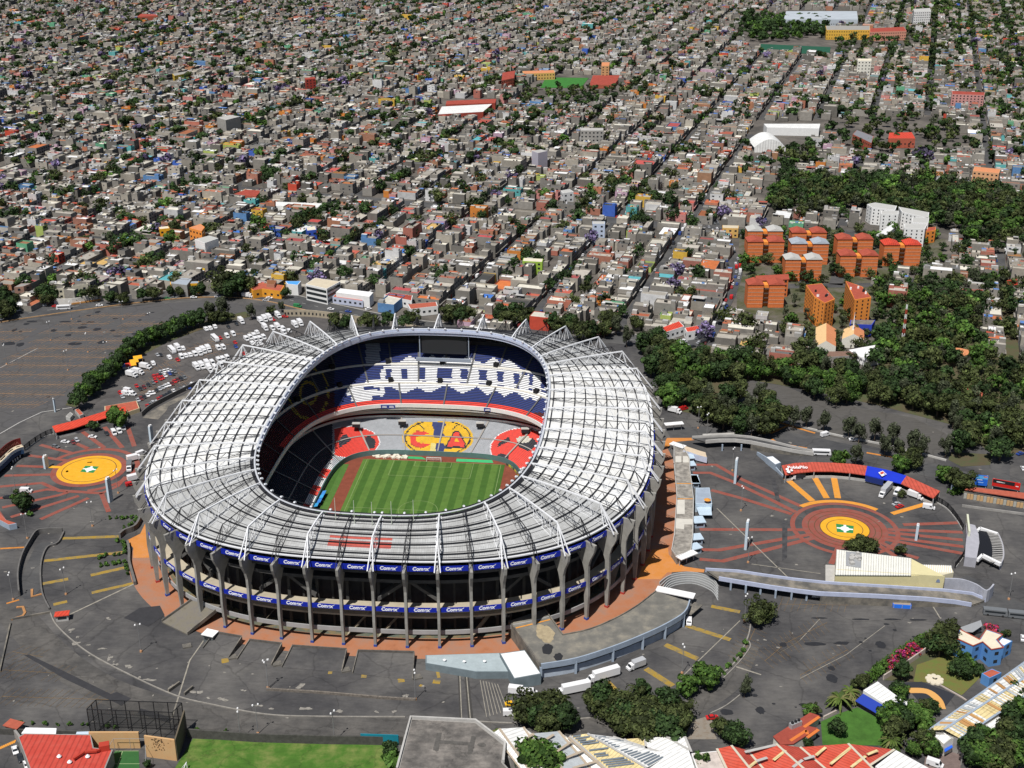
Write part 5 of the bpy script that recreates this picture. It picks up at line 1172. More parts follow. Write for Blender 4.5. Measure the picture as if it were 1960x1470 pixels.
# ---- cream exhibition building with white ribbed roof on the right plaza
z4 = crop(1580, 1040, 5.765)
e = empty('pavilion', P(*z4(600, 400)), 0, 'cream pavilion with white ribbed roof standing on the right plaza', 'pavilion')
fl_ = [(125, 65), (945, 160), (940, 352), (105, 345)]
q = ccw(Q(z4, [(125, 68), (945, 165), (942, 352), (110, 345)], 6.5)); prism_part('roof', q, 6.2, 6.5, mat('white_ribbed_roof', (.72, .72, .66), .6, .05, .3), e)
q2 = ccw(Q(z4, [(125, 68), (945, 165), (1300, 355), (110, 345)], 6.3)); prism_part('wall', q2, 0, 6.2, mat('cream_yellow_wall', (.62, .56, .32), .8, .06, .3), e)
q3 = ccw(Q(z4, [(950, 230), (1380, 245), (1415, 318), (1300, 345), (950, 315)], 6.0)); prism_part('side_roof', q3, 0, 5.9, mat('side_hall_wall', (.6, .55, .40)), e)
for i in range(31):
    t = i/30; a = Q(z4, [(125+820*t, 68+97*t), (110+832*t, 345+7*t)], 6.62); mb = MB(); mb.bar(a[0], a[1], .22, .2); part(mb, 'roof_rib', M['conc_pale'], e)
for i in range(22):
    t = i/21; a = Q(z4, [(952+430*t, 232+14*t), (952+440*t, 313+8*t)], 6.0); mb = MB(); mb.bar(a[0], a[1], .35, .2); part(mb, 'roof_rib', M['white'], e)
mb = MB(); mb.prism(ccw(Q(z4, [(225, 90), (400, 100), (395, 265), (225, 240)], 7.0)), 6.5, 7.0); part(mb, 'plant_deck', M['steel'], e)
for i in range(9):
    p = P(*z4(rnd.uniform(240, 385), rnd.uniform(110, 245)), 7.2); mb = MB(); mb.box((p.x, p.y, 7.0), (rnd.uniform(.8, 2), rnd.uniform(.8, 2), rnd.uniform(.5, 1.3)), rnd.random()); part(mb, 'air_unit', M['conc_pale'], e)
a, b = P(*z4(105, 438)), P(*z4(1290, 515)); ang = math.atan2(b.y-a.y, b.x-a.x)
mb = MB(); f = lambda t, z: a.lerp(b, t)+Vector((0, 0, z))+Vector((.0, -.35, 0))
mb.wall([a+Vector((0, -.1, 0)), b+Vector((0, -.1, 0))], .3, 0, 6.6); part(mb, 'front_wall', MATS['cream_yellow_wall'], e)
mb = MB(); mb.poly([f(.035, 4.9), f(.05, 4.1), f(.058, 4.1), f(.085, 5.3), f(.055, 4.6), f(.045, 4.6)]); part(mb, 'emblem', mat('orange_red_emblem', (.65, .12, .02), .6), e)
mb = MB(); mb.poly([f(.925, 3.6), f(.965, 3.6), f(.958, 4.8), f(.945, 5.2), f(.932, 4.8)]); part(mb, 'emblem', mat('grey_blue_emblem', (.20, .25, .36), .6), e)
mb = MB(); mb.wall([a+Vector((0, -1.5, 0)), b+Vector((0, -1.5, 0))], .8, 0, 1.2); part(mb, 'base_kerb', M['conc_pale'], e)
mb = MB(); mb.wall(splineP(Q(z4, [(1300, 516), (1480, 525), (1640, 580), (1760, 650), (1850, 560)], 0), 4)[:-1], .6, 0, 5.6); tag(mb.build('curved_wall', mat('lilac_grey_wall', (.36, .37, .42), .8, .2, .2)), 'curved lilac grey wall right of the cream pavilion', 'wall')
poly_build('plinth', 'small paved plinth at the left end of the cream pavilion', 'plinth', z4, [(0, 235), (105, 240), (100, 440), (0, 430)], 0, .8, M['conc_pale'])
p = P(*z4(838, 700)); e = empty('skip', p, ang, 'bright blue open skip beside the walkway wall', 'skip'); mb = MB(); mb.box((0, 0, 0), (7, 2.4, 1.6), 0, (.02, .17, .75)); mb.box((0, .0, 1.61), (6.6, 2.0, .1), 0, (.3, .25, .2)); lpart(mb, 'container', M['vc'], e)
for x in (-3.2, 0, 3.2): mb = MB(); mb.box((x, -1.25, 0), (.2, .12, 1.5)); lpart(mb, 'rib', M['steel'], e)
for i, (x0, x1) in enumerate(((855, 928), (933, 1003))):
    a_, b_ = P(*c7(x0, 995)), P(*c7(x1, 997)); mb = MB(); mb.wall([a_, b_], .2, .6, 2.6); tag(mb.build('banner_sign', mat('off_white_banner', (.68, .68, .68), .7, .15, 3)), ('left' if i == 0 else 'right')+' one of two off-white banners on the walkway wall', 'banner')
# small box container, white tent by the red shelter
e, _ = block('box_container', 'white box container beside the left end of the red shelter', 'container', crop(1260, 780, 6.533), [(1345, 620), (1430, 608), (1535, 690), (1465, 715)], 3.2, M['bluegrey'], M['white'], parapet=.08)
mb = MB(); mb.wall(Q(crop(1260, 780, 6.533), [(1235, 590), (1350, 690), (1600, 900)]), .6, 0, [1.6, 3.0, .6]); tag(mb.build('slanting_wall', M['bluegrey']), 'blue-grey slanting wall from the underpass to the red shelter', 'wall')
# billboards and the brick booth row on the far right
def board(c, bl, br, h0, h1, m, lab, extra=()):
    A, B = P(*c(*bl)), P(*c(*br)); e = empty('billboard', (A+B)/2, 0, lab, 'billboard'); mb = MB(); mb.wall([A, B], .4, h0, h1); part(mb, 'panel', m, e)
    for t in (.05, .95): p = A.lerp(B, t); mb = MB(); mb.box((p.x, p.y+.4, 0), (.35, .35, h1)); part(mb, 'post', M['conc_pale'], e)
    for t0, t1, z0, z1, mm, nm in extra:
        mb = MB(); a_, b_ = A.lerp(B, t0), A.lerp(B, t1); d = (B-A).normalized(); n_ = Vector((d.y, -d.x, 0))*.26; mb.poly([a_+n_+Vector((0, 0, z0)), b_+n_+Vector((0, 0, z0)), b_+n_+Vector((0, 0, z1)), a_+n_+Vector((0, 0, z1))]); part(mb, nm, mm, e)
BB = mat('billboard_blue', (.02, .13, .60), .5); BR_ = mat('billboard_red', (.55, .02, .015), .5); SKB = mat('billboard_sky', (.10, .38, .72), .5)
board(zg, (285, 345), (455, 365), 1.2, 6.4, BB, 'bright blue billboard on the far right above the brick roofed booths', ((.02, .98, 4.6, 6.3, SKB, 'sky_field'), (.2, .6, 4.0, 4.3, M['white'], 'lettering'), (.3, .7, 2.6, 3.0, mat('pale_blue_letter', (.3, .5, .85), .6), 'lettering'), (.65, .95, 5.4, 6.2, mat('pink_field', (.6, .25, .25), .6), 'picture')))
board(zg, (515, 375), (870, 440), 2.0, 5.6, BR_, 'wide black and red billboard on the far right', ((.02, .8, 3.7, 5.5, M['black'], 'black_field'), (.15, .45, 4.2, 4.7, M['white'], 'lettering'), (.84, .94, 3.6, 4.0, M['white'], 'lettering')))
e = empty('booth_row', P(*zg(550, 560)), 0, 'row of beige ticket windows under a brick red roof on the far right', 'booths')
q = Q(zg, [(180, 380), (1100, 520), (1100, 440), (240, 345)], 3.6); mb = MB(); mb.prism(ccw(q), 3.3, 3.6); part(mb, 'roof', BRR, e)
A, B = P(*zg(165, 500)), P(*zg(1100, 660)); mb = MB(); mb.wall([A+Vector((0, 1.2, 0)), B+Vector((0, 1.2, 0))], .4, 0, 3.2); part(mb, 'wall', M['conc_dark'], e)
for i in range(22):
    p = A.lerp(B, (i+.5)/22)+Vector((0, .8, 0)); mb = MB(); mb.box((p.x, p.y, 0), (1.3, .3, 2.6)); part(mb, 'ticket_window', mat('orange_beige_window', (.55, .36, .18), .8) if i % 3 else mat('grey_window', (.4, .4, .36), .8), e)
mb = MB(); mb.wall(Q(zg, [(140, 600), (500, 650), (1100, 730)]), .5, 0, 1.1); tag(mb.build('low_wall', M['concrete']), 'low grey wall in front of the beige ticket windows', 'wall')
mb = MB(); mb.wall(Q(zg, [(0, 395), (205, 325)]), .5, 0, 3.6); tag(mb.build('boundary_wall', M['bluegrey']), 'pale wall behind the bright green hedge', 'wall')
# ---- beige perimeter wall with small windows behind the truck park
WL = splineP(Q(crop(300, 520, 4.667), [(1140, 400), (1350, 400), (1550, 420), (1750, 450), (1960, 478), (2250, 530), (2500, 570)]), 3)
e = empty('perimeter_wall', WL[0], 0, 'long beige perimeter wall with small windows behind the truck park', 'wall'); mb = MB(); mb.wall(WL, .6, 0, 4.4); part(mb, 'wall', mat('beige_wall', (.36, .31, .23), .9, .15, .4), e)
for i in range(0, len(WL)-1):
    for t in (.2, .7): p = WL[i].lerp(WL[i+1], t)+Vector((0, -.35, 0)); mb = MB(); mb.box((p.x, p.y, 1.4), (1.1, .1, 1.5)); part(mb, 'window', M['glass'], e)
# ---- buildings of the front row along the avenue
zf = crop(300, 520, 4.667)
WB = mat('white_wall', (.74, .74, .73), .7, .05, .4)
e, pts = block('office_building', 'white three-storey office with dark ribbon windows on the avenue', 'building', zf, [(1330, 118), (1415, 62), (1640, 95), (1520, 160)], 10.5, WB, mat('cream_roof', (.55, .48, .36), .9, .1, .4))
for z in (1.2, 4.7, 8.0):
    for i in range(len(pts)):
        a_, b_ = pts[i], pts[(i+1) % 4]; d = (b_-a_).normalized(); n_ = Vector((d.y, -d.x, 0))
        if n_.y > 0: continue
        mb = MB(); mb.wall([a_+n_*.1+d*.6, b_+n_*.1-d*.6], .1, z, z+1.7); part(mb, 'ribbon_window', M['glass'], e)
e, pts = block('workshop', 'long white barrel roofed hall beside the white office building', 'building', zf, [(1640, 150), (1935, 185), (1900, 225), (1600, 185)], 7.5, WB, M['white'], parapet=.1)
block('shop_row', 'shop row with a brick red tiled roof in front of the white hall', 'building', zf, [(1600, 195), (1875, 225), (1840, 262), (1570, 225)], 4.5, mat('pale_shop_wall', (.45, .48, .6), .8), BRR, floors=1, parapet=.08)
block('shop_row', 'yellow-orange painted shop with brown roof huts near the bend of the avenue', 'building', zf, [(830, 150), (920, 105), (1140, 130), (1110, 180), (940, 160), (860, 175)], 5.2, mat('orange_yellow_wall', (.68, .30, .03), .8, .1, .4), BRR, floors=1)
block('shop_row', 'low house with a bright blue roof above the orange shop', 'building', zf, [(1150, 85), (1290, 85), (1260, 120), (1165, 110)], 7.5, WB, mat('bright_blue_roof', (.08, .32, .70), .7), parapet=.1)
block('shop_row', 'brown roofed hut block left of the bright blue roof', 'building', zf, [(985, 75), (1070, 78), (1050, 118), (980, 112)], 8, mat('pink_brick', (.38, .18, .12)), mat('brown_roof', (.22, .09, .04)), parapet=.1)
e, pts = block('furniture_shop', 'yellow walled shop with black lettering behind the trees on the avenue', 'shop', zf, [(120, 118), (380, 110), (378, 92), (120, 98)], 6.5, mat('shop_yellow', (.72, .38, .02), .8, .08, .4), mat('tin_roof', (.30, .34, .38), .6))
a_, b_ = P(*zf(122, 170)), P(*zf(380, 162))
for s_, t in (('CASAS', .2), ('HAROS', .72)):
    me = text_mesh(s_, 3.6, .04); me.materials.clear(); me.materials.append(M['black']); o = bpy.data.objects.new('lettering', me); C.objects.link(o); o.parent = e; o.matrix_parent_inverse = Matrix.Translation(e.location).inverted(); p = pts[0].lerp(pts[1], t); ys = min(q_.y for q_ in pts); xs = [q_.x for q_ in pts]
    o.location = (min(xs)+(max(xs)-min(xs))*t, ys-.35, 4.4); o.rotation_euler = (R(90), 0, R(0))
block('tin_hall', 'grey corrugated roof hall behind the yellow shop', 'hall', zf, [(130, 105), (215, 55), (315, 62), (270, 122)], 8.2, M['concrete'], mat('tin_roof2', (.34, .38, .43), .55, .1, .5), parapet=.08)
z6 = crop(0, 540, 6.125)
block('brick_building', 'three-storey brick building with open bays at the far left of the avenue', 'building', z6, [(165, 70), (275, 60), (365, 25), (250, 25)], 9.5, mat('pinkish_brick', (.34, .20, .15), .9, .2, .6), M['concrete'], floors=3)
block('cream_house', 'cream two-storey house with blue awning left of centre on the avenue', 'house', z6, [(840, 60), (1030, 30), (1020, 15), (850, 40)], 8.5, mat('cream_house_wall', (.60, .56, .44), .85, .1, .5), M['conc_dark'], floors=2)
block('cream_house', 'cream house with dark gable roof left of the larger cream house', 'house', z6, [(600, 90), (745, 80), (760, 55), (650, 50)], 7, mat('cream_house_wall', (.60, .56, .44)), M['conc_dark'], floors=2)
mb = MB(); mb.wall(splineP(Q(z6, [(640, 265), (850, 262), (1050, 228), (1215, 205)]), 3), .4, 0, 4.2, (.62, .60, .56)); mb.wall(splineP(Q(z6, [(840, 268), (1215, 212)]), 3), .5, .2, 1.2, (.5, .25, .08)); tag(mb.build('painted_wall', M['vc']), 'long off-white painted wall beside the avenue on the left', 'wall')
board(zf, (370, 62), (440, 70), 5, 8, mat('yellow_board', (.7, .5, .03), .6), 'yellow hoarding above the yellow shop')
# ---- brick apartment blocks, orange flats, church, white complex
BRK = mat('orange_brick', (.60, .165, .05), .9, .15, .8); BRK2 = mat('pale_orange_render', (.78, .27, .05), .85, .08, .4); TRR = mat('terracotta_roof', (.36, .075, .045), .8, .15, .5); GRF = mat('grey_blue_roof', (.33, .37, .42), .7, .12, .4); WRF = mat('whitish_roof', (.50, .50, .48), .7, .25, .3, second=(.36, .35, .33), nw=.55)
apn = 0
def flats(lab, c, x0, x1, ytop, depth_px, yb, h=15.5, rm=None, wall=None, label_roof=''):
    """pair of square towers joined by a stair core; ytop = eaves line of the front wall in the crop, yb its foot"""
    e = empty('apartment_block', P(*c((x0+x1)/2, yb)), 0, lab, 'apartments', 'brick apartment blocks with hipped roofs')
    w = (x1-x0); 
    for s_, (a, b) in enumerate(((x0, x0+w*.42), (x1-w*.42, x1))):
        A, B = P(*c(a, yb)), P(*c(b, yb)); d = (B-A); L = d.length; d.normalize(); n_ = Vector((-d.y, d.x, 0)); D = L*1.05
        q = [A, B, B+n_*D, A+n_*D]; mb = MB(); mb.prism([(p.x, p.y) for p in q], 0, h); part(mb, 'tower', wall or BRK, e)
        for k in range(1, 6):
            mb = MB(); mb.wall([A-n_*.06, B-n_*.06], .12, h*k/6, h*k/6+.28); part(mb, 'floor_band', mat('pale_band', (.50, .32, .22), .85), e)
        m_ = (q[0]+q[1]+q[2]+q[3])/4; mid1 = (q[0]+q[1])/2; mid2 = (q[2]+q[3])/2; up = Vector((0, 0, h)); rg = Vector((0, 0, h+1.9)); o = .7; mb = MB()
        qq = [m_+(p-m_)*1.08 for p in q]; mb.poly([qq[0]+up, mid1+rg, mid2+rg, qq[3]+up]); mb.poly([mid1+rg, qq[1]+up, qq[2]+up, mid2+rg]); mb.poly([qq[0]+up, qq[1]+up, mid1+rg]); mb.poly([qq[2]+up, qq[3]+up, mid2+rg]); part(mb, 'roof', rm or TRR, e)
        for k in range(5):
            for t in (.3, .7): p = q[1].lerp(q[2], t); mb = MB(); mb.box((p.x+.06, p.y, h*k/5+1.0), (.12, 1.1, 1.2)); part(mb, 'window', M['glass'], e)
    A, B = P(*c(x0+w*.42, yb)), P(*c(x1-w*.42, yb)); d = (B-A).normalized(); n_ = Vector((-d.y, d.x, 0)); D = (B-A).length*1.6
    mb = MB(); mb.prism([(p.x, p.y) for p in (A+n_*3, B+n_*3, B+n_*(3+D), A+n_*(3+D))], 0, h-1); part(mb, 'stair_core', BRK2, e)
    for k in range(4): mb = MB(); mb.prism([(p.x, p.y) for p in (A+n_*1.2, B+n_*1.2, B+n_*3, A+n_*3)], h*k/5+2.6, h*k/5+3.2); part(mb, 'landing', mat('dark_landing', (.08, .05, .04), .9), e)
for i, (x0, x1, yb, rm, lab) in enumerate(((282, 492, 320, WRF, 'brick towers with pale roofs at the back left of the estate'), (282, 500, 388, TRR, 'brick towers with brown-red roofs and a blue tank, left of the estate'), (548, 755, 330, TRR, 'brick towers with red roofs at the back, second from left'), (545, 768, 400, GRF, 'brick towers with blue-grey roofs in the middle'), (508, 728, 500, WRF, 'brick towers with stained white roofs in front of the blue-grey roofs'), (822, 1035, 372, TRR, 'brick towers with red roofs at the back centre'), (838, 1065, 475, TRR, 'brick towers with red roofs beside the estate car park'), (1102, 1325, 408, REDR, 'brick towers with one bright red roof at the right end'), (282, 503, 660, TRR, 'brick towers with dark red roofs at the front left of the estate'))):
    flats('pair of five-storey '+lab, d4, x0, x1, 0, 0, yb, rm=rm)
def slab_tower(lab, q, h, wall, roof, nf, cat='apartments', name='orange_flats'):
    q = ccw(q); m_ = ctr(q); e = empty(name, m_, 0, lab, cat); prism_part('wall', q, 0, h+.8, wall, e); prism_part('roof', scale_pts(q, m_, -.6), h-.3, h+.82, roof, e)
    for i in range(len(q)):
        a_, b_ = q[i], q[(i+1) % len(q)]; d = (b_-a_); L = d.length; d.normalize(); n_ = Vector((d.y, -d.x, 0))
        if n_.y > .3: continue
        k = max(1, int(L//3.4))
        for f in range(nf):
            for j in range(k): p = a_+d*((j+.5)*L/k)+n_*.05; mb = MB(); mb.box((p.x, p.y, h*f/nf+1.1), (.9, .12, 1.1), math.atan2(d.y, d.x)); part(mb, 'window', M['glass'], e)
    return e, m_
e, m_ = slab_tower('bright orange block of flats, left one of the pair', [Vector(p) for p in Q(d4, [(640, 590), (690, 715), (750, 745), (805, 735), (812, 615), (790, 575), (700, 540)], 0)][:0] or Q(d4, [(640, 530), (735, 520), (815, 615), (755, 640), (690, 600)], 17), 17, BRK2, TRR, 7)
e2, m2 = slab_tower('bright orange block of flats, right one of the pair', Q(d4, [(880, 505), (980, 540), (1035, 605), (935, 620), (905, 560)], 17), 17, BRK2, TRR, 7)
for ee, mm in ((e, m_), (e2, m2)):
    for k in range(6):
        p = mm+Vector((rnd.uniform(-5, 5), rnd.uniform(-7, 6), 0)); mb = MB(); mb.tube((p.x, p.y, 17.8), (p.x, p.y, 19.2), .7, .6); part(mb, 'water_tank', M['black'] if k % 2 else M['white'], ee)
def gable(name, lab, cat, c, q_px, h, rise, wall, rm1, rm2=None):
    q = [P(*c(*p), h) for p in q_px]; e = empty(name, ctr(q), 0, lab, cat); prism_part('wall', ccw(q), 0, h-.02, wall, e)
    m1, m2_ = (q[0]+q[1])/2+Vector((0, 0, rise)), (q[2]+q[3])/2+Vector((0, 0, rise)); mb = MB(); mb.poly([q[0], m1, m2_, q[3]]); part(mb, 'roof', rm1, e); mb = MB(); mb.poly([m1, q[1], q[2], m2_]); part(mb, 'roof', rm2 or rm1, e)
    mb = MB(); mb.poly([q[0], q[1], m1]); mb.poly([q[3], q[2], m2_]); part(mb, 'gable', wall, e); return e
OT = mat('orange_tile', (.60, .24, .11), .8, .1, .6); OTL = mat('sand_tile', (.72, .48, .24), .8, .08, .5)
gable('church_hall', 'gabled hall with sand and orange tiled roof, left part of the church', 'church', d4, [(698, 895), (822, 895), (822, 790), (700, 780)], 6, 3.5, mat('church_wall', (.70, .68, .60), .8, .05, .4), OTL, OT)
e = gable('church_hall', 'gabled chapel with thin white spire and orange roof, right part of the church', 'church', d4, [(858, 850), (995, 855), (992, 800), (870, 790)], 5.5, 3.5, mat('church_wall', (.7, .68, .6)), OTL, OT)
p = P(*d4(925, 800), 8); mb = MB(); mb.tube(p, p+Vector((0, 0, 3)), .7, .5, 6); mb.tube(p+Vector((0, 0, 3)), p+Vector((0, 0, 12)), .45, .05, 6); part(mb, 'spire', M['white'], e)
for i in range(5):
    x = 905+i*44; mb = MB(); q = [P(*d4(x, 905+i*14), 4), P(*d4(x+36, 890+i*13), 4.9), P(*d4(x+95, 900+i*8), 4.9), P(*d4(x+75, 925+i*10), 4)]
    q = Q(d4, [(900+i*20, 915+i*14), (920+i*20, 930+i*12), (1085+i*6, 900+i*14), (1065+i*6, 885+i*14)], 4.5); mb.prism(ccw(q), 4.2, 4.5+.15*i); mb.prism(ccw(scale_pts(q, ctr(q), -1)), 0, 4.2); tag(mb.build('shed_roof', M['white']), nth(i+1)+' white shed bay from the top beside the church', 'shed', 'white shed bays beside the church')
block('tin_shed', 'long rusty tin roofed shed row in front of the forest left of the church', 'shed', d4, [(420, 880), (660, 895), (640, 925), (395, 905)], 4, M['concrete'], mat('rusty_tin', (.20, .16, .12), .8, .3, .4), parapet=.08)
block('tin_shed', 'brown and white tin roofed sheds below the church', 'shed', d4, [(745, 925), (925, 925), (940, 950), (765, 960)], 4, M['concrete'], mat('brown_tin', (.20, .12, .09), .8, .2, .5), parapet=.08)
block('market_hall', 'dark roofed building with a bright blue front behind the church', 'building', d4, [(910, 740), (1060, 740), (1040, 770), (905, 765)], 7, mat('bright_blue_wall', (.03, .06, .45), .7), M['conc_dark'], floors=1)
block('long_block', 'long low brick block with a dark red tiled roof above the front left towers', 'apartments', d4, [(340, 470), (530, 460), (535, 490), (345, 500)], 12, BRK, TRR, floors=4, over=.6)
for i, q in enumerate(([(1010, 40), (1060, 30), (1190, 50), (1180, 75), (1040, 60)], [(1095, 80), (1200, 80), (1200, 100), (1095, 100)], [(1200, 55), (1385, 90), (1380, 125), (1220, 85)], [(1285, 120), (1385, 120), (1380, 155), (1280, 150)], [(1235, 160), (1375, 160), (1360, 190), (1235, 185)])):
    slab_tower(nth(i+1)+' white block from the back in the white apartment complex among trees', Q(d4, q, 13), 13, WB, WRF, 5, name='white_flats')
gable('long_shed', 'long white gabled shed left of the white apartment complex', 'shed', d4, [(1065, 220), (1120, 225), (1190, 165), (1150, 160)], 6, 2, WB, M['white'])
block('orange_house', 'orange and yellow three-storey house right of the white complex', 'house', d4, [(1380, 180), (1425, 175), (1425, 195), (1365, 205)], 9, BRK2, TRR, floors=3)
block('yellow_building', 'wide yellow two-storey building left of the brick towers', 'building', d4, [(135, 165), (235, 168), (232, 185), (135, 182)], 7, mat('warm_yellow', (.62, .38, .12), .8), mat('cream_roof', (.55, .48, .36)), floors=2)
for i, (q, rm, lab) in enumerate((([(1530, 915), (1560, 905), (1645, 925), (1600, 955)], OT, 'orange roofed villa in the forest right of the church'), ([(1860, 500), (1915, 485), (1920, 520), (1865, 530)], REDR, 'bright red flat roof among houses at the right edge'))):
    block('villa', lab, 'house', d4, q, 6, mat('church_wall', (.7, .68, .6)), rm, over=.5)
block('villa', 'brick red roofed villa with chimney deep in the right forest', 'house', d3, [(1680, 470), (1700, 455), (1765, 465), (1750, 520), (1690, 505)], 6, WB, BRR, over=.4)
# radio mast
e = empty('radio_mast', P(*d4(1215, 930)), 0, 'white and red lattice radio mast rising from the forest', 'mast')
for k in range(10):
    z, z2_ = k*3.0, (k+1)*3.0; w = 1.2-.08*k; w2 = 1.2-.08*(k+1); mb = MB()
    for a in range(3):
        t0, t1 = 2.09*a, 2.09*(a+1); f = lambda t, w_, zz: Vector((math.cos(t)*w_, math.sin(t)*w_, zz)); mb.bar(f(t0, w, z), f(t0, w2, z2_), .2); mb.bar(f(t0, w, z), f(t1, w2, z2_), .12)
    lpart(mb, 'mast_section', M['white'] if k % 2 else mat('mast_red', (.45, .06, .04), .7), e)
# ------------------------------------------------------------------ NEAR EDGE: roofs, gardens, sheds
# big flat concrete roof at the bottom centre
pts = Q(d1, [(85, 670), (490, 690), (675, 830), (665, 945), (700, 985), (1000, 1250), (-60, 1250), (0, 985)], 8)
e = empty('flat_roof_building', ctr(pts), 0, 'large stained concrete flat roofed building at the bottom centre', 'building'); prism_part('wall', ccw(pts), 0, 7.9, M['concrete'], e); prism_part('roof', scale_pts(ccw(pts), ctr(pts), -.8), 7.9, 8.0, mat('stained_flat_roof', (.12, .112, .104), .95, .3, .2, second=(.17, .155, .14), bump=.05, fine=.25), e)
mb = MB(); mb.wall(Q(d1, [(0, 985), (85, 665), (490, 685), (675, 825), (665, 940)], 8), .7, 7.5, 8.7); part(mb, 'parapet', M['conc_pale'], e)
mb = MB(); q = [P(*d1(x, y), 8.06) for x, y in ((265, 760), (240, 870))]; mb.ribbon(q, 1.6); mb.ribbon([P(*d1(x, y), 8.07) for x, y in ((480, 780), (455, 890))], 1.6); mb.ribbon([P(*d1(x, y), 8.08) for x, y in ((255, 815), (470, 830))], 1.6)
for x, y, a, b in ((245, 850, 18, 25), (460, 850, 20, 25), (530, 835, 26, 12)): blob(mb, *d1(x, y), a/3.267, b/3.267, 8.09)
part(mb, 'patched_h_mark', mat('dark_patch', (.095, .09, .083), .95, .3, .8), e)
mb = MB(); mb.wall(Q(d1, [(675, 870), (760, 905), (900, 985)], 5), 5.0, 0, 5.2); tag(mb.build('side_wing', M['concrete']), 'low concrete wing right of the large flat roof', 'wing')
# white zigzag sheds
WS = mat('white_sheet', (.78, .78, .76), .55, .12, .3, stripe=(.9, 1.6)); WSS = mat('sand_strip', (.40, .33, .25), .8); GYS = mat('grey_sheet', (.42, .45, .47), .6, .15, .5); YES = mat('yellowed_sheet', (.66, .54, .28), .65, .18, .5, stripe=(.9, 1.2))
def saw(lab, c, ridge, eave, zr, ze, m, extra=None, name='shed_roof', group=None):
    """one lean of a shed roof between a ridge line and an eave line (pixels), on its own walls"""
    A = [P(*c(*p), zr) for p in ridge]; B = [P(*c(*p), ze) for p in eave]; return A, B
def roofbays(lab, c, lines, m, names, zhi=8.0, zlo=6.6, strips=WSS, group=None, cat='shed', stripw=.8, base_m=None):
    """lines: list of (a, b) pixel pairs, roof surface runs over consecutive lines alternating ridge and valley"""
    e = empty('shed', ctr([P(*c(*p), zlo) for l in lines for p in l]), 0, lab, cat, group); L = []
    for i, (a, b) in enumerate(lines): z = zhi if i % 2 else zlo; L.append((P(*c(*a), z), P(*c(*b), z)))
    for i in range(len(L)-1):
        mm = m[i % len(m)] if isinstance(m, list) else m; mb = MB(); mb.poly([L[i][0], L[i][1], L[i+1][1], L[i+1][0]]); part(mb, 'roof', mm, e)
    for i, l in enumerate(L):
        mb = MB(); mb.bar(l[0]+Vector((0, 0, .12)), l[1]+Vector((0, 0, .12)), stripw, .12); part(mb, 'gutter_strip', strips, e)
    out = [l[0] for l in L]+[l[1] for l in reversed(L)]; mb = MB(); mb.prism(ccw(scale_pts(out, ctr(out), -.4)), 0, zlo-.5); part(mb, 'wall', base_m or M['concrete'], e); return e, L
roofbays('white zigzag roofed shed with sand coloured gutters at the bottom centre', d1, [((600, 760), (830, 1060)), ((640, 735), (900, 1090)), ((790, 725), (1060, 1120)), ((845, 765), (1130, 1100)), ((1010, 750), (1300, 1090)), ((1070, 790), (1380, 1060))], [WS, WS, WS, GYS, WS], None)
for k, (a, b) in enumerate((((740, 860), (845, 770)), ((775, 905), (980, 770)), ((870, 965), (1090, 815)), ((1010, 935), (1170, 870)), ((1100, 980), (1260, 935)))):
    mb = MB(); mb.bar(P(*d1(*a), 8.25), P(*d1(*b), 8.25), .9, .14); tag(mb.build('roof_batten', WSS), nth(k+1)+' sand coloured cross strip from the left on the white zigzag roof', 'roof strip', 'sand coloured cross strips on the white zigzag roof')
e, L = roofbays('grey and cream striped glass-roofed shed at the bottom right of centre', d1, [((1080, 780), (1330, 1010)), ((1190, 765), (1560, 980)), ((1350, 785), (1700, 900))], [YES, WS], None, 8.2, 6.4, M['conc_pale'])
for side, ((a0, a1), (b0, b1)) in enumerate(((L[0], L[1]), (L[1], L[2]))):
    for i in range(18):
        t = (i+.5)/18; p, q = a0.lerp(a1, t), b0.lerp(b1, t)
        if rnd.random() < .85: mb = MB(); mb.bar(p.lerp(q, .12)+Vector((0, 0, .12)), p.lerp(q, rnd.choice([.55, .88]))+Vector((0, 0, .12)), .75, .08); part(mb, 'skylight', mat('grey_skylight', (.16, .19, .22), .4), e)
roofbays('pale yellow and white striped flat shed right of the striped glass roof', d1, [((1420, 800), (1560, 900)), ((1550, 790), (1560, 880)), ((1680, 785), (1830, 870)), ((1800, 785), (1840, 880))], [YES, WS, WS], None, 6.4, 6.0, M['conc_pale'])
block('shed', 'square white ribbed roof in front of the yellow striped shed', 'shed', d1, [(1530, 880), (1825, 872), (1870, 1010), (1560, 1030)], 6.8, WB, WS, parapet=.1)
block('shed', 'pale pinkish flat roof with rubble at the bottom right of centre', 'shed', d1, [(1840, 890), (2040, 870), (2100, 1030), (1890, 1030)], 5.5, WB, mat('pinkish_roof', (.50, .44, .40), .85, .2, .5), parapet=.1)
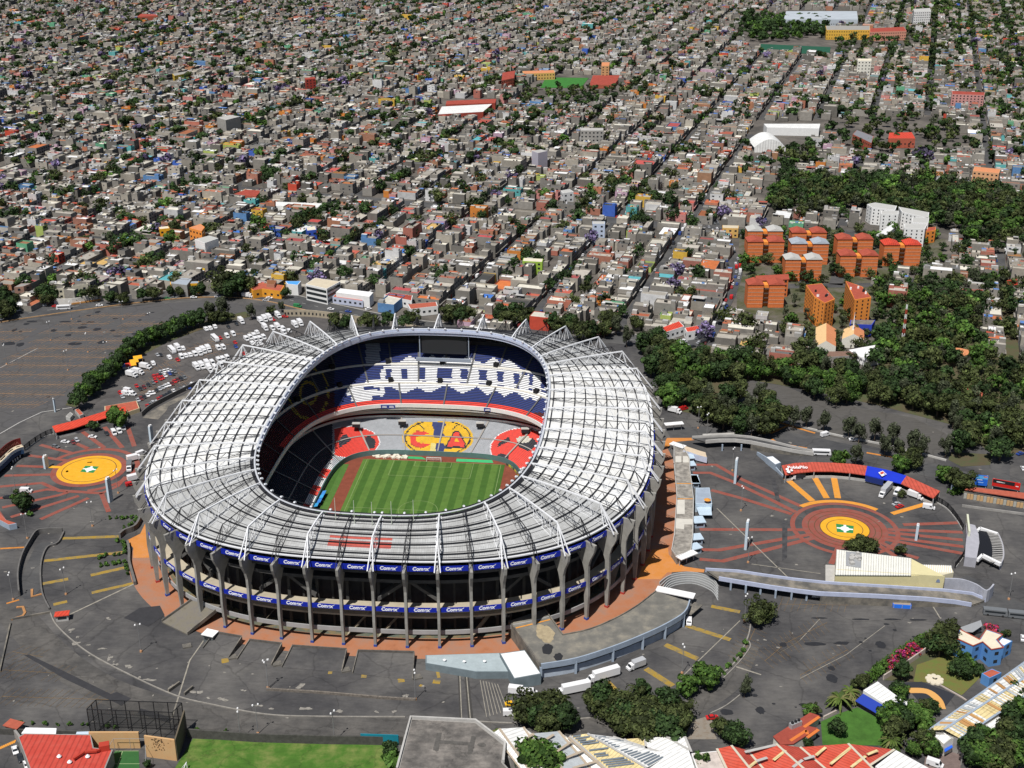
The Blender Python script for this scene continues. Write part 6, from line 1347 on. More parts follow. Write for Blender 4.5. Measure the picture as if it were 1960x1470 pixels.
# red folded roofs
RS = mat('red_sheet', (.58, .085, .05), .6, .2, .25, second=(.46, .09, .06), nw=.55, stripe=(-.9, 1.1)); RS2 = mat('red_sheet_dull', (.46, .075, .05), .6, .2, .3, stripe=(-.9, 1.1))
roofbays('large bright red folded roof at the bottom right', d2, [((40, 860), (150, 1090)), ((130, 840), (330, 1090)), ((230, 870), (420, 1090)), ((410, 830), (700, 1090)), ((560, 850), (840, 1090)), ((860, 828), (1030, 1000)), ((1150, 865), (980, 975))], [RS, RS2], None, 8.4, 6.4, mat('cream_gutter', (.55, .50, .40), .7))
for k, (a, b) in enumerate((((240, 975), (285, 940)), ((290, 935), (355, 915)), ((395, 930), (470, 870)), ((515, 975), (575, 930)), ((585, 925), (650, 905)), ((660, 900), (720, 850)), ((750, 955), (880, 850)), ((880, 975), (970, 905)), ((980, 895), (1045, 870)), ((215, 880), (410, 835)))):
    mb = MB(); mb.bar(P(*d2(*a), 8.3), P(*d2(*b), 8.3), 1.0, .14); tag(mb.build('skylight_strip', M['conc_pale'] if k in (1, 3, 4, 9) else YES), nth(k+1)+' pale skylight strip from the left on the red folded roof', 'skylight', 'pale skylight strips on the red folded roof')
block('shed', 'white gabled roof right of the red folded roof at the bottom', 'shed', d2, [(1030, 970), (1160, 870), (1380, 990), (1200, 1100)], 7, WB, WS, parapet=.1)
# small red house with orange porch
block('garden_house', 'brick red flat roofed house with orange porch edges left of the palms', 'house', d2, [(395, 785), (620, 640), (680, 660), (590, 720), (665, 735), (520, 830), (440, 835)], 3.6, mat('church_wall', (.7, .68, .6)), mat('dull_red_roof', (.30, .06, .04), .8, .15, .5), over=.3)
for i, (a, b) in enumerate((((500, 810), (600, 745)), ((600, 745), (605, 770)), ((605, 790), (675, 740)), ((585, 725), (680, 660)))):
    mb = MB(); mb.bar(P(*d2(*a), 3.9), P(*d2(*b), 3.9), 1.1, .2); tag(mb.build('porch_edge', mat('orange_tile_edge', (.62, .17, .04), .7)), nth(i+1)+' orange roof edge from the left on the brick red garden house', 'roof edge', 'orange roof edges of the garden house')
mb = MB()
p = P(*d2(530, 715), 4.2); e = empty('tank_cabinet', (p.x, p.y, 3.9), R(30), 'grey cabinet of water tanks on the brick red roof', 'cabinet')
m2_ = MB(); m2_.box((0, 0, 0), (4.5, 1.6, 1.8)); lpart(m2_, 'cabinet', M['steel'], e)
for k in range(3): m2_ = MB(); m2_.tube((-1.4+1.4*k, 0, 1.8), (-1.4+1.4*k, 0, 2.4), .55, .5); lpart(m2_, 'tank', M['black'], e)
# long yellow-white roof running up the right edge
e, L = roofbays('long cream and white striped roof running diagonally up the right edge', d2, [((1365, 745), (2120, 210)), ((1460, 740), (2160, 290)), ((1560, 795), (2250, 340))], [WS, YES], None, 8.2, 6.6, M['bluegrey'])
for side in (0, 1):
    (a0, a1), (b0, b1) = L[side], L[side+1]
    for i in range(46):
        t = (i+.5)/46; p, q = a0.lerp(a1, t), b0.lerp(b1, t)
        if rnd.random() < .8:
            mb = MB(); mb.bar(p.lerp(q, .06)+Vector((0, 0, .13)), p.lerp(q, .94)+Vector((0, 0, .13)), rnd.uniform(.5, 1.5), .08); part(mb, 'roof_strip', rnd.choice([YES, WS, GYS, YES, mat('rusty_strip', (.48, .26, .10), .7)] if side == 0 else [WS, YES, mat('rusty_strip', (.48, .26, .10)), WS, GYS]), e)
block('shed', 'white lean-to roof right below the long striped roof', 'shed', d2, [(1540, 800), (1790, 640), (1830, 690), (1600, 830)], 5, WB, WS, parapet=.08)
gable('gate_house', 'white gabled porch with blue door awning at the end of the striped roof', 'porch', d2, [(1460, 830), (1540, 795), (1470, 740), (1385, 765)], 5, 1.2, mat('church_wall', (.7, .68, .6)), WS)
p = P(*d2(1488, 860), 3); mb = MB(); mb.prism(ccw(Q(d2, [(1462, 860), (1510, 835), (1515, 850), (1465, 880)], 3.2)), 3.0, 3.2); tag(mb.build('awning', mat('cobalt_canvas', (.02, .12, .65), .6)), 'bright blue awning on the porch at the bottom right', 'awning')
mb = MB(); mb.wall(Q(d2, [(1510, 840), (1570, 860), (1565, 960)]), .4, 0, 3.2); tag(mb.build('stone_gate', M['concrete']), 'stone gate wall beside the blue awning', 'gate')
# garden pavilion: white roof with blue canvas
e, _ = block('garden_pavilion', 'white roofed garden pavilion with blue canvas awning', 'pavilion', d2, [(955, 495), (1045, 440), (1165, 530), (1305, 605), (1220, 590), (1100, 590)], 4.2, WB, WS, parapet=.1)
mb = MB(); a_, b_, c_, d_ = P(*d2(955, 515), 3.9), P(*d2(1095, 595), 3.9), P(*d2(1065, 655), 2.9), P(*d2(905, 560), 2.9); mb.poly([d_, c_, b_, a_]); mb.poly([a_-Vector((0, 0, .1)), b_-Vector((0, 0, .1)), c_-Vector((0, 0, .1)), d_-Vector((0, 0, .1))]); part(mb, 'awning', mat('navy_canvas', (.02, .05, .34), .6), e)
# blue house
BH = mat('house_blue', (.10, .26, .55), .85, .08, .4); CRF = mat('cream_flat_roof', (.66, .60, .47), .85, .08, .4)
e, pts = block('blue_house', 'two-storey bright blue house with cream flat roof and brick red parapet', 'house', d2, [(1530, 175), (1555, 120), (1680, 185), (1725, 120), (1825, 155), (1790, 185), (1830, 235), (1755, 248), (1700, 200), (1640, 225)], 7, BH, CRF, floors=2, parapet=.5)
mb = MB(); mb.wall([Vector((p[0], p[1], 0)) for p in pts], .4, 7.5, 7.8, closed=True); part(mb, 'parapet_cap', mat('brick_cap', (.36, .08, .05), .8), e)
block('blue_house_wing', 'blue wing with white balcony roof right of the blue house', 'house', d2, [(1785, 190), (1815, 165), (1888, 190), (1835, 222)], 5.5, BH, M['white'], floors=2, parapet=.3)
block('small_blue_house', 'small blue hut with brick red roof beside the striped roof', 'house', d2, [(1695, 390), (1760, 360), (1820, 385), (1745, 420)], 4, BH, BRR, floors=1, parapet=.1)
mb = MB(); mb.prism(ccw(Q(d2, [(1535, 110), (1690, 55), (1700, 90), (1640, 130), (1560, 125)], 3.2)), 3.0, 3.2); tag(mb.build('carport', M['steel']), 'grey carport roof behind the blue house', 'carport')
for lab, pts_, h in (('pinkish garden wall behind the bougainvillea', [(1080, 430), (1240, 330), (1390, 225)], 2.2), ('low pale wall by the lawn in front of the palms', [(705, 675), (785, 635)], 1.2), ('stone path edging below the dry lawn', [(1420, 455), (1570, 540), (1600, 560)], .4)):
    mb = MB(); mb.wall(Q(d2, pts_), .5, 0, h); tag(mb.build('garden_wall', mat('pinkish_plaster', (.42, .36, .32), .9, .15, .5)), lab, 'wall')
p = P(*d2(1400, 430)); e = empty('fountain', p, 0, 'cream lobed garden fountain on the dry lawn', 'fountain'); mb = MB()
for k in range(9): a = 2*math.pi*k/9; mb.tube((2.4*math.cos(a), 2.4*math.sin(a), 0), (2.4*math.cos(a), 2.4*math.sin(a), .5), .95, .85, 10)
mb.tube((0, 0, 0), (0, 0, .45), 2.2, n=16); lpart(mb, 'basin', mat('cream_stone', (.62, .56, .44), .8), e); mb = MB(); mb.tube((0, 0, .45), (0, 0, 1.6), .35, .15); mb.tube((0, 0, 1.3), (0, 0, 1.5), .3, .9, 12); lpart(mb, 'spout', MATS['cream_stone'], e)
# ---- bottom left corner
RF = mat('red_roof_bottom', (.52, .065, .045), .6, .2, .3, second=(.42, .07, .05), nw=.55, stripe=(0, 1.8))
e, _ = block('red_hall', 'large hall with wide red roof and white vents at the bottom left', 'hall', c8, [(110, 575), (425, 578), (440, 640), (530, 650), (495, 735), (480, 900), (200, 900), (85, 590)], 5.5, M['concrete'], RF, parapet=.1)
for i, (x, y) in enumerate(((278, 686), (412, 686), (327, 712))):
    p = P(*c8(x, y), 5.7); mb = MB(); mb.tube(p, p+Vector((0, 0, .5)), .5, n=10); mb.tube(p+Vector((0, 0, .5)), p+Vector((0, 0, 1.1)), .8, .3, 10); part(mb, 'roof_vent', M['white'], e)
mb = MB(); mb.ribbon([P(*c8(x, y), 6.6) for x, y in ((350, 690), (400, 658), (460, 650))], .8); p = P(*c8(490, 640), 6.2)
m2_ = MB(); L_ = [P(*c8(x, y), 6.6) for x, y in ((345, 692), (395, 660), (455, 655), (485, 640))]
for i in range(3): m2_.bar(L_[i], L_[i+1], .7, .7)
m2_.box((p.x, p.y, 5.6), (3.2, 2.4, 2.2), .3); part(m2_, 'roof_duct', mat('duct_red', (.42, .05, .03), .5), e)
mb = MB(); mb.prism(ccw(Q(c8, [(120, 545), (265, 548), (262, 575), (100, 572)], 5)), 4.7, 5.0); tag(mb.build('porch_roof', M['white']), 'white flat porch roof left behind the red hall', 'roof')
mb = MB(); mb.prism(ccw(Q(c8, [(360, 565), (425, 563), (423, 580), (355, 578)], 5)), 4.7, 5.0); tag(mb.build('porch_roof', mat('pale_blue_roof', (.50, .60, .70), .6)), 'small pale blue porch roof behind the red hall', 'roof')
SND = mat('sand_orange_wall', (.60, .36, .17), .85, .1, .5, second=(.52, .34, .17))
q = Q(c8, [(428, 575), (640, 585), (640, 615), (430, 640)], 4.4); e = empty('court_wall', ctr(q), 0, 'wide sand coloured wall with soot stains behind the green court', 'wall'); mb = MB(); A, B = P(*c8(428, 640)), P(*c8(660, 640)); mb.wall([A, B], .6, 0, 6.5); part(mb, 'wall', SND, e)
A, B, D = P(*c8(690, 680)), P(*c8(832, 700)), P(*c8(862, 610)); e = empty('mural_wall', A, 0, 'sand orange wall with a dark branching mural beside the training pitch', 'wall'); mb = MB(); mb.wall([A, B], .6, 0, 8.5); part(mb, 'front_wall', SND, e); mb = MB(); mb.wall([B, P(*c8(875, 560))], .5, 0, 8.5); part(mb, 'side_wall', mat('dark_side_wall', (.12, .10, .07), .9), e)
mb = MB()
for k in range(70):
    t = rnd.gauss(.42, .2); z = 8.0-abs(rnd.gauss(0, 2.6)); 
    if not .05 < t < .95 or z < 1: continue
    p = A.lerp(B, t)+Vector((.05, -.36, z)); a = rnd.random()*3; s_ = rnd.uniform(.15, .5); d = (B-A).normalized()
    mb.poly([p, p+d*s_+Vector((0, 0, .1)), p+d*s_*.6+Vector((0, 0, s_*1.2)), p+Vector((0, 0, s_))])
part(mb, 'mural', mat('mural_dark', (.10, .06, .03), .9), e)
b = MB(); p = (B+P(*c8(875, 560)))/2; 
sheet('green_court', [(540, 655), (650, 655), (655, 760), (480, 760)], mat('court_green', (.03, .11, .03), .9, .1, .4), .07, c8)
mb = MB()
for pts_ in ([(540, 655), (650, 655)], [(505, 715), (655, 715)], [(575, 655), (540, 760)]): mb.ribbon(Q(c8, pts_, .09), .2)
struct(mb, 'court_lines', mat('court_line', (.3, .38, .2), .9))
e = empty('court_fence', P(*c8(600, 700)), 0, 'wire fence with thin posts round the small green court', 'fence'); Lc = Q(c8, [(480, 760), (540, 655), (690, 655), (690, 760)])
for i in range(3):
    for t in (0, .5):
        p = Lc[i].lerp(Lc[i+1], t); mb = MB(); mb.tube(p, p+Vector((0, 0, 5)), .07, n=5); part(mb, 'post', M['steel'], e)
    mb = MB(); mb.bar(Lc[i]+Vector((0, 0, 5)), Lc[i+1]+Vector((0, 0, 5)), .1); part(mb, 'rail', M['steel'], e)
# tall dark net cage
def netmat():
    m = bpy.data.materials.new('dark_netting'); m.use_nodes = True; n = m.node_tree.nodes; l = m.node_tree.links; b = n['Principled BSDF']; b.inputs['Base Color'].default_value = (.015, .015, .012, 1); b.inputs['Roughness'].default_value = .9; b.inputs['Alpha'].default_value = .28
    return m
NET = netmat(); base = Q(c8, [(425, 575), (700, 592), (840, 600), (862, 560), (860, 548), (700, 540), (440, 535)])
q0 = [P(*c8(x, y)) for x, y in ((428, 590), (825, 605), (868, 560), (470, 545))]; e = empty('net_cage', ctr(q0), 0, 'tall dark netting cage on posts beside the training pitch', 'net'); H_ = 11.5
for i in range(4):
    a_, b_ = q0[i], q0[(i+1) % 4]; mb = MB(); up = Vector((0, 0, H_)); mb.poly([a_, b_, b_+up, a_+up]); part(mb, 'netting', NET, e); n = 6 if (b_-a_).length > 20 else 2
    mb = MB(); mb.bar(a_+up, b_+up, .2); mb.bar(a_+up*.5, b_+up*.5, .12); part(mb, 'cable', M['black'], e)
    for k in range(n): p = a_.lerp(b_, k/n); mb = MB(); mb.tube(p, p+up, .16, n=6); part(mb, 'post', M['black'], e)
mb = MB(); mb.wall(Q(c8, [(880, 590), (1200, 612), (1560, 622), (1890, 625)]), .6, 0, 3.4); tag(mb.build('field_wall', mat('dark_field_wall', (.07, .068, .062), .95, .3, .6)), 'long dark stone wall behind the bright green training pitch', 'wall')
mb = MB(); mb.wall(Q(c8, [(0, 575), (90, 580), (430, 590)]), .6, 0, 2.4); tag(mb.build('field_wall', mat('dark_field_wall', (.07, .068, .062))), 'dark wall behind the red hall at the bottom left', 'wall')
mb = MB(); mb.wall(Q(c8, [(1693, 622), (1870, 628)]), .3, 0, 4.2); tag(mb.build('screen', mat('teal_screen', (.01, .20, .28), .6, .1, .5)), 'teal screen panel on the training pitch wall', 'screen')
mb = MB(); mb.wall(Q(c8, [(75, 590), (190, 740), (300, 900)]), .8, 0, 3); tag(mb.build('boundary_wall', M['concrete']), 'pale boundary wall running down the left of the red hall', 'wall')
mb = MB(); 
for i in range(9): x = 0+i*9; mb.ribbon(Q(c8, [(x, 635-i*4), (x-6, 650-i*4)], .08), .5)
struct(mb, 'yellow_hatching', ORP)
booth(P(*c8(70, 560)), (5, 3), 2.6, BRR, M['concrete'], 'small brick red roofed gate booth at the bottom left corner', R(-20))
# goal of the training pitch
A, B = P(*c8(858, 760)), P(*c8(885, 735)); e = empty('training_goal', A, 0, 'white training goal at the left side of the bright green pitch', 'goal'); mb = MB(); A2_, B2_ = P(*c8(865, 770)), P(*c8(905, 735)); up = Vector((0, 0, 2.4)); A, B = P(*c8(850, 800)), P(*c8(878, 735)); mb.bar(A, A+up, .2); mb.bar(B, B+up, .2); mb.bar(A+up, B+up, .2); mb.bar(B+up, B+Vector((-1.8, 0, 0)), .12); mb.bar(A+up, A+Vector((-1.8, 0, 0)), .12); part(mb, 'goal_frame', M['white'], e)
# ---- landmarks inside the city
RB = mat('landmark_red', (.33, .06, .04), .8, .22, .3)
def lb(lab, quad, h, wm, rm, **k): return block('landmark_building', lab, 'building', full, quad, h, wm, rm, **k)
GW = mat('grey_block_wall', (.30, .29, .27), .9, .15, .4)
sheet('school_pitch', [(1045, 148), (1127, 149), (1112, 168), (1034, 168)], mat('school_grass', (.04, .17, .03), .95, .2, .2), .1)
lb('brick red school block left of the small green pitch', [(962, 140), (986, 136), (984, 150), (960, 155)], 14, BRR, RB, floors=4); lb('long yellow school building behind the small green pitch', [(1000, 137), (1060, 135), (1062, 140), (1002, 142)], 8, mat('warm_yellow', (.62, .38, .12)), mat('orange_tile', (.6, .24, .11)), floors=2)
lb('tall tan block right behind the small green pitch', [(1152, 120), (1167, 120), (1166, 127), (1151, 127)], 16, mat('tan_wall', (.48, .30, .14)), OT, floors=5); lb('orange-red roofed court right of the small green pitch', [(1135, 145), (1190, 145), (1175, 163), (1128, 163)], 4, BRR, RB)
lb('white roofed warehouse with red front left of the avenue', [(845, 205), (942, 200), (925, 215), (838, 220)], 8, RB, WS); lb('long red roofed market behind the white warehouse', [(855, 194), (950, 190), (948, 198), (853, 201)], 7, RB, RB)
lb('long white shed roof beside the avenue in the upper right', [(1462, 237), (1570, 237), (1568, 246), (1468, 244)], 8, WB, WS, parapet=.1)
lb('large white and grey industrial hall at the top right', [(1505, 22), (1640, 22), (1642, 38), (1500, 38)], 12, mat('pale_blue_grey', (.45, .50, .55)), mat('hall_roof', (.42, .46, .50), .6, .1, .05), floors=1)
lb('yellow sports building right of the dark green pitch', [(1580, 50), (1665, 50), (1665, 58), (1582, 58)], 14, mat('yellow_sports', (.68, .40, .06)), GW, floors=3); lb('orange and brick block right of the yellow sports building', [(1665, 55), (1730, 52), (1735, 60), (1665, 62)], 13, mat('salmon_wall', (.6, .28, .2)), RB, floors=3)
sheet('club_pitch', [(1456, 84), (1590, 90), (1588, 104), (1452, 100)], mat('club_turf', (.015, .085, .05), .95, .1, .1), .1)
lb('white office block at the top right', [(1748, 18), (1780, 16), (1782, 22), (1750, 23)], 26, WB, WRF, floors=7)
lb('dome hall neighbour, low brick school with long roofs among trees', [(1640, 250), (1672, 262), (1668, 275), (1632, 258)], 9, BRR, mat('grey_slate', (.2, .2, .22)), floors=2); lb('school hall with a bright red roof among the trees', [(1702, 255), (1745, 254), (1752, 266), (1700, 266)], 9, BRR, REDR, floors=1)
lb('red roofed hall in the far upper left of the city', [(262, 33), (302, 31), (298, 28), (270, 27)], 10, BRR, RB); lb('grey slab tower left of the avenue in the middle distance', [(1112, 246), (1155, 246), (1155, 251), (1111, 251)], 15, GW, M['conc_pale'], floors=4)
lb('tall pale grey block with blank side in the middle distance', [(1018, 290), (1035, 287), (1048, 290), (1030, 294)], 17, mat('lilac_grey', (.42, .40, .46)), M['conc_pale']); lb('bright white block house in the middle distance', [(1073, 366), (1090, 363), (1098, 368), (1078, 371)], 12, WB, WRF, floors=3)
lb('red flat roof in the houses left of the middle', [(447, 372), (470, 363), (500, 365), (490, 376)], 6, BRR, RB, parapet=.1); lb('bright orange house left of the middle', [(362, 437), (384, 430), (392, 436), (386, 444)], 12, BRK2, OT, floors=3); lb('yellow four window house left of the orange house', [(304, 436), (322, 434), (325, 438), (305, 440)], 9, mat('shop_yellow', (.72, .38, .02)), CRF, floors=2)
lb('blue painted house with cream roof left of the middle', [(585, 437), (603, 434), (606, 441), (588, 443)], 9, mat('royal_house_blue', (.04, .10, .50)), CRF, floors=2); lb('white cubic house left of the middle with grey side', [(373, 460), (400, 453), (418, 458), (392, 467)], 13, WB, WRF, parapet=.8)
lb('twin white curved hall roofs left of the middle', [(528, 386), (625, 390), (622, 397), (528, 394)], 7, WB, WS, parapet=.1); lb('lime green terrace house right of the middle', [(1002, 495), (1040, 497), (1038, 503), (1000, 501)], 9, mat('lime_green', (.30, .46, .06)), CRF, floors=3); lb('blue and white striped house right of the middle', [(1134, 425), (1158, 425), (1158, 430), (1134, 430)], 14, mat('white_blue_wall', (.45, .52, .65)), WRF, floors=4)
lb('large grey depot with flat roof in the upper left', [(415, 226), (440, 221), (460, 224), (432, 231)], 15, GW, M['conc_pale']); lb('yellow and dark multi-storey in the upper left', [(330, 142), (358, 137), (363, 140), (334, 146)], 10, mat('warm_yellow2', (.62, .42, .05)), GW, floors=3)
lb('brick red block of flats in the upper left', [(583, 150), (602, 148), (604, 151), (585, 153)], 16, mat('strong_red', (.36, .05, .035)), RB, floors=5); lb('tall orange-pink apartment group at the right edge', [(1865, 320), (1915, 325), (1912, 333), (1862, 328)], 14, mat('peach_wall', (.62, .34, .18)), OT, floors=4)
lb('pink long apartment building on the upper right', [(1822, 175), (1885, 178), (1884, 183), (1822, 181)], 15, mat('pink_wall', (.52, .26, .24)), RB, floors=5); lb('cream office block right of the avenue', [(1642, 113), (1668, 113), (1668, 117), (1642, 117)], 20, mat('church_wall', (.7, .68, .6)), CRF, floors=5)
for i, (q, rm_) in enumerate((([(735, 565), (745, 560), (790, 566), (788, 576)], RB), ([(780, 583), (835, 578), (838, 586), (785, 592)], BRR), ([(1265, 628), (1300, 615), (1310, 625), (1275, 636)], REDR), ([(1310, 628), (1345, 622), (1350, 630), (1315, 636)], REDR))): lb('red roofed building, '+nth(i+1)+' from the left of those along the trees behind the stadium', q, 5.5, WB, rm_, floors=1, parapet=.2)
# white dome hall
q = Q(full, [(1440, 280), (1500, 280), (1500, 300), (1445, 300)]); e = empty('dome_hall', P(1470, 292), 0, 'large white barrel vaulted hall beside the avenue in the upper right', 'hall'); A, B = P(1443, 292), P(1503, 292); mb = MB(); d = B-A; n = 14; Dp = Vector((0, 34, 0))
for i in range(n):
    t0, t1 = i/n, (i+1)/n; z = lambda t: 5+8*math.sin(math.pi*t); a_, b_ = A+d*t0+Vector((0, 0, z(t0))), A+d*t1+Vector((0, 0, z(t1))); mb.poly([a_, b_, b_+Dp, a_+Dp]); mb.poly([A+d*t0, A+d*t1, b_, a_])
part(mb, 'vault', WS, e)
# ---- lamp posts
LPM = MB(); 
def make_lamp():
    e = empty('lamp_post', (0, 0, 0), 0); mb = MB(); mb.tube((0, 0, 0), (0, 0, 12), .16, .09, 6); lpart(mb, 'pole', mat('grey_pole', (.22, .22, .22), .6), e)
    for s_ in (-1, 1):
        mb = MB(); mb.bar((0, 0, 11.8), (s_*.9, 0, 12.1), .08); lpart(mb, 'arm', MATS['grey_pole'], e)
        mb = MB(); mb.tube((s_*.9, 0, 11.9), (s_*.9, 0, 12.3), .35, .25, 8); lpart(mb, 'lamp_head', M['white'], e)
    mb = MB(); mb.tube((0, 0, 0), (0, 0, .7), .55, .45, 8); lpart(mb, 'footing', mat('orange_footing', (.45, .24, .12), .9), e); return e
lp0 = make_lamp(); first = True
LPS = [(c6, 868, 525, 'on the forecourt below the left plaza'), (c6, 620, 1165, 'between the yellow bars of the left forecourt'), (c6, 125, 1215, 'left of the sunken drive'), (c6, 258, 640, 'at the top of the sunken drive'), (c6, 1110, 215, 'beside the dark pylon of the left plaza'), (c6, 148, 195, 'beside the lone tree of the left plaza'), (c8, 662, 190, 'on the pale smeared forecourt'), (c8, 1258, 365, 'at the left end of the low broken wall'), (c8, 1948, 415, 'at the right end of the low broken wall'), (c3, 955, 1460, 'among asphalt below the stair terraces'),
       (c7, 440, 330, 'left of the upper pylon on the right plaza'), (c7, 485, 538, 'between the two left pylons of the right plaza'), (c7, 522, 808, 'near the lower left pylon of the right plaza'), (c7, 503, 1115, 'below the walkway by the big bush'), (c7, 178, 1385, 'between the yellow bars of the right lower lot'), (c7, 1880, 1000, 'on the dark road right of the entrance gate'), (c5, 340, 320, 'tall one in the middle of the far left car park'), (c5, 45, 480, 'at the left edge of the far car park'), (c5, 720, 460, 'beside the hedge of the far car park'), (c5, 455, 520, 'in the middle rows of the far car park'), (c5, 480, 180, 'near the avenue kerb of the far car park'), (c5, 825, 180, 'far right of the far car park'), (c5, 1010, 260, 'by the hedge at the top of the far car park'), (c5, 590, 400, 'centre right of the far car park'),
       (crop(1260, 780, 6.533), 497, 260, 'on the orange footing above the right walkway'), (crop(1260, 780, 6.533), 605, 350, 'beside the road barrier upper right'), (c8, 1128, 600, 'behind the left part of the training pitch'), (c8, 1210, 575, 'behind the training pitch, second'), (c8, 1568, 610, 'behind the training pitch near the teal screen')]
for i, (c, x, y, where) in enumerate(LPS):
    o = lp0 if i == 0 else copy_tree(lp0); o.location = P(*c(x, y)); o.rotation_euler.z = R(20+40*(i % 3)); tag(o, 'grey double-headed lamp post '+where, 'lamp post', 'double-headed lamp posts around the stadium')
# ------------------------------------------------------------------ CITY: street grid turned 18 degrees
GA_ = R(17.6); cG, sG = math.cos(GA_), math.sin(GA_)
def G(s, t, z=0.0): return Vector((t*cG+s*sG, s*cG-t*sG, z))          # s along the streets, t across
def Ginv(X, Y): return X*sG+Y*cG, X*cG-Y*sG
# outlines (photo pixels on the ground) where no house stands
EXCL = {
 'stadium_land': [(-400, 640), (0, 604), (110, 598), (240, 588), (330, 577), (420, 571), (520, 574), (560, 590), (640, 608), (700, 622), (800, 640), (1000, 640), (1180, 640), (1235, 636), (1380, 690), (1560, 712), (1700, 690), (1720, 600), (1760, 560), (1850, 560), (1870, 640), (1890, 690), (2050, 700), (2700, 740), (2700, 2600), (-900, 2600)],
 'wood': [(1490, 352), (1560, 345), (1600, 350), (1750, 345), (1870, 365), (1990, 380), (1990, 480), (1870, 470), (1830, 445), (1790, 440), (1650, 405), (1560, 415), (1470, 410), (1462, 385)],
 'apart': [(1412, 450), (1500, 436), (1640, 438), (1810, 455), (1825, 500), (1770, 520), (1680, 540), (1690, 640), (1700, 690), (1560, 700), (1540, 680), (1555, 640), (1400, 600), (1400, 520)],
 'whitecomplex': [(1655, 392), (1790, 400), (1790, 470), (1655, 455)],
 'park_left_mid': [],
 'school': [(1030, 145), (1140, 143), (1190, 152), (1180, 190), (1130, 205), (1010, 200), (1000, 175)],
 'greenclub': [(1440, 30), (1470, 28), (1590, 40), (1600, 60), (1760, 62), (1770, 90), (1610, 105), (1590, 110), (1440, 100), (1410, 60)],
 'shed': [(1490, 20), (1650, 20), (1660, 42), (1490, 42)],
 'dome': [(1440, 232), (1575, 232), (1575, 262), (1500, 300), (1440, 305)],
 'brickschool': [(1590, 225), (1800, 222), (1850, 262), (1840, 300), (1640, 300), (1590, 260)],
 'topwood': [(740, -5), (1000, -5), (980, 6), (760, 10)],
 'woodmid': [(1480, 285), (1560, 280), (1565, 320), (1490, 330)],
 'redwhite': [(838, 190), (955, 188), (955, 222), (838, 222)],
}
EXCL['front_row'] = [(240, 592), (240, 575), (400, 556), (560, 558), (640, 576), (850, 614), (850, 640), (560, 600)]
EXCL['front_left'] = [(0, 610), (0, 594), (240, 574), (240, 592)]
EXW = {}
for k, pts in EXCL.items():
    if pts: EXW[k] = [tuple(P(u, v))[:2] for u, v in pts]
EXB = {k: (min(p[0] for p in v), max(p[0] for p in v), min(p[1] for p in v), max(p[1] for p in v)) for k, v in EXW.items()}
for i, q_ in enumerate(LANDM): EXW[i] = q_
EXB = {k: (min(p[0] for p in v), max(p[0] for p in v), min(p[1] for p in v), max(p[1] for p in v)) for k, v in EXW.items()}
def blocked(x, y):
    for k, p in EXW.items():
        b = EXB[k]
        if b[0] <= x <= b[1] and b[2] <= y <= b[3] and inpoly(x, y, p): return k
    return None
# palette: bare concrete blocks, cream, white, brick, and a few painted bright
def wallcol():
    r = rnd.random()
    if r < .60: g = rnd.uniform(.12, .27); return (g*1.07, g, g*.89)
    if r < .82: g = rnd.uniform(.24, .38); return (g*1.06, g*.97, g*.82)
    if r < .87: g = rnd.uniform(.45, .62); return (g, g, g)
    if r < .94: return (rnd.uniform(.30, .42), rnd.uniform(.13, .18), .10)
    return rnd.choice([(.55, .20, .04), (.60, .38, .06), (.10, .22, .42), (.50, .07, .04), (.12, .34, .20), (.10, .36, .36), (.50, .22, .20), (.36, .44, .12), (.05, .12, .45), (.45, .30, .38)])
def roofcol():
    r = rnd.random()
    if r < .42: g = rnd.uniform(.22, .42); return (g*1.08, g, g*.87)
    if r < .64: g = rnd.uniform(.42, .66); return (g*1.05, g, g*.86)
    if r < .71: g = rnd.uniform(.62, .82); return (g, g, g)
    if r < .87: return (rnd.uniform(.26, .48), rnd.uniform(.07, .15), rnd.uniform(.04, .08))
    if r < .965: g = rnd.uniform(.05, .13); return (g, g, g*.97)
    return rnd.choice([(.55, .16, .05), (.05, .16, .5), (.10, .36, .40), (.10, .28, .16), (.52, .34, .12)])
NAMES = {'grey': 0}
def cname(c):
    r, g, b = c
    if max(c)-min(c) < .05: return 'white' if r > .56 else 'pale grey' if r > .38 else 'dark grey' if r < .18 else 'grey'
    if r > g*1.8 and r > .22 and b < .2: return 'red' if g < .1 else ('orange' if g > .15 and r > .48 else 'brick red')
    if r > b*3 and g > .25: return 'yellow'
    if b > r*1.5 and b > g: return 'blue'
    if g > r*1.3 and b > r*1.3: return 'turquoise'
    if g > r and g > b: return 'green'
    if r > .38: return 'cream'
    return 'beige'
SP, STW = 57.5, 9.0; T0 = -158.6
houses = []   # (s, t, ws, wt, h, wall, roof, facing sign, column, index, row)
CROSS = 168.0
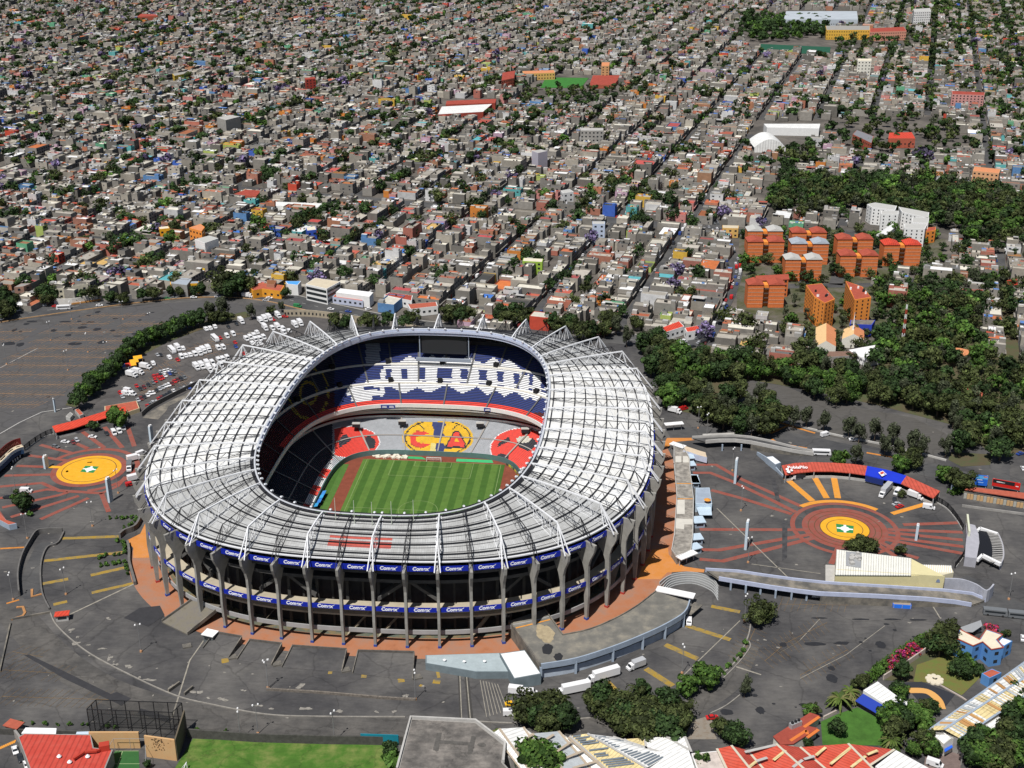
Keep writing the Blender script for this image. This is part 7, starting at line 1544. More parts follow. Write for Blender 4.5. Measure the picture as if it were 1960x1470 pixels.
for kt in range(-26, 34):
    tc = T0+kt*SP
    s0 = 560 + rnd.uniform(-60, 60); 
    s = 500.0
    for row, sg in ((0, 1), (1, -1)):          # two rows of lots back to back in every block
        s = 520.0+rnd.uniform(0, 6); idx = 0
        while s < 3250:
            # cross streets
            ph = (s-948+(kt//8)*47.0) % CROSS
            if kt < 3 and 948 < s+3 < 968: s = 969.5; continue
            if ph < 9.5: s += 9.5-ph+.01; continue
            w = rnd.uniform(5.5, 9.8) if rnd.random() > .035 else rnd.uniform(13, 24)
            if ph+w > CROSS+3: w = max(4.5, CROSS-ph)
            dp = (SP-STW)/2
            t_in = tc+SP/2; t_edge = tc+STW/2 if row == 0 else tc+SP-STW/2
            # front building on the street, back building at the party line
            da1 = rnd.uniform(6.5, 13) if rnd.random() < .86 else rnd.uniform(14, 20)
            h1 = rnd.choice([3.0, 3.0, 5.6, 5.6, 5.6, 5.6, 5.8, 8.3, 8.3, 10.8 if rnd.random() < .4 else 5.6]) + rnd.uniform(-.3, .4)
            p = G(s+w/2, t_edge+sg*da1/2)
            if p.y < 3150 and abs(p.x) < .46*p.y+150:
                if not blocked(p.x, p.y) and not blocked(*(G(s+w/2, t_edge+sg*1)[:2])) and not blocked(*(G(s+w/2, t_edge+sg*(da1-1))[:2])) and rnd.random() > .045:
                    houses.append([s+w/2, t_edge+sg*da1/2, w-.06, da1, h1, wallcol(), roofcol(), -sg, kt, idx, row, 0])
                rest = dp-da1
                if rest > 4.6 and rnd.random() < .93:
                    da2 = rnd.uniform(4, rest-.8); h2 = rnd.choice([2.8, 2.8, 2.8, 5.4, 5.4, 5.4, 8.0])+rnd.uniform(-.3, .4)
                    p2 = G(s+w/2, t_in-sg*da2/2)
                    if not blocked(p2.x, p2.y): houses.append([s+w/2, t_in-sg*da2/2-sg*.05, w-.06, da2, h2, wallcol(), roofcol(), -sg, kt, idx, row, 1])
            s += w; idx += 1
HOUSES = houses
def house_geo(V, s, t, ws, wt, h, wc, rc, fs, back, dist, R_):
    """walls, parapet, sunken roof; windows, stair hut, tanks, clutter. V(kind) -> MB per part"""
    def box(mb, ds, dt, z, ls, lt, lz, c, top=None):
        # axis aligned in grid space
        a = s+ds; b = t+dt; i = len(mb.v)
        for zz in (z, z+lz):
            for x, y in ((-lt/2, -ls/2), (lt/2, -ls/2), (lt/2, ls/2), (-lt/2, ls/2)):
                q = b+x; p = a+y; mb.v.append((q*cG+p*sG, p*cG-q*sG, zz))
        for q in ((0, 1, 5, 4), (1, 2, 6, 5), (2, 3, 7, 6), (3, 0, 4, 7)): mb.f.append(tuple(i+k for k in q)); mb.c.append(c)
        mb.f.append((i+4, i+5, i+6, i+7)); mb.c.append(top or c)
    pa = R_.choice([.25, .9, .9, .9, 1.1]); th = .2
    w = V('wall'); r = V('roof')
    i = len(w.v)
    def ring(a, b, z): 
        for x, y in ((-b/2, -a/2), (b/2, -a/2), (b/2, a/2), (-b/2, a/2)):
            q = t+x; p = s+y; w.v.append((q*cG+p*sG, p*cG-q*sG, z))
    ring(ws, wt, 0); ring(ws, wt, h+pa); ring(ws-2*th, wt-2*th, h+pa); ring(ws-2*th, wt-2*th, h-.05)
    for lv in range(3):
        for k in range(4):
            a = i+lv*4+k; b = i+lv*4+(k+1) % 4; w.f.append((a, b, b+4, a+4)); w.c.append(wc)
    j = len(r.v)
    for k in range(4): r.v.append(w.v[i+12+k][:2]+(h,))
    r.f.append((j, j+1, j+2, j+3)); r.c.append(rc)
    # windows towards the camera (-s side, party wall: only some) and the street side
    st = int((h+.3)//2.8)
    if not back or R_.random() < .3:
        wcol = (.03, .035, .045)
        for fl_ in range(st):
            n = max(1, int(ws//3))
            for q in range(n):
                ds = -ws/2+(q+.5)*ws/n; ww = R_.choice([1.1, 1.5, 2.0]); 
                if fl_ == 0 and R_.random() < .35: box(V('door'), ds, fs*(wt/2+.03), .05, 2.2, .08, 2.3, R_.choice([(.05, .05, .05), (.12, .06, .03), (.3, .3, .3), (.25, .03, .02)]))
                else: box(V('window'), ds, fs*(wt/2+.03), fl_*2.8+1.0, ww, .08, 1.2, wcol)
        if R_.random() < .45 and st > 1:     # slab overhang / balcony
            box(w, 0, fs*(wt/2+.5), 2.75, ws, 1.0, .25, wc)
    if R_.random() < (.42 if dist < 1300 else .25):
        n = max(1, int(wt//4.5))
        for fl_ in range(st):
            for q in range(n):
                if R_.random() < .55: box(V('window'), -(ws/2+.03), -wt/2+(q+.5)*wt/n, fl_*2.8+1.1, .08, R_.choice([.9, 1.3, 1.8]), 1.1, (.03, .035, .045))
    # rooftop
    if ws > 5 and wt > 6 and R_.random() < .62:
        a, b = R_.uniform(2, 3.4), R_.uniform(2, 4.5); c2 = wc if R_.random() < .5 else wallcol2(R_)
        box(V('roof_hut'), (ws/2-a/2-.3)*R_.choice((-1, 1)), (wt/2-b/2-.3)*R_.choice((-1, 1)), h, a, b, R_.uniform(2.1, 2.7), c2, rc2(R_))
    k = R_.choice([0, 0, 1, 1, 2])
    for q in range(k):
        ds, dt = (ws/2-.9)*R_.uniform(-1, 1), (wt/2-.9)*R_.uniform(-1, 1); c2 = (.02, .02, .02) if R_.random() < .65 else (.6, .6, .62)
        if dist < 900:
            m_ = V('water_tank'); p = G(s+ds, t+dt, h); m_.tube(p, p+Vector((0, 0, 1.25)), .6, .55, 8, c2); m_.tube(p+Vector((0, 0, 1.25)), p+Vector((0, 0, 1.5)), .55, .25, 8, c2)
        else: box(V('water_tank'), ds, dt, h, 1.1, 1.1, 1.4, c2)
    if R_.random() < .4 and dist < 1500:
        for q in range(R_.choice([1, 2, 3, 4])): box(V('roof_clutter'), (ws/2-.7)*R_.uniform(-1, 1), (wt/2-.8)*R_.uniform(-1, 1), h, R_.uniform(.4, 2.2), R_.uniform(.4, 2.2), R_.uniform(.2, 1.1), R_.choice([(.5, .5, .5), (.35, .3, .25), (.1, .1, .1), (.6, .6, .6), (.4, .1, .06), (.1, .2, .4), (.2, .2, .2)]))
    if R_.random() < .14:   # sheet lean-to roof
        box(V('lean_to'), (ws/4)*R_.choice((-1, 1)), (wt/4)*R_.choice((-1, 1)), h+R_.uniform(1.9, 2.2), ws/2-.3, wt/2-.5, .08, rc2(R_))
    if R_.random() < .35 and dist < 1300:  # washing line
        n = R_.randint(2, 5); ds0 = R_.uniform(-.5, .3)*ws; dt0 = R_.uniform(-.3, .3)*wt
        for q in range(n): box(V('washing'), ds0+q*.75, dt0, h+.7, .55, .06, 1.0, R_.choice([(.7, .7, .7), (.5, .05, .05), (.06, .12, .5), (.75, .75, .78), (.1, .1, .12), (.6, .4, .1)]))
def wallcol2(R_):
    g = R_.uniform(.22, .5); return (g*1.03, g, g*.93)
def rc2(R_):
    r = R_.random()
    if r < .5: g = R_.uniform(.2, .5); return (g, g*.98, g*.95)
    return R_.choice([(.38, .08, .05), (.4, .12, .06), (.65, .65, .65), (.1, .1, .1), (.5, .48, .42), (.1, .2, .45)])
# the 300 that show largest become things of their own: nearest to the camera and in frame
def vis(hh):
    p = G(hh[0], hh[1]); u, v = PJ(p.x, p.y, hh[4]); return 5 < u < 1955 and v > 5 and (hh[2]*hh[3]) > 55 and not hh[11]
cand = sorted([i for i, hh in enumerate(houses) if vis(hh)], key=lambda i: G(houses[i][0], houses[i][1]).y)
near = set(cand[:300])
NEAR_H = [houses[i] for i in sorted(near)]
allm = MB(); allw = MB()
RH = random.Random(11)
for i, hh in enumerate(houses):
    if i in near: continue
    p = G(hh[0], hh[1]); house_geo(lambda k: allm, *hh[:8], hh[11], p.y, RH)
o = allm.build('distant_houses', M['vcr']); tag(o, 'dense mass of flat roofed grey and coloured houses filling the city beyond', 'houses', kind='stuff')
del allm
# individuals
cols = sorted(set((hh[8], hh[10]) for hh in NEAR_H)); byrow = {}
for hh in NEAR_H: byrow.setdefault((hh[8], hh[10]), []).append(hh)
# number the rows of houses from the left of the photo
rows_sorted = sorted(byrow, key=lambda k: min(PJ(*G(h_[0], h_[1]), 0)[0] if False else G(h_[0], h_[1]).x for h_ in byrow[k]))
SHARED = {}
for rn, key in enumerate(rows_sorted):
    L = sorted(byrow[key], key=lambda h_: h_[0])
    for n_, hh in enumerate(L):
        Rl = random.Random(int(hh[0]*13+hh[1]*7)); base = G(hh[0], hh[1]); parts = {}
        def V(k):
            if k in ('window', 'door', 'water_tank', 'roof_hut', 'lean_to', 'washing', 'roof_clutter'):
                m_ = MB(); parts.setdefault(k, []).append(m_); return m_
            if k not in parts: parts[k] = [MB()]
            return parts[k][0]
        house_geo(V, *hh[:8], 0, base.y, Rl)
        st_ = int((hh[4]+.3)//2.8); stn = {0: 'one', 1: 'one', 2: 'two', 3: 'three', 4: 'four'}[st_]
        lab = '%s %s-storey house, %s roof, %s from front in %s house row' % (cname(hh[5]), stn, cname(hh[6]), nth(n_+1), nth(rn+1))
        e = empty('house', base, 0, lab, 'house', 'flat roofed houses in the rows nearest the stadium')
        for k, ms in parts.items():
            for m_ in ms:
                m_.v = [(x-base.x, y-base.y, z) for x, y, z in m_.v]; m_.build(k, M['vcr'], e)
# streets of the grid, asphalt strips with pale kerbs
mb = MB(); kb = MB()
for kt in range(-26, 35):
    tc = T0+kt*SP
    run = []
    for i in range(0, 140):
        s = 520+i*20; p = G(s, tc)
        ok = p.y < 3200 and abs(p.x) < .44*p.y+120 and not blocked(p.x, p.y)
        if ok: run.append(p)
        if (not ok or i == 139) and len(run) > 1: mb.ribbon(run, 7.0, -.2); run = []
        elif not ok: run = []
struct(mb, 'street', M['road'])
mb = MB(); mb.ribbon([G(959, t_) for t_ in (-800, -600, -400, -200, -30)], 16, -.16); struct(mb, 'cross_avenue', M['road'])
print('houses', len(houses), 'near', len(near))
# ------------------------------------------------------------------ TREES
def icos(n): 
    i = np.arange(n)+.5; ph = np.arccos(1-2*i/n); th = math.pi*(1+5**.5)*i; return np.stack([np.cos(th)*np.sin(ph), np.sin(th)*np.sin(ph), np.cos(ph)], 1)
def crown_arrays(rng, n_leaf, clumps, rx, rz, zc, leaf, cols, gap=0.0):
    """leaf quads on many clumps spread through an ellipsoid crown"""
    cc = rng.normal(size=(clumps, 3)); cc /= np.linalg.norm(cc, axis=1)[:, None]; cc *= rng.uniform(.25, .82, (clumps, 1))
    cr_ = rng.uniform(.22, .42, clumps); base = rng.uniform(.6, 1.5, clumps)
    k = rng.integers(0, clumps, n_leaf); d = rng.normal(size=(n_leaf, 3)); d /= np.linalg.norm(d, axis=1)[:, None]
    p = cc[k]+d*cr_[k][:, None]*rng.uniform(.75, 1.08, (n_leaf, 1)); p *= np.array([rx, rx, rz]); p[:, 2] += zc
    a = rng.normal(size=(n_leaf, 3)); a -= (a*d).sum(1)[:, None]*d*.7; a /= np.linalg.norm(a, axis=1)[:, None]; b = np.cross(d, a); b /= np.linalg.norm(b, axis=1)[:, None]+1e-9
    s = leaf*rng.uniform(.6, 1.3, (n_leaf, 1)); V = np.stack([p-a*s-b*s*.7, p+a*s-b*s*.7, p+a*s+b*s*.7, p-a*s+b*s*.7], 1).reshape(-1, 3)
    c0 = np.array(cols)[rng.integers(0, len(cols), n_leaf)]*base[k][:, None]*rng.uniform(.75, 1.3, (n_leaf, 1)); return V, c0
def leaf_mesh(name, V, Cc, m):
    n = len(V)//4; me = bpy.data.meshes.new(name); me.vertices.add(len(V)); me.vertices.foreach_set('co', V.astype(np.float32).ravel()); me.loops.add(4*n); me.loops.foreach_set('vertex_index', np.arange(4*n, dtype=np.int32))
    me.polygons.add(n); me.polygons.foreach_set('loop_start', np.arange(0, 4*n, 4, dtype=np.int32)); me.polygons.foreach_set('loop_total', np.full(n, 4, np.int32)); me.update(calc_edges=True)
    at = me.color_attributes.new('col', 'FLOAT_COLOR', 'CORNER'); cs = np.ones((4*n, 4), np.float32); cs[:, :3] = np.repeat(Cc, 4, axis=0); at.data.foreach_set('color', cs.ravel()); me.materials.append(m); return me
KIND = {  # colours, crown radius, half height, centre height, leaf size, clumps
 'dark': ([(.026, .050, .014), (.036, .066, .019), (.019, .038, .012)], 5.0, 4.6, 6.8, .55, 26),
 'euca': ([(.046, .056, .030), (.060, .070, .040), (.034, .042, .022)], 4.2, 6.2, 9.5, .45, 20),
 'bright': ([(.046, .095, .016), (.066, .120, .022), (.034, .075, .014)], 4.4, 3.9, 5.4, .5, 24),
 'olive': ([(.046, .060, .018), (.062, .076, .025), (.034, .046, .014)], 5.6, 4.4, 6.6, .5, 28),
 'bush': ([(.045, .095, .018), (.065, .13, .025)], 1.1, 1.0, 1.0, .28, 7),
 'bougainvillea': ([(.30, .02, .16), (.38, .03, .10), (.45, .04, .04), (.08, .08, .03)], 2.6, 1.8, 1.9, .35, 12),
 'jacaranda': ([(.13, .10, .20), (.17, .13, .25), (.07, .07, .09)], 4.4, 3.8, 6.0, .5, 20)}
PROTO = {}
def make_tree(kind, var):
    rng = np.random.default_rng(hash_(kind)+var*17); cols, rx, rz, zc, leaf, cl = KIND[kind]; n = 2200 if rx > 3 else 420
    V, Cc = crown_arrays(rng, n, cl, rx*1.12, rz*1.12, zc, leaf*.72, cols); me = leaf_mesh('crown', V, Cc, M['leaf']); r_ = random.Random(var*5+3)
    mb = MB(); h = zc; b = (0, 0, 0); tw = .32*rx/5+.06; mb.tube((0, 0, 0), (.1, .1, h*.55), tw, tw*.65, 7)
    for k in range(5):
        a = 2*math.pi*k/5+r_.random(); mb.tube((.1, .1, h*.45), (math.cos(a)*rx*.55, math.sin(a)*rx*.55, zc+rz*r_.uniform(-.2, .4)), tw*.5, tw*.15, 5)
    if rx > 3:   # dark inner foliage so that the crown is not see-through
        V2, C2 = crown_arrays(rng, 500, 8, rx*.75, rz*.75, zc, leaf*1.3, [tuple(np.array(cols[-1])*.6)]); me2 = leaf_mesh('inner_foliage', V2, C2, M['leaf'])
    else: me2 = None
    tm = mb.mesh('trunk', M['bark']); return me, tm, me2
def hash_(s): return sum(ord(c)*(i+1) for i, c in enumerate(s))
def tree(kind, loc, h, lab, group, var=None):
    global PROTO
    v = rnd.randint(0, 2) if var is None else var
    if (kind, v) not in PROTO:
        me, tm, me2 = make_tree(kind, v)
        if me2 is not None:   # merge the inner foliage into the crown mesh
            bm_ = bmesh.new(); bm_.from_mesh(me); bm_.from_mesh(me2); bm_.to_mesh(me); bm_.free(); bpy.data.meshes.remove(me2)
        PROTO[(kind, v)] = (me, tm)
    me, tm = PROTO[(kind, v)]; cols, rx, rz, zc, leaf, cl = KIND[kind]; s = h/(zc+rz); sx = s*rnd.uniform(.9, 1.15)
    e = empty('shrub' if rx < 3 else 'tree', loc, rnd.random()*6.28, lab, 'shrub' if rx < 3 else 'tree', group); e.scale = (sx, sx, s)
    for nm, m_ in (('crown', me), ('trunk', tm)): o = bpy.data.objects.new(nm, m_); C.objects.link(o); o.parent = e
    return e
KN = {'dark': 'dark green', 'euca': 'grey-green loose', 'bright': 'bright green', 'olive': 'olive brown-green', 'bush': 'clipped green', 'bougainvillea': 'magenta flowering', 'jacaranda': 'violet flowering'}
TREES = 0
def grp(kindlist, c, pts, hs, where, group, cat=None):
    """pts are crown centres seen in the photo"""
    global TREES
    for i, (x, y, kd, h) in enumerate(sorted((p[0], p[1], kindlist[i % len(kindlist)], hs[i % len(hs)]) for i, p in enumerate(pts))):
        _, rx, rz, zc, _, _ = KIND[kd]; zz = h*zc/(zc+rz); p = P(*c(x, y), zz); p.z = 0; n_ = nth(i+1)+' ' if len(pts) > 1 else ''
        tree(kd, p, h, '%s%s from left %s, %s' % (n_, 'shrub' if KIND[kd][1] < 3 else 'tree', where, KN[kd]), group); TREES += 1
hedge = [(520, 700), (560, 655), (610, 625), (600, 590), (655, 570), (690, 535), (725, 515), (745, 490), (770, 465), (800, 440), (825, 405), (850, 375), (880, 350), (915, 320), (945, 300), (985, 285), (1020, 275), (1060, 262), (1095, 245), (1135, 228), (1170, 212), (1210, 198), (1250, 185), (1290, 172), (1335, 160)]
grp(['dark', 'bright', 'dark'], c5, hedge, [12, 11, 10, 11], 'in the dense hedge between the two car parks', 'trees of the hedge between the two car parks')
grp(['euca', 'olive'], c5, [(1400, 110), (1430, 150), (1490, 80), (1500, 150), (1680, 118), (1815, 112), (1885, 85)], [15, 10, 16, 9, 11, 7, 8], 'at the upper end of the hedge', 'loose trees at the upper end of the hedge')
grp(['dark', 'olive'], z6, [(40, 150), (30, 310), (110, 260), (140, 180), (510, 110), (540, 180), (1290, 170), (1430, 170), (1670, 130), (1780, 110)], [15, 13, 12, 10, 14, 10, 9, 9, 10, 11], 'along the far left stretch of the avenue', 'trees along the far left avenue')
grp(['dark', 'olive', 'dark'], zf, [(120, 165), (200, 165), (330, 165), (400, 140), (600, 60), (650, 130), (720, 90), (800, 90), (640, 175), (1150, 180)], [8, 8, 8, 9, 20, 15, 17, 14, 10, 8], 'along the middle of the avenue', 'trees along the middle of the avenue')
grp(['olive', 'dark'], c2, [(-420, 105), (-340, 120), (-190, 110), (-60, 100), (100, 85), (60, 110), (370, 50), (430, 80), (470, 60), (690, 60), (740, 90), (790, 50), (850, 65), (1040, 110), (1100, 130), (1160, 120), (1240, 160), (1300, 170)], [12, 11, 13, 12, 12, 10, 14, 13, 14, 14, 13, 14, 13, 12, 12, 13, 14, 13], 'in the belt directly behind the stadium', 'trees in the belt behind the stadium')
grp(['olive', 'euca'], c2, [(1420, 90), (1470, 130), (1390, 160), (1540, 210), (1600, 120), (1680, 230), (1740, 260), (1700, 330), (1780, 350)], [15, 14, 12, 13, 10, 14, 14, 13, 13], 'behind the upper right of the stadium', 'trees behind the upper right of the stadium')
grp(['dark', 'dark', 'olive', 'bright'], d3, [(80, 240), (150, 200), (210, 260), (270, 290), (160, 300), (120, 350), (200, 370), (260, 360), (310, 330), (370, 300), (420, 330), (470, 320), (520, 310), (580, 310), (640, 320), (360, 390), (420, 380), (480, 370), (540, 380), (600, 370), (180, 440), (240, 430), (300, 430), (200, 500), (260, 500)], [14, 12, 13, 14, 13], 'in the wooded belt right of the stadium', 'trees of the wooded belt right of the stadium')
grp(['bright', 'olive', 'bright', 'dark'], d3, [(660, 375), (700, 360), (760, 360), (800, 400), (860, 410), (900, 440), (940, 400), (930, 460), (1000, 430), (1050, 440), (1110, 440), (1160, 440), (1090, 490), (1040, 490)], [12, 13, 13, 12, 13, 12], 'in the light green clump above the side car park', 'light green clump above the side car park')
grp(['olive', 'dark', 'euca'], d3, [(880, 320), (940, 310), (990, 350), (1060, 360), (1110, 380), (1180, 380), (1220, 430), (1270, 410), (1320, 400), (1260, 480), (1310, 480), (1370, 460), (1420, 500), (1380, 400), (1440, 430), (1500, 420), (1490, 500), (1560, 470), (1540, 540), (1600, 520), (1620, 590), (1660, 560), (1680, 620), (1640, 650), (1700, 680), (1650, 730), (1720, 560), (1790, 560), (1780, 640), (1830, 700), (1860, 620), (1850, 760), (1900, 550), (1930, 620)], [15, 14, 14, 13], 'in the tall forest right of the side car park', 'trees of the tall forest right of the side car park')
grp(['olive', 'euca', 'dark'], d3, [(360, 470), (400, 500), (350, 540), (410, 560), (460, 540), (500, 500), (550, 470), (520, 560), (570, 600), (480, 600), (600, 550), (640, 600), (690, 520), (660, 480), (720, 560), (740, 590), (620, 640), (560, 650), (690, 620)], [15, 14, 13], 'in the thick grove beside the upper road', 'thick grove beside the upper road')
grp(['euca'], d3, [(825, 600), (890, 600), (975, 620), (1100, 650), (1150, 680), (1230, 660), (1320, 680), (1280, 740), (1340, 760), (1460, 750), (1420, 720)], [14, 13, 13, 13, 12], 'in the row of eucalyptus along the road barrier', 'eucalyptus row along the road barrier')
grp(['bright', 'euca', 'olive', 'olive', 'bright'], c7, [(1005, 255), (1090, 235), (1370, 250), (1600, 350), (1545, 335), (1320, 290), (1560, 190), (1640, 370)], [10, 12, 12, 9, 9], 'behind the red and blue shelter', 'trees behind the red and blue shelter')
grp(['olive'], c7, [(1110, 700), (1060, 715), (1160, 710), (1325, 445), (585, 1040), (610, 1060), (565, 1075)], [9, 7, 8, 4.5, 11, 9, 9], 'standing alone on the right plaza and lot', 'single trees of the right plaza and lot')
grp(['olive'], c7, [(1320, 735)], [5], 'behind the cream pavilion', 'single trees of the right plaza and lot')
grp(['bright', 'dark', 'dark', 'bright'], c5, [(770, 830), (620, 885), (155, 1395), (120, 1370)], [12, 6, 10, 7], 'on the left plaza', 'single trees of the left plaza')
grp(['bush'], c6, [(280, 405)], [2.6], 'below the lone tree of the left plaza', 'single shrubs of the left plaza')
grp(['bush'], c6, [(1030, 440), (1090, 440), (1148, 440), (1190, 440), (1235, 435), (1280, 435), (1265, 465), (1240, 495), (1215, 510), (1162, 530)], [2.0, 1.7], 'in the curved row above the left orange path', 'clipped shrubs above the left orange path')
grp(['bush'], c6, [(940, 810), (993, 790), (1068, 785), (1112, 780), (945, 885), (1000, 875), (1072, 865), (1122, 855), (1105, 655), (1155, 665), (1170, 700), (1170, 735), (1165, 765), (1165, 855), (1175, 890), (1185, 925), (1195, 960)], [2.2, 2.0], 'in the planters beside the left orange path', 'clipped shrubs in the left planters')
grp(['olive', 'olive', 'dark'], d1, [(800, 580), (880, 560), (860, 640), (950, 600), (1000, 560), (1040, 650), (950, 690), (1240, 540), (1290, 520), (1320, 600), (1380, 560), (1430, 620), (1400, 690), (1470, 560), (1530, 500), (1530, 640), (1590, 600), (1620, 680), (1550, 720), (1660, 640), (1700, 560), (1740, 640), (1780, 600), (1680, 720), (1770, 700)], [12, 11, 10, 12, 10], 'in the big clump along the bottom road', 'big clump along the bottom road')
grp(['bright'], d1, [(1815, 450), (1930, 380), (1960, 420), (1900, 930), (870, 905), (940, 925)], [9, 10, 9, 8, 14, 13], 'among the bright round crowns near the bottom edge', 'bright round trees near the bottom')
grp(['bush'], d2, [(220, 190), (203, 237), (180, 270), (152, 300), (115, 340), (85, 380)], [2.4, 2.0], 'on the curved kerb of the lower right lot', 'clipped shrubs along the curved kerb')
grp(['euca'], d2, [(225, 450), (215, 480)], [8, 7], 'at the kerb corner of the lower right lot', 'thin kerb trees of the lower right lot')
grp(['dark', 'olive'], d2, [(140, 740), (80, 720), (190, 780), (1465, 155), (1440, 200), (1500, 120)], [9, 8, 8, 12, 10, 10], 'at the edges of the lower right lot', 'dark crowns at the edges of the lower right lot')
grp(['bougainvillea'], d2, [(1130, 325), (1165, 300), (1200, 275), (1235, 255), (1275, 230), (1300, 215), (1755, 100)], [4.0, 3.6], 'along the garden wall of the blue house', 'bougainvillea along the garden wall')
grp(['olive', 'bush', 'dark', 'olive'], d2, [(930, 440), (1060, 360), (1205, 360), (960, 420)], [5, 4, 8, 5], 'between the lower lot and the gardens', 'garden trees between lot and lawn')
grp(['dark', 'dark', 'bright', 'dark', 'olive'], d2, [(1560, 340), (1610, 370), (1590, 300), (1680, 360), (1340, 580), (1390, 590), (1170, 470), (1200, 500), (1330, 200), (1370, 180)], [8, 7, 8, 5, 6, 6, 6, 6, 5, 5], 'in the garden of the blue house', 'trees in the garden of the blue house')
grp(['bright', 'bright', 'dark', 'olive'], d2, [(1180, 620), (1120, 660), (1230, 680), (1160, 720), (1280, 640), (1330, 680), (800, 720), (1340, 790), (1380, 840), (1270, 860), (610, 820), (650, 610), (620, 610)], [10, 9, 9, 10, 9, 8, 7, 9, 8, 6, 4, 5, 5], 'round the small green lawn', 'trees round the small green lawn')
grp(['dark', 'bright', 'olive'], d2, [(1660, 810), (1730, 780), (1800, 830), (1640, 890), (1720, 900), (1800, 910), (1880, 640), (1940, 600), (1880, 720), (1930, 740), (1900, 520), (1950, 510), (1930, 850), (1880, 880), (1860, 130), (1830, 140)], [12, 11, 11, 10, 11, 11, 10, 10, 11, 11, 9, 9, 9, 9, 3, 3], 'in the dense corner at the bottom right', 'trees of the bottom right corner')
grp(['dark', 'bush'], c8, [(1835, 650), (1850, 690), (690, 715)], [8, 7, 3.5], 'beside the training pitch', 'trees beside the training pitch')
grp(['bush'], c8, [(90, 522), (150, 522), (208, 525), (270, 528), (325, 528), (385, 527), (410, 526), (925, 550), (1055, 558), (540, 540), (500, 535)], [1.8, 1.6], 'along the dark wall at the bottom left', 'shrubs along the bottom left wall')
# hedge strip, planter strips
mb = MB()
def hedge_strip(pts, w, h, lab, rng_seed):
    rng = np.random.default_rng(rng_seed); L = splineP(pts, 5); Vs = []; Cs = []
    for i in range(len(L)-1):
        d = L[i+1]-L[i]; n = max(20, int(d.length*40)); t = rng.random((n, 1)); o = rng.uniform(-.5, .5, (n, 1))*w; z = rng.uniform(.1, 1, (n, 1))*h; nn_ = np.array([[-d.y, d.x, 0]])/max(d.length, .01)
        p = np.array([[*L[i]]])+np.array([[*d]])*t+nn_*o; p[:, 2:3] = z; a = rng.normal(size=(n, 3))*.2; b = rng.normal(size=(n, 3))*.2; V = np.stack([p-a-b, p+a-b, p+a+b, p-a+b], 1).reshape(-1, 3); Vs.append(V); Cs.append(np.array([(.06, .12, .02)]*n)*rng.uniform(.6, 1.4, (n, 1)))
    o = bpy.data.objects.new('hedge', leaf_mesh('hedge', np.concatenate(Vs), np.concatenate(Cs), M['leaf'])); C.objects.link(o); tag(o, lab, 'hedge')
hedge_strip(Q(zg, [(-20, 450), (60, 430), (165, 395)]), 4.0, 2.6, 'bright green clipped hedge inside the pale wall on the far right', 5)
hedge_strip(Q(d2, [(930, 470), (1010, 420), (1060, 370), (1100, 340), (1250, 240), (1390, 160)]), 4.0, 2.6, 'mixed hedge along the lower right lot', 6)
# palms
def palm(loc, h, r, lab):
    e = empty('palm', loc, 0, lab, 'palm', 'palms beside the lawn'); mb = MB(); mb.tube((0, 0, 0), (0, 0, h), .45, .4, 8); lpart(mb, 'trunk', M['bark'], e); mb = MB(); R_ = random.Random(int(loc.x*7))
    for k in range(54):
        a = R_.random()*6.28; el = R_.uniform(-.3, 1.2); L = r*R_.uniform(.8, 1.05); pts_ = []
        for j in range(6):
            t = j/5; pts_.append(Vector((math.cos(a)*L*t*math.cos(el*.6), math.sin(a)*L*t*math.cos(el*.6), h+L*(math.sin(el)*t-.75*t*t))))
        c_ = R_.choice([(.07, .11, .02), (.10, .14, .03), (.05, .08, .02), (.14, .14, .05)])
        for j in range(5):
            d = (pts_[j+1]-pts_[j]).normalized(); s_ = d.cross(Vector((0, 0, 1))).normalized()*(.45 if j < 4 else .25); mb.poly([pts_[j]-s_, pts_[j+1]-s_*.8, pts_[j+1]+Vector((0, 0, .12)), pts_[j]+Vector((0, 0, .12))], c_); mb.poly([pts_[j]+Vector((0, 0, .12)), pts_[j+1]+Vector((0, 0, .12)), pts_[j+1]+s_*.8, pts_[j]+s_], c_)
    lpart(mb, 'fronds', M['leaf'], e)
palm(P(*d2(805, 600)), 3.5, 5.2, 'large feathery palm left of the blue awning'); palm(P(*d2(865, 560)), 3.8, 4.4, 'second palm, half hidden behind the large one'); palm(P(*d2(1125, 850)), 3.0, 4.4, 'palm at the lower edge of the small lawn'); palm(P(*d1(625, 800)), 2.5, 2.6, 'small palm at the left end of the white zigzag roof')
# every other tree: woods and street trees, the far mass as one object, the nearest as things
cand_t = []
def add_t(x, y, kd, h): cand_t.append((x, y, kd, h))
RT = random.Random(5)
def fill(pts, step, kinds, h0, h1, prob=1.0):
    q = [tuple(P(u, v))[:2] for u, v in pts]; xs = [a for a, b in q]; ys = [b for a, b in q]; y = min(ys)
    while y < max(ys):
        x = min(xs)
        while x < max(xs):
            a, b = x+RT.uniform(-.45, .45)*step, y+RT.uniform(-.45, .45)*step
            if inpoly(a, b, q) and RT.random() < prob: add_t(a, b, RT.choice(kinds), RT.uniform(h0, h1))
            x += step
        y += step
DK = ['dark', 'olive', 'euca', 'bright', 'olive', 'dark']
fill([(1660, 720), (1690, 640), (1730, 590), (1800, 560), (1990, 525), (1990, 600), (1870, 620), (1900, 690), (1800, 700), (1740, 730)], 8.5, DK, 8, 15, .86)
fill([(1680, 545), (1770, 525), (1850, 540), (1800, 570), (1730, 600), (1700, 640)], 9, DK, 8, 13, .8)
fill(EXCL['wood'], 9, DK, 8, 15); fill([(1420, 30), (1585, 42), (1585, 72), (1440, 84), (1415, 60)], 14, ['dark', 'dark', 'dark', 'bright'], 10, 16)
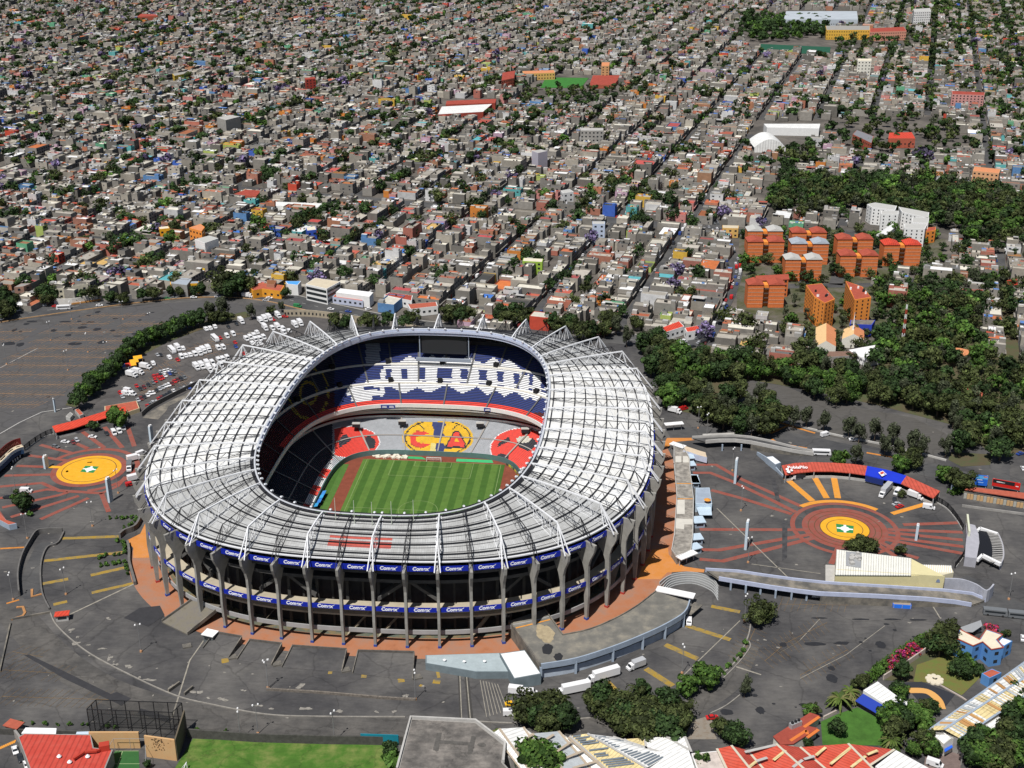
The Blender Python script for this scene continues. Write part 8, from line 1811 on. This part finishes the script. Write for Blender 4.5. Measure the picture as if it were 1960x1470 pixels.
fill([(740, 0), (1000, 0), (985, 10), (760, 13)], 16, ['dark'], 9, 14); fill([(1590, 222), (1800, 222), (1860, 262), (1840, 300), (1640, 300), (1590, 260)], 13, DK, 7, 12, .55); fill([(1485, 285), (1560, 282), (1565, 322), (1490, 330)], 10, DK, 7, 12)
fill([(1010, 170), (1180, 170), (1150, 205), (990, 205)], 12, DK, 6, 11, .75); fill([(1700, 10), (1990, 10), (1990, 130), (1760, 110)], 17, DK, 9, 15, .75); fill([(1760, 110), (1990, 130), (1990, 260), (1780, 160)], 22, DK, 8, 14, .8); fill([(1000, 8), (1480, 12), (1440, 30), (1000, 20)], 30, DK, 7, 12, .5)
fill([(1600, 66), (1760, 70), (1760, 100), (1600, 110)], 16, DK, 7, 13, .8); fill([(1800, 445), (1990, 470), (1990, 520), (1830, 520)], 18, DK, 6, 10, .4); fill([(1412, 455), (1500, 440), (1640, 440), (1810, 455), (1810, 510), (1700, 540), (1540, 560), (1420, 560)], 9.5, ['dark', 'bright', 'olive'], 6, 10, .5); fill([(1500, 560), (1690, 545), (1700, 690), (1560, 690), (1500, 640)], 10, DK, 6, 10, .55)
fill([(1870, 620), (1990, 600), (1990, 700), (1900, 690)], 12, DK, 7, 11, .4); fill([(1820, 700), (1990, 690), (1990, 870), (1900, 870), (1850, 830), (1810, 790)], 9.5, DK, 9, 14, .85); fill([(1690, 690), (1830, 690), (1810, 790), (1700, 770)], 10, DK, 9, 14, .6)
fill([(1410, 640), (1560, 640), (1700, 660), (1700, 700), (1560, 690), (1430, 670)], 12, DK, 6, 11, .3); fill([(1280, 450), (1400, 445), (1400, 500), (1300, 520)], 12, ['dark', 'bright'], 6, 9, .35)
for hh in houses: pass
occ = set((int(G(h_[0], h_[1]).x//7), int(G(h_[0], h_[1]).y//7)) for h_ in houses)
for kt in range(-26, 34):           # trees along both pavements and in yards
    tc = T0+kt*SP; s = 520; dens = RT.choice([.05, .1, .16, .24, .36])
    while s < 3000:
        s += RT.uniform(7, 13)
        for sd in (-1, 1):
            if RT.random() < dens*(.5+math.sin(s*.011+kt)**2): p = G(s, tc+sd*3.6); 
            elif RT.random() < .16: p = G(s, tc+SP/2+RT.uniform(-16, 16))
            else: continue
            if blocked(p.x, p.y) or abs(p.x) > .43*p.y+60: continue
            add_t(p.x, p.y, RT.choice(['dark', 'dark', 'olive', 'olive', 'euca', 'bright', 'jacaranda'] if RT.random() < .35 else ['dark', 'olive', 'dark']), RT.uniform(8, 14.5))
    for k in range(20):              # trees where the cross streets run
        s = k*CROSS+948-5*CROSS-(kt//8)*47.0+4.7
        if 540 < s < 3000:
            for q_ in range(5):
                if RT.random() < .26:
                    p = G(s+RT.uniform(-3, 3), tc+RT.uniform(0, SP))
                    if not blocked(p.x, p.y) and abs(p.x) < .43*p.y+60: add_t(p.x, p.y, RT.choice(['dark', 'olive', 'dark']), RT.uniform(8, 12))
for q_ in range(80):                 # small parks: groups of trees in the blocks
    Y_ = RT.uniform(800, 2600); X_ = RT.uniform(-.4, .4)*Y_
    for k in range(RT.randint(4, 12)):
        a, b = X_+RT.gauss(0, 14), Y_+RT.gauss(0, 14)
        if not blocked(a, b): add_t(a, b, RT.choice(['dark', 'dark', 'olive', 'bright']), RT.uniform(8, 13))
def inframe(x, y): u, v = PJ(x, y, 6); return -10 < u < 1970 and -5 < v < 1480
cand_t = [c_ for c_ in cand_t if inframe(c_[0], c_[1])]; cand_t.sort(key=lambda c_: -c_[3]/math.hypot(c_[0], c_[1]))
left = max(0, 300-TREES); near_t, far_t = cand_t[:left], cand_t[left:]
near_t.sort(key=lambda c_: PJ(c_[0], c_[1], 6)[0])
for i, (x, y, kd, h) in enumerate(near_t): tree(kd, Vector((x, y, 0)), h, '%s tree from left among taller trees of the city and its woods, %s' % (nth(i+1), KN[kd].split()[0]), 'taller trees of the city and its woods')
rngf = np.random.default_rng(3); Vs = []; Cs = []; tmpl = {}
for kd in ('dark', 'euca', 'bright', 'olive', 'jacaranda'):
    cols, rx, rz, zc, leaf, cl = KIND[kd]; tmpl[kd] = [[crown_arrays(rngf, n_, cl_, rx*1.1, rz*1.1, zc, leaf*m_, cols)+(zc+rz,) for _ in range(4)] for n_, cl_, m_ in ((460, 16, 1.0), (120, 9, 1.9))]
trk = MB()
for i, (x, y, kd, h) in enumerate(far_t):
    V, Cc, hh_ = tmpl[kd][0 if y < 1150 else 1][i % 4]; s = h/hh_; a = RT.random()*6.28; ca, sa = math.cos(a)*s*1.1, math.sin(a)*s*1.1; W_ = np.empty_like(V); W_[:, 0] = V[:, 0]*ca-V[:, 1]*sa+x; W_[:, 1] = V[:, 0]*sa+V[:, 1]*ca+y; W_[:, 2] = V[:, 2]*s; Vs.append(W_); Cs.append(Cc*RT.uniform(.65, 1.5))
o = bpy.data.objects.new('distant_trees', leaf_mesh('distant_trees', np.concatenate(Vs), np.concatenate(Cs), M['leaf'])); C.objects.link(o); tag(o, 'scattered dark trees in yards, streets and woods across the far city', 'trees', kind='stuff')
print('trees', TREES, len(near_t), len(far_t))
# ------------------------------------------------------------------ VEHICLES
TYRE = mat('tyre_rubber', (.02, .02, .02), .8)
CARCOL = {'white': (.75, .75, .76), 'silver': (.42, .43, .45), 'dark': (.03, .032, .038), 'red': (.50, .02, .02), 'blue': (.03, .07, .30), 'maroon': (.16, .03, .03), 'green': (.03, .20, .07), 'yellow': (.75, .42, .02), 'grey': (.16, .17, .18)}
VP = {}
def profile(mb, pts, w, z_in=0, top_in=0):
    """side outline (y,z) extruded over the width; upper points pulled in"""
    n = len(pts); i = len(mb.v)
    for s_ in (-1, 1):
        for y, z in pts: hw = w/2-(top_in if z > z_in else 0); mb.v.append((s_*hw, y, z))
    for k in range(n): j = (k+1) % n; mb.f.append((i+k, i+j, i+n+j, i+n+k)); mb.c.append((1, 1, 1))
    mb.f.append(tuple(i+n-1-k for k in range(n))); mb.c.append((1, 1, 1)); mb.f.append(tuple(i+n+k for k in range(n))); mb.c.append((1, 1, 1))
def wheels(e, ys, w, r=.33):
    key = ('wheel', r)
    if key not in VP: mb = MB(); mb.tube((-.12, 0, 0), (.12, 0, 0), r, n=10); VP[key] = mb.mesh('wheel', TYRE)
    for y in ys:
        for s_ in (-1, 1): o = bpy.data.objects.new('wheel', VP[key]); C.objects.link(o); o.parent = e; o.location = (s_*(w/2-.05), y, r); ALLKIDS.setdefault(e.name, []).append(o)
def paint(col): return mat('car_paint_'+col, CARCOL[col], .3, spec=.5)
def vehicle(kind, col, loc, az, lab, group, name=None):
    key = (kind, col)
    if key in VP: 
        src = VP[key]; o = copy_tree(src, loc, -az); o['label'] = lab; o['category'] = src['category']; o['group'] = group
        if group is None: del o['group']
        return o
    nm = {'car': 'parked_car', 'hatch': 'parked_car', 'van': 'van', 'truck': 'box_truck', 'semi': 'articulated_truck', 'bus': 'bus', 'mini': 'cargo_van'}[kind]; ct = {'car': 'car', 'hatch': 'car', 'van': 'van', 'mini': 'van', 'truck': 'truck', 'semi': 'truck', 'bus': 'bus'}[kind]
    e = empty(nm, loc, -az, lab, ct, group); p_ = paint(col); mb = MB(); g = MB()
    if kind in ('car', 'hatch'):
        profile(mb, [(-2.1, .3), (2.15, .3), (2.2, .7), (1.1, .92), (-1.5 if kind == 'car' else -2.05, .98), (-2.15, .9)], 1.75); lpart(mb, 'body', p_, e)
        rear = -1.4 if kind == 'car' else -2.0; profile(g, [(rear, .9), (1.1, .88), (.45, 1.36), (-.9 if kind == 'car' else -1.7, 1.38)], 1.6, 1.2, .12); lpart(g, 'window', M['glass'], e)
        r_ = MB(); r_.prism([(-.62, -.95 if kind == 'car' else -1.65), (.62, -.95 if kind == 'car' else -1.65), (.62, .42), (-.62, .42)], 1.36, 1.44); lpart(r_, 'roof', p_, e); wheels(e, (-1.3, 1.35), 1.75)
        for s_ in (-.6, .6): h_ = MB(); h_.box((s_, 2.17, .55), (.35, .08, .18)); lpart(h_, 'headlight', M['conc_pale'], e)
    elif kind in ('van', 'mini'):
        L = 5.4 if kind == 'van' else 4.2; H = 2.3 if kind == 'van' else 1.9; profile(mb, [(-L/2, .35), (L/2, .35), (L/2, 1.0), (L/2-.7, 1.25), (L/2-1.4, H), (-L/2, H)], 1.95); lpart(mb, 'body', p_, e)
        g.poly([(-.85, L/2-.66, 1.3), (.85, L/2-.66, 1.3), (.8, L/2-1.3, H-.12), (-.8, L/2-1.3, H-.12)]); lpart(g, 'windscreen', M['glass'], e)
        for s_ in (-1, 1): g2 = MB(); g2.box((s_*.985, L/2-1.9, 1.3), (.03, 1.0, .6)); lpart(g2, 'window', M['glass'], e)
        wheels(e, (-L/2+.9, L/2-1.0), 1.95, .36)
    elif kind in ('truck', 'semi'):
        L = 7.2 if kind == 'truck' else 12.5; b0 = -L/2; b1 = L/2-2.2; H = 3.3 if kind == 'truck' else 3.9
        c_ = MB(); c_.box((0, (b0+b1)/2, .95), (2.4, b1-b0, H-.95)); lpart(c_, 'cargo_box', p_, e)
        profile(mb, [(b1+.15, .5), (L/2+.2, .5), (L/2+.2, 1.35), (L/2-.5, 1.5), (L/2-.9, 2.5), (b1+.15, 2.55)], 2.2); lpart(mb, 'cab', paint('white'), e)
        g.poly([(-.95, L/2-.46, 1.55), (.95, L/2-.46, 1.55), (.9, L/2-.84, 2.4), (-.9, L/2-.84, 2.4)]); lpart(g, 'windscreen', M['glass'], e); h_ = MB(); h_.box((0, 0, .55), (.9, L*.9, .35)); lpart(h_, 'chassis', TYRE, e)
        wheels(e, (-L/2+1.3, -L/2+2.3, L/2-1.0) if kind == 'semi' else (-L/2+1.6, L/2-1.0), 2.3, .48)
    elif kind == 'bus':
        profile(mb, [(-4.5, .4), (4.5, .4), (4.6, 1.2), (4.2, 2.8), (-4.5, 2.8)], 2.4); lpart(mb, 'body', p_, e); g.box((0, -.2, 1.5), (2.44, 7.6, .8)); lpart(g, 'window', M['glass'], e); wheels(e, (-2.8, 2.8), 2.4, .45)
    VP[key] = e; return e
def placeg(c, items, az, where, group, zc=.8):
    cnt = {}
    for it in sorted(items):
        x, y, kind, col = it[:4]; a = it[4] if len(it) > 4 else az; ky = (kind, col); cnt[ky] = cnt.get(ky, 0)+1; kn = {'car': 'car', 'hatch': 'hatchback', 'van': 'passenger van', 'mini': 'small cargo van', 'truck': 'box truck', 'semi': 'articulated lorry', 'bus': 'minibus'}[kind]
        p = P(*c(x, y), zc if kind in ('car', 'hatch') else 1.4); p.z = .06
        vehicle(kind, col, p, R(a+rnd.uniform(-3, 3)), '%s %s %s from left %s' % (nth(cnt[ky]), col, kn, where), group)
T_, V_, m_, c_ = 'truck', 'van', 'mini', 'car'
W__ = 'white'
placeg(c1, [(775, 120, T_, W__), (745, 138, c_, 'dark'), (690, 157, c_, 'dark'), (905, 120, T_, W__), (932, 106, T_, W__), (962, 98, T_, W__), (1020, 82, T_, W__), (935, 165, T_, W__), (985, 165, V_, W__), (1020, 160, T_, W__), (1055, 168, V_, W__), (1060, 192, V_, W__), (1135, 145, T_, W__), (1170, 133, T_, W__), (1098, 182, m_, W__), (540, 170, m_, W__), (568, 165, m_, W__), (600, 155, m_, W__)], 150, 'in the back rows of the truck park', 'vehicles in the back rows of the truck park')
placeg(c1, [(600, 235, 'bus', W__), (680, 217, V_, W__), (722, 203, V_, W__), (810, 235, V_, W__), (836, 225, V_, W__), (862, 215, V_, W__), (882, 192, m_, W__), (872, 240, V_, W__), (900, 235, V_, W__), (926, 225, V_, W__), (850, 265, m_, W__), (880, 272, m_, W__), (906, 265, m_, W__), (312, 312, 'bus', W__), (350, 300, T_, W__), (386, 300, m_, W__), (295, 360, m_, W__), (375, 355, V_, W__), (404, 348, m_, W__), (433, 343, m_, W__), (465, 337, V_, W__), (495, 330, T_, W__), (522, 318, T_, W__), (555, 308, T_, W__), (622, 297, V_, W__), (655, 292, V_, W__)], 150, 'in the middle rows of the truck park', 'vehicles in the middle rows of the truck park')
placeg(c1, [(475, 427, T_, W__), (510, 420, T_, W__), (548, 408, T_, W__), (582, 395, V_, W__), (562, 440, T_, W__), (600, 428, V_, W__), (625, 378, V_, W__), (652, 372, V_, W__), (682, 362, V_, W__), (640, 410, V_, W__), (186, 400, m_, W__), (135, 425, T_, W__, 115), (85, 460, T_, W__, 115), (42, 478, T_, W__, 115), (15, 435, V_, W__, 115), (350, 378, c_, 'red'), (635, 232, c_, 'red'), (735, 262, c_, 'red'), (740, 290, c_, 'blue'), (797, 337, c_, 'red'), (215, 345, c_, 'silver'), (236, 345, c_, 'dark'), (42, 602, V_, W__, 115), (18, 580, V_, W__, 115), (5, 600, V_, W__, 115)], 150, 'in the front rows of the truck park', 'vehicles in the front rows of the truck park')
row = [(235, 462, 'silver'), (260, 454, W__), (286, 448, W__), (306, 455, 'silver'), (330, 457, 'grey'), (236, 478, 'dark'), (266, 484, W__), (298, 470, 'blue'), (318, 472, 'dark'), (192, 490, 'red'), (216, 484, 'red'), (232, 505, 'red'), (248, 498, 'red'), (155, 546, 'dark'), (185, 530, 'grey'), (202, 520, 'red'), (75, 553, 'red'), (100, 572, 'dark'), (126, 562, 'maroon'), (330, 522, 'red'), (350, 512, 'maroon'), (372, 505, 'dark'), (395, 496, 'grey'), (312, 537, 'maroon'), (291, 546, W__), (270, 552, W__), (250, 562, 'silver'), (230, 572, 'silver'), (210, 582, 'dark'), (186, 598, W__), (166, 602, W__), (150, 615, W__), (126, 627, 'dark'), (106, 637, 'maroon'), (85, 647, 'silver')]
placeg(c1, [(x, y, c_ if i % 3 else 'hatch', cc) for i, (x, y, cc) in enumerate(row)], 150, 'in the car rows below the truck park', 'cars in the rows below the truck park')
row = [(445, 543, W__), (468, 538, W__), (425, 564, 'blue'), (396, 570, 'silver'), (370, 576, 'grey'), (325, 586, W__), (300, 601, 'dark'), (280, 612, 'dark'), (261, 622, 'dark'), (242, 632, 'maroon'), (225, 640, 'red'), (206, 660, 'silver'), (186, 666, 'silver'), (166, 676, 'grey'), (150, 688, 'red'), (-35, 600, 'red'), (-20, 625, 'silver'), (10, 600, 'red')]
placeg(c1, [(x, y, c_ if i % 3 else 'hatch', cc) for i, (x, y, cc) in enumerate(row)], 150, 'above the dark retaining wall of the truck park', 'cars above the dark retaining wall')
placeg(c5, [(372, 1028, 'hatch', 'grey', 120), (437, 997, c_, W__, 100), (490, 1000, c_, 'maroon', 150), (514, 985, 'hatch', 'silver', 150), (620, 963, c_, W__, 100), (716, 940, c_, 'dark', 150), (762, 932, V_, W__, 150), (796, 920, V_, W__, 150), (826, 900, m_, W__, 160), (175, 1320, V_, W__, 95), (52, 1368, c_, 'dark', 95), (866, 1165, T_, 'grey', 170), (900, 1108, T_, W__, 60), (945, 1070, V_, W__, 40), (905, 1240, T_, W__, 60), (870, 1275, m_, 'red', 60)], 150, 'on the left plaza', 'vehicles on the left plaza')
placeg(z6, [(300, 265, c_, 'red', 90), (505, 268, c_, W__, 80), (650, 280, c_, 'red', 90), (745, 295, 'bus', W__, 262), (135, 335, c_, W__, 60), (205, 328, c_, W__, 60), (15, 430, c_, W__, 80), (1165, 268, c_, W__, 80), (1330, 255, c_, 'dark', 80)], 90, 'on the far left stretch of the avenue', 'vehicles on the far left avenue')
placeg(zf, [(90, 235, c_, 'green', 90), (150, 230, c_, 'grey', 90), (330, 225, c_, W__, 90), (545, 218, c_, W__, 90), (810, 212, T_, W__, 100), (975, 252, c_, 'silver', 100), (1005, 230, c_, W__, 95), (1258, 300, V_, 'green', 108), (1555, 330, c_, W__, 105), (1712, 352, c_, 'blue', 110), (1890, 330, c_, W__, 60), (1040, 425, c_, 'red', 150), (1145, 398, c_, 'red', 100)], 90, 'on the avenue behind the truck park', 'vehicles on the avenue behind the truck park')
placeg(c7, [(1240, 432, 'semi', 'silver', 215), (1300, 435, V_, W__, 215), (1395, 458, T_, W__, 135), (1465, 513, V_, W__, 110), (1295, 500, c_, 'silver', 60), (1312, 513, c_, 'red', 60), (780, 358, T_, 'dark', 250), (1285, 478, c_, 'dark', 200), (905, 233, 'bus', W__, 95), (215, 1110, m_, W__, 190), (1940, 238, c_, 'blue', 60), (1955, 315, c_, W__, 10), (925, 135, V_, W__, 60), (1070, 165, c_, W__, 90), (140, 15, T_, W__, 120), (185, 0, V_, 'red', 60), (290, 35, c_, 'silver', 110), (325, 50, c_, W__, 110), (250, 25, c_, 'dark', 110), (1810, 1065, 'bus', 'grey', 100), (1940, 1080, 'bus', 'grey', 100)], 90, 'on the right plaza and its roads', 'vehicles on the right plaza')
placeg(d1, [(1290, 402, 'semi', W__, 243), (1495, 335, T_, 'silver', 240), (760, 500, T_, W__, 100), (830, 500, V_, W__, 90), (1100, 490, 'semi', W__, 250), (712, 575, c_, 'yellow', 85), (711, 628, V_, W__, 90), (1705, 525, c_, 'blue', 20)], 90, 'on the service lot below the stadium', 'vehicles on the service lot')
placeg(c8, [(70, 650, c_, W__, 150), (95, 685, c_, 'dark', 150), (125, 718, c_, W__, 150)], 150, 'in the lane at the bottom left', 'vehicles in the bottom left lane')
placeg(d2, [(1405, 945, V_, W__, 120), (1660, 125, c_, 'dark', 70), (10, 660, c_, 'red', 80), (1955, 165, c_, W__, 20)], 90, 'by the gardens at the bottom right', 'vehicles by the gardens')
# cars in the side street and city streets
NC = 175; items = []
for i in range(len(ST)-1):
    for sd in (-4.2, 4.2, -1.6):
        if rnd.random() < .75:
            p = ST[i].lerp(ST[i+1], rnd.random()); d = ST[i+1]-ST[i]; n_ = Vector((-d.y, d.x, 0)).normalized()*sd; items.append((p+n_, math.atan2(d.x, d.y), rnd.choice([W__, W__, 'silver', 'dark', 'red', 'blue', 'grey'])))
for i, (p, az, col) in enumerate(items): p = Vector((p.x, p.y, .08)); vehicle(rnd.choice(['car', 'hatch', 'van']), col, p, az, '%s vehicle from the lower end of the brick flats side street, %s' % (nth(i+1), col), 'vehicles in the side street')
cs = []
for kt in range(-18, 22):
    tc = T0+kt*SP; s = 620
    while s < 1500:
        s += rnd.uniform(6, 22); sd = rnd.choice((-2.6, 2.6)); p = G(s, tc+sd)
        if not blocked(p.x, p.y) and abs(p.x) < .4*p.y: cs.append((p, rnd.choice([W__, W__, W__, 'silver', 'dark', 'red', 'blue', 'grey', 'maroon'])))
cs.sort(key=lambda a: a[0].y); cs = cs[:NC]; cs.sort(key=lambda a: a[0].x)
for i, (p, col) in enumerate(cs): vehicle(rnd.choice(['car', 'hatch', 'hatch', 'van']), col, Vector((p.x, p.y, -.18)), GA_, '%s vehicle from left among those parked in the housing streets, %s' % (nth(i+1), col), 'vehicles parked in the housing streets')
# striped canopies at the truck park
for i, (x, y, cc) in enumerate(((920, 430, 'orange'), (895, 455, 'orange and red'), (855, 480, 'blue, red and orange'))):
    p = P(*c5(x, y), 3); e = empty('tent', (p.x, p.y, 0), R(25), '%s tent canopy by the hedge of the truck park' % cc, 'tent', 'coloured tents by the hedge'); L = 9 if i == 2 else 5
    for k in range(3 if i == 2 else 1):
        col = [(.10, .15, .45), (.55, .05, .03), (.75, .36, .02)][k if i == 2 else 2]; w = L/(3 if i == 2 else 1); x0_ = -L/2+k*w; mb = MB(); mb.poly([(x0_, -2.4, 2.6), (x0_+w, -2.4, 2.6), (x0_+w, 0, 3.8), (x0_, 0, 3.8)], col); mb.poly([(x0_, 0, 3.8), (x0_+w, 0, 3.8), (x0_+w, 2.4, 2.6), (x0_, 2.4, 2.6)], col); lpart(mb, 'canvas', M['vc'], e)
    for sx in (-1, 1):
        for sy in (-1, 1): mb = MB(); mb.tube((sx*(L/2-.2), sy*2.2, 0), (sx*(L/2-.2), sy*2.2, 2.6), .07, n=5); lpart(mb, 'post', M['steel'], e)
    mb = MB(); mb.poly([(L/2, -2.4, .3), (L/2, 2.4, .3), (L/2, 2.4, 2.6), (L/2, 0, 3.8), (L/2, -2.4, 2.6)], (.72, .33, .02)); lpart(mb, 'side_panel', M['vc'], e)
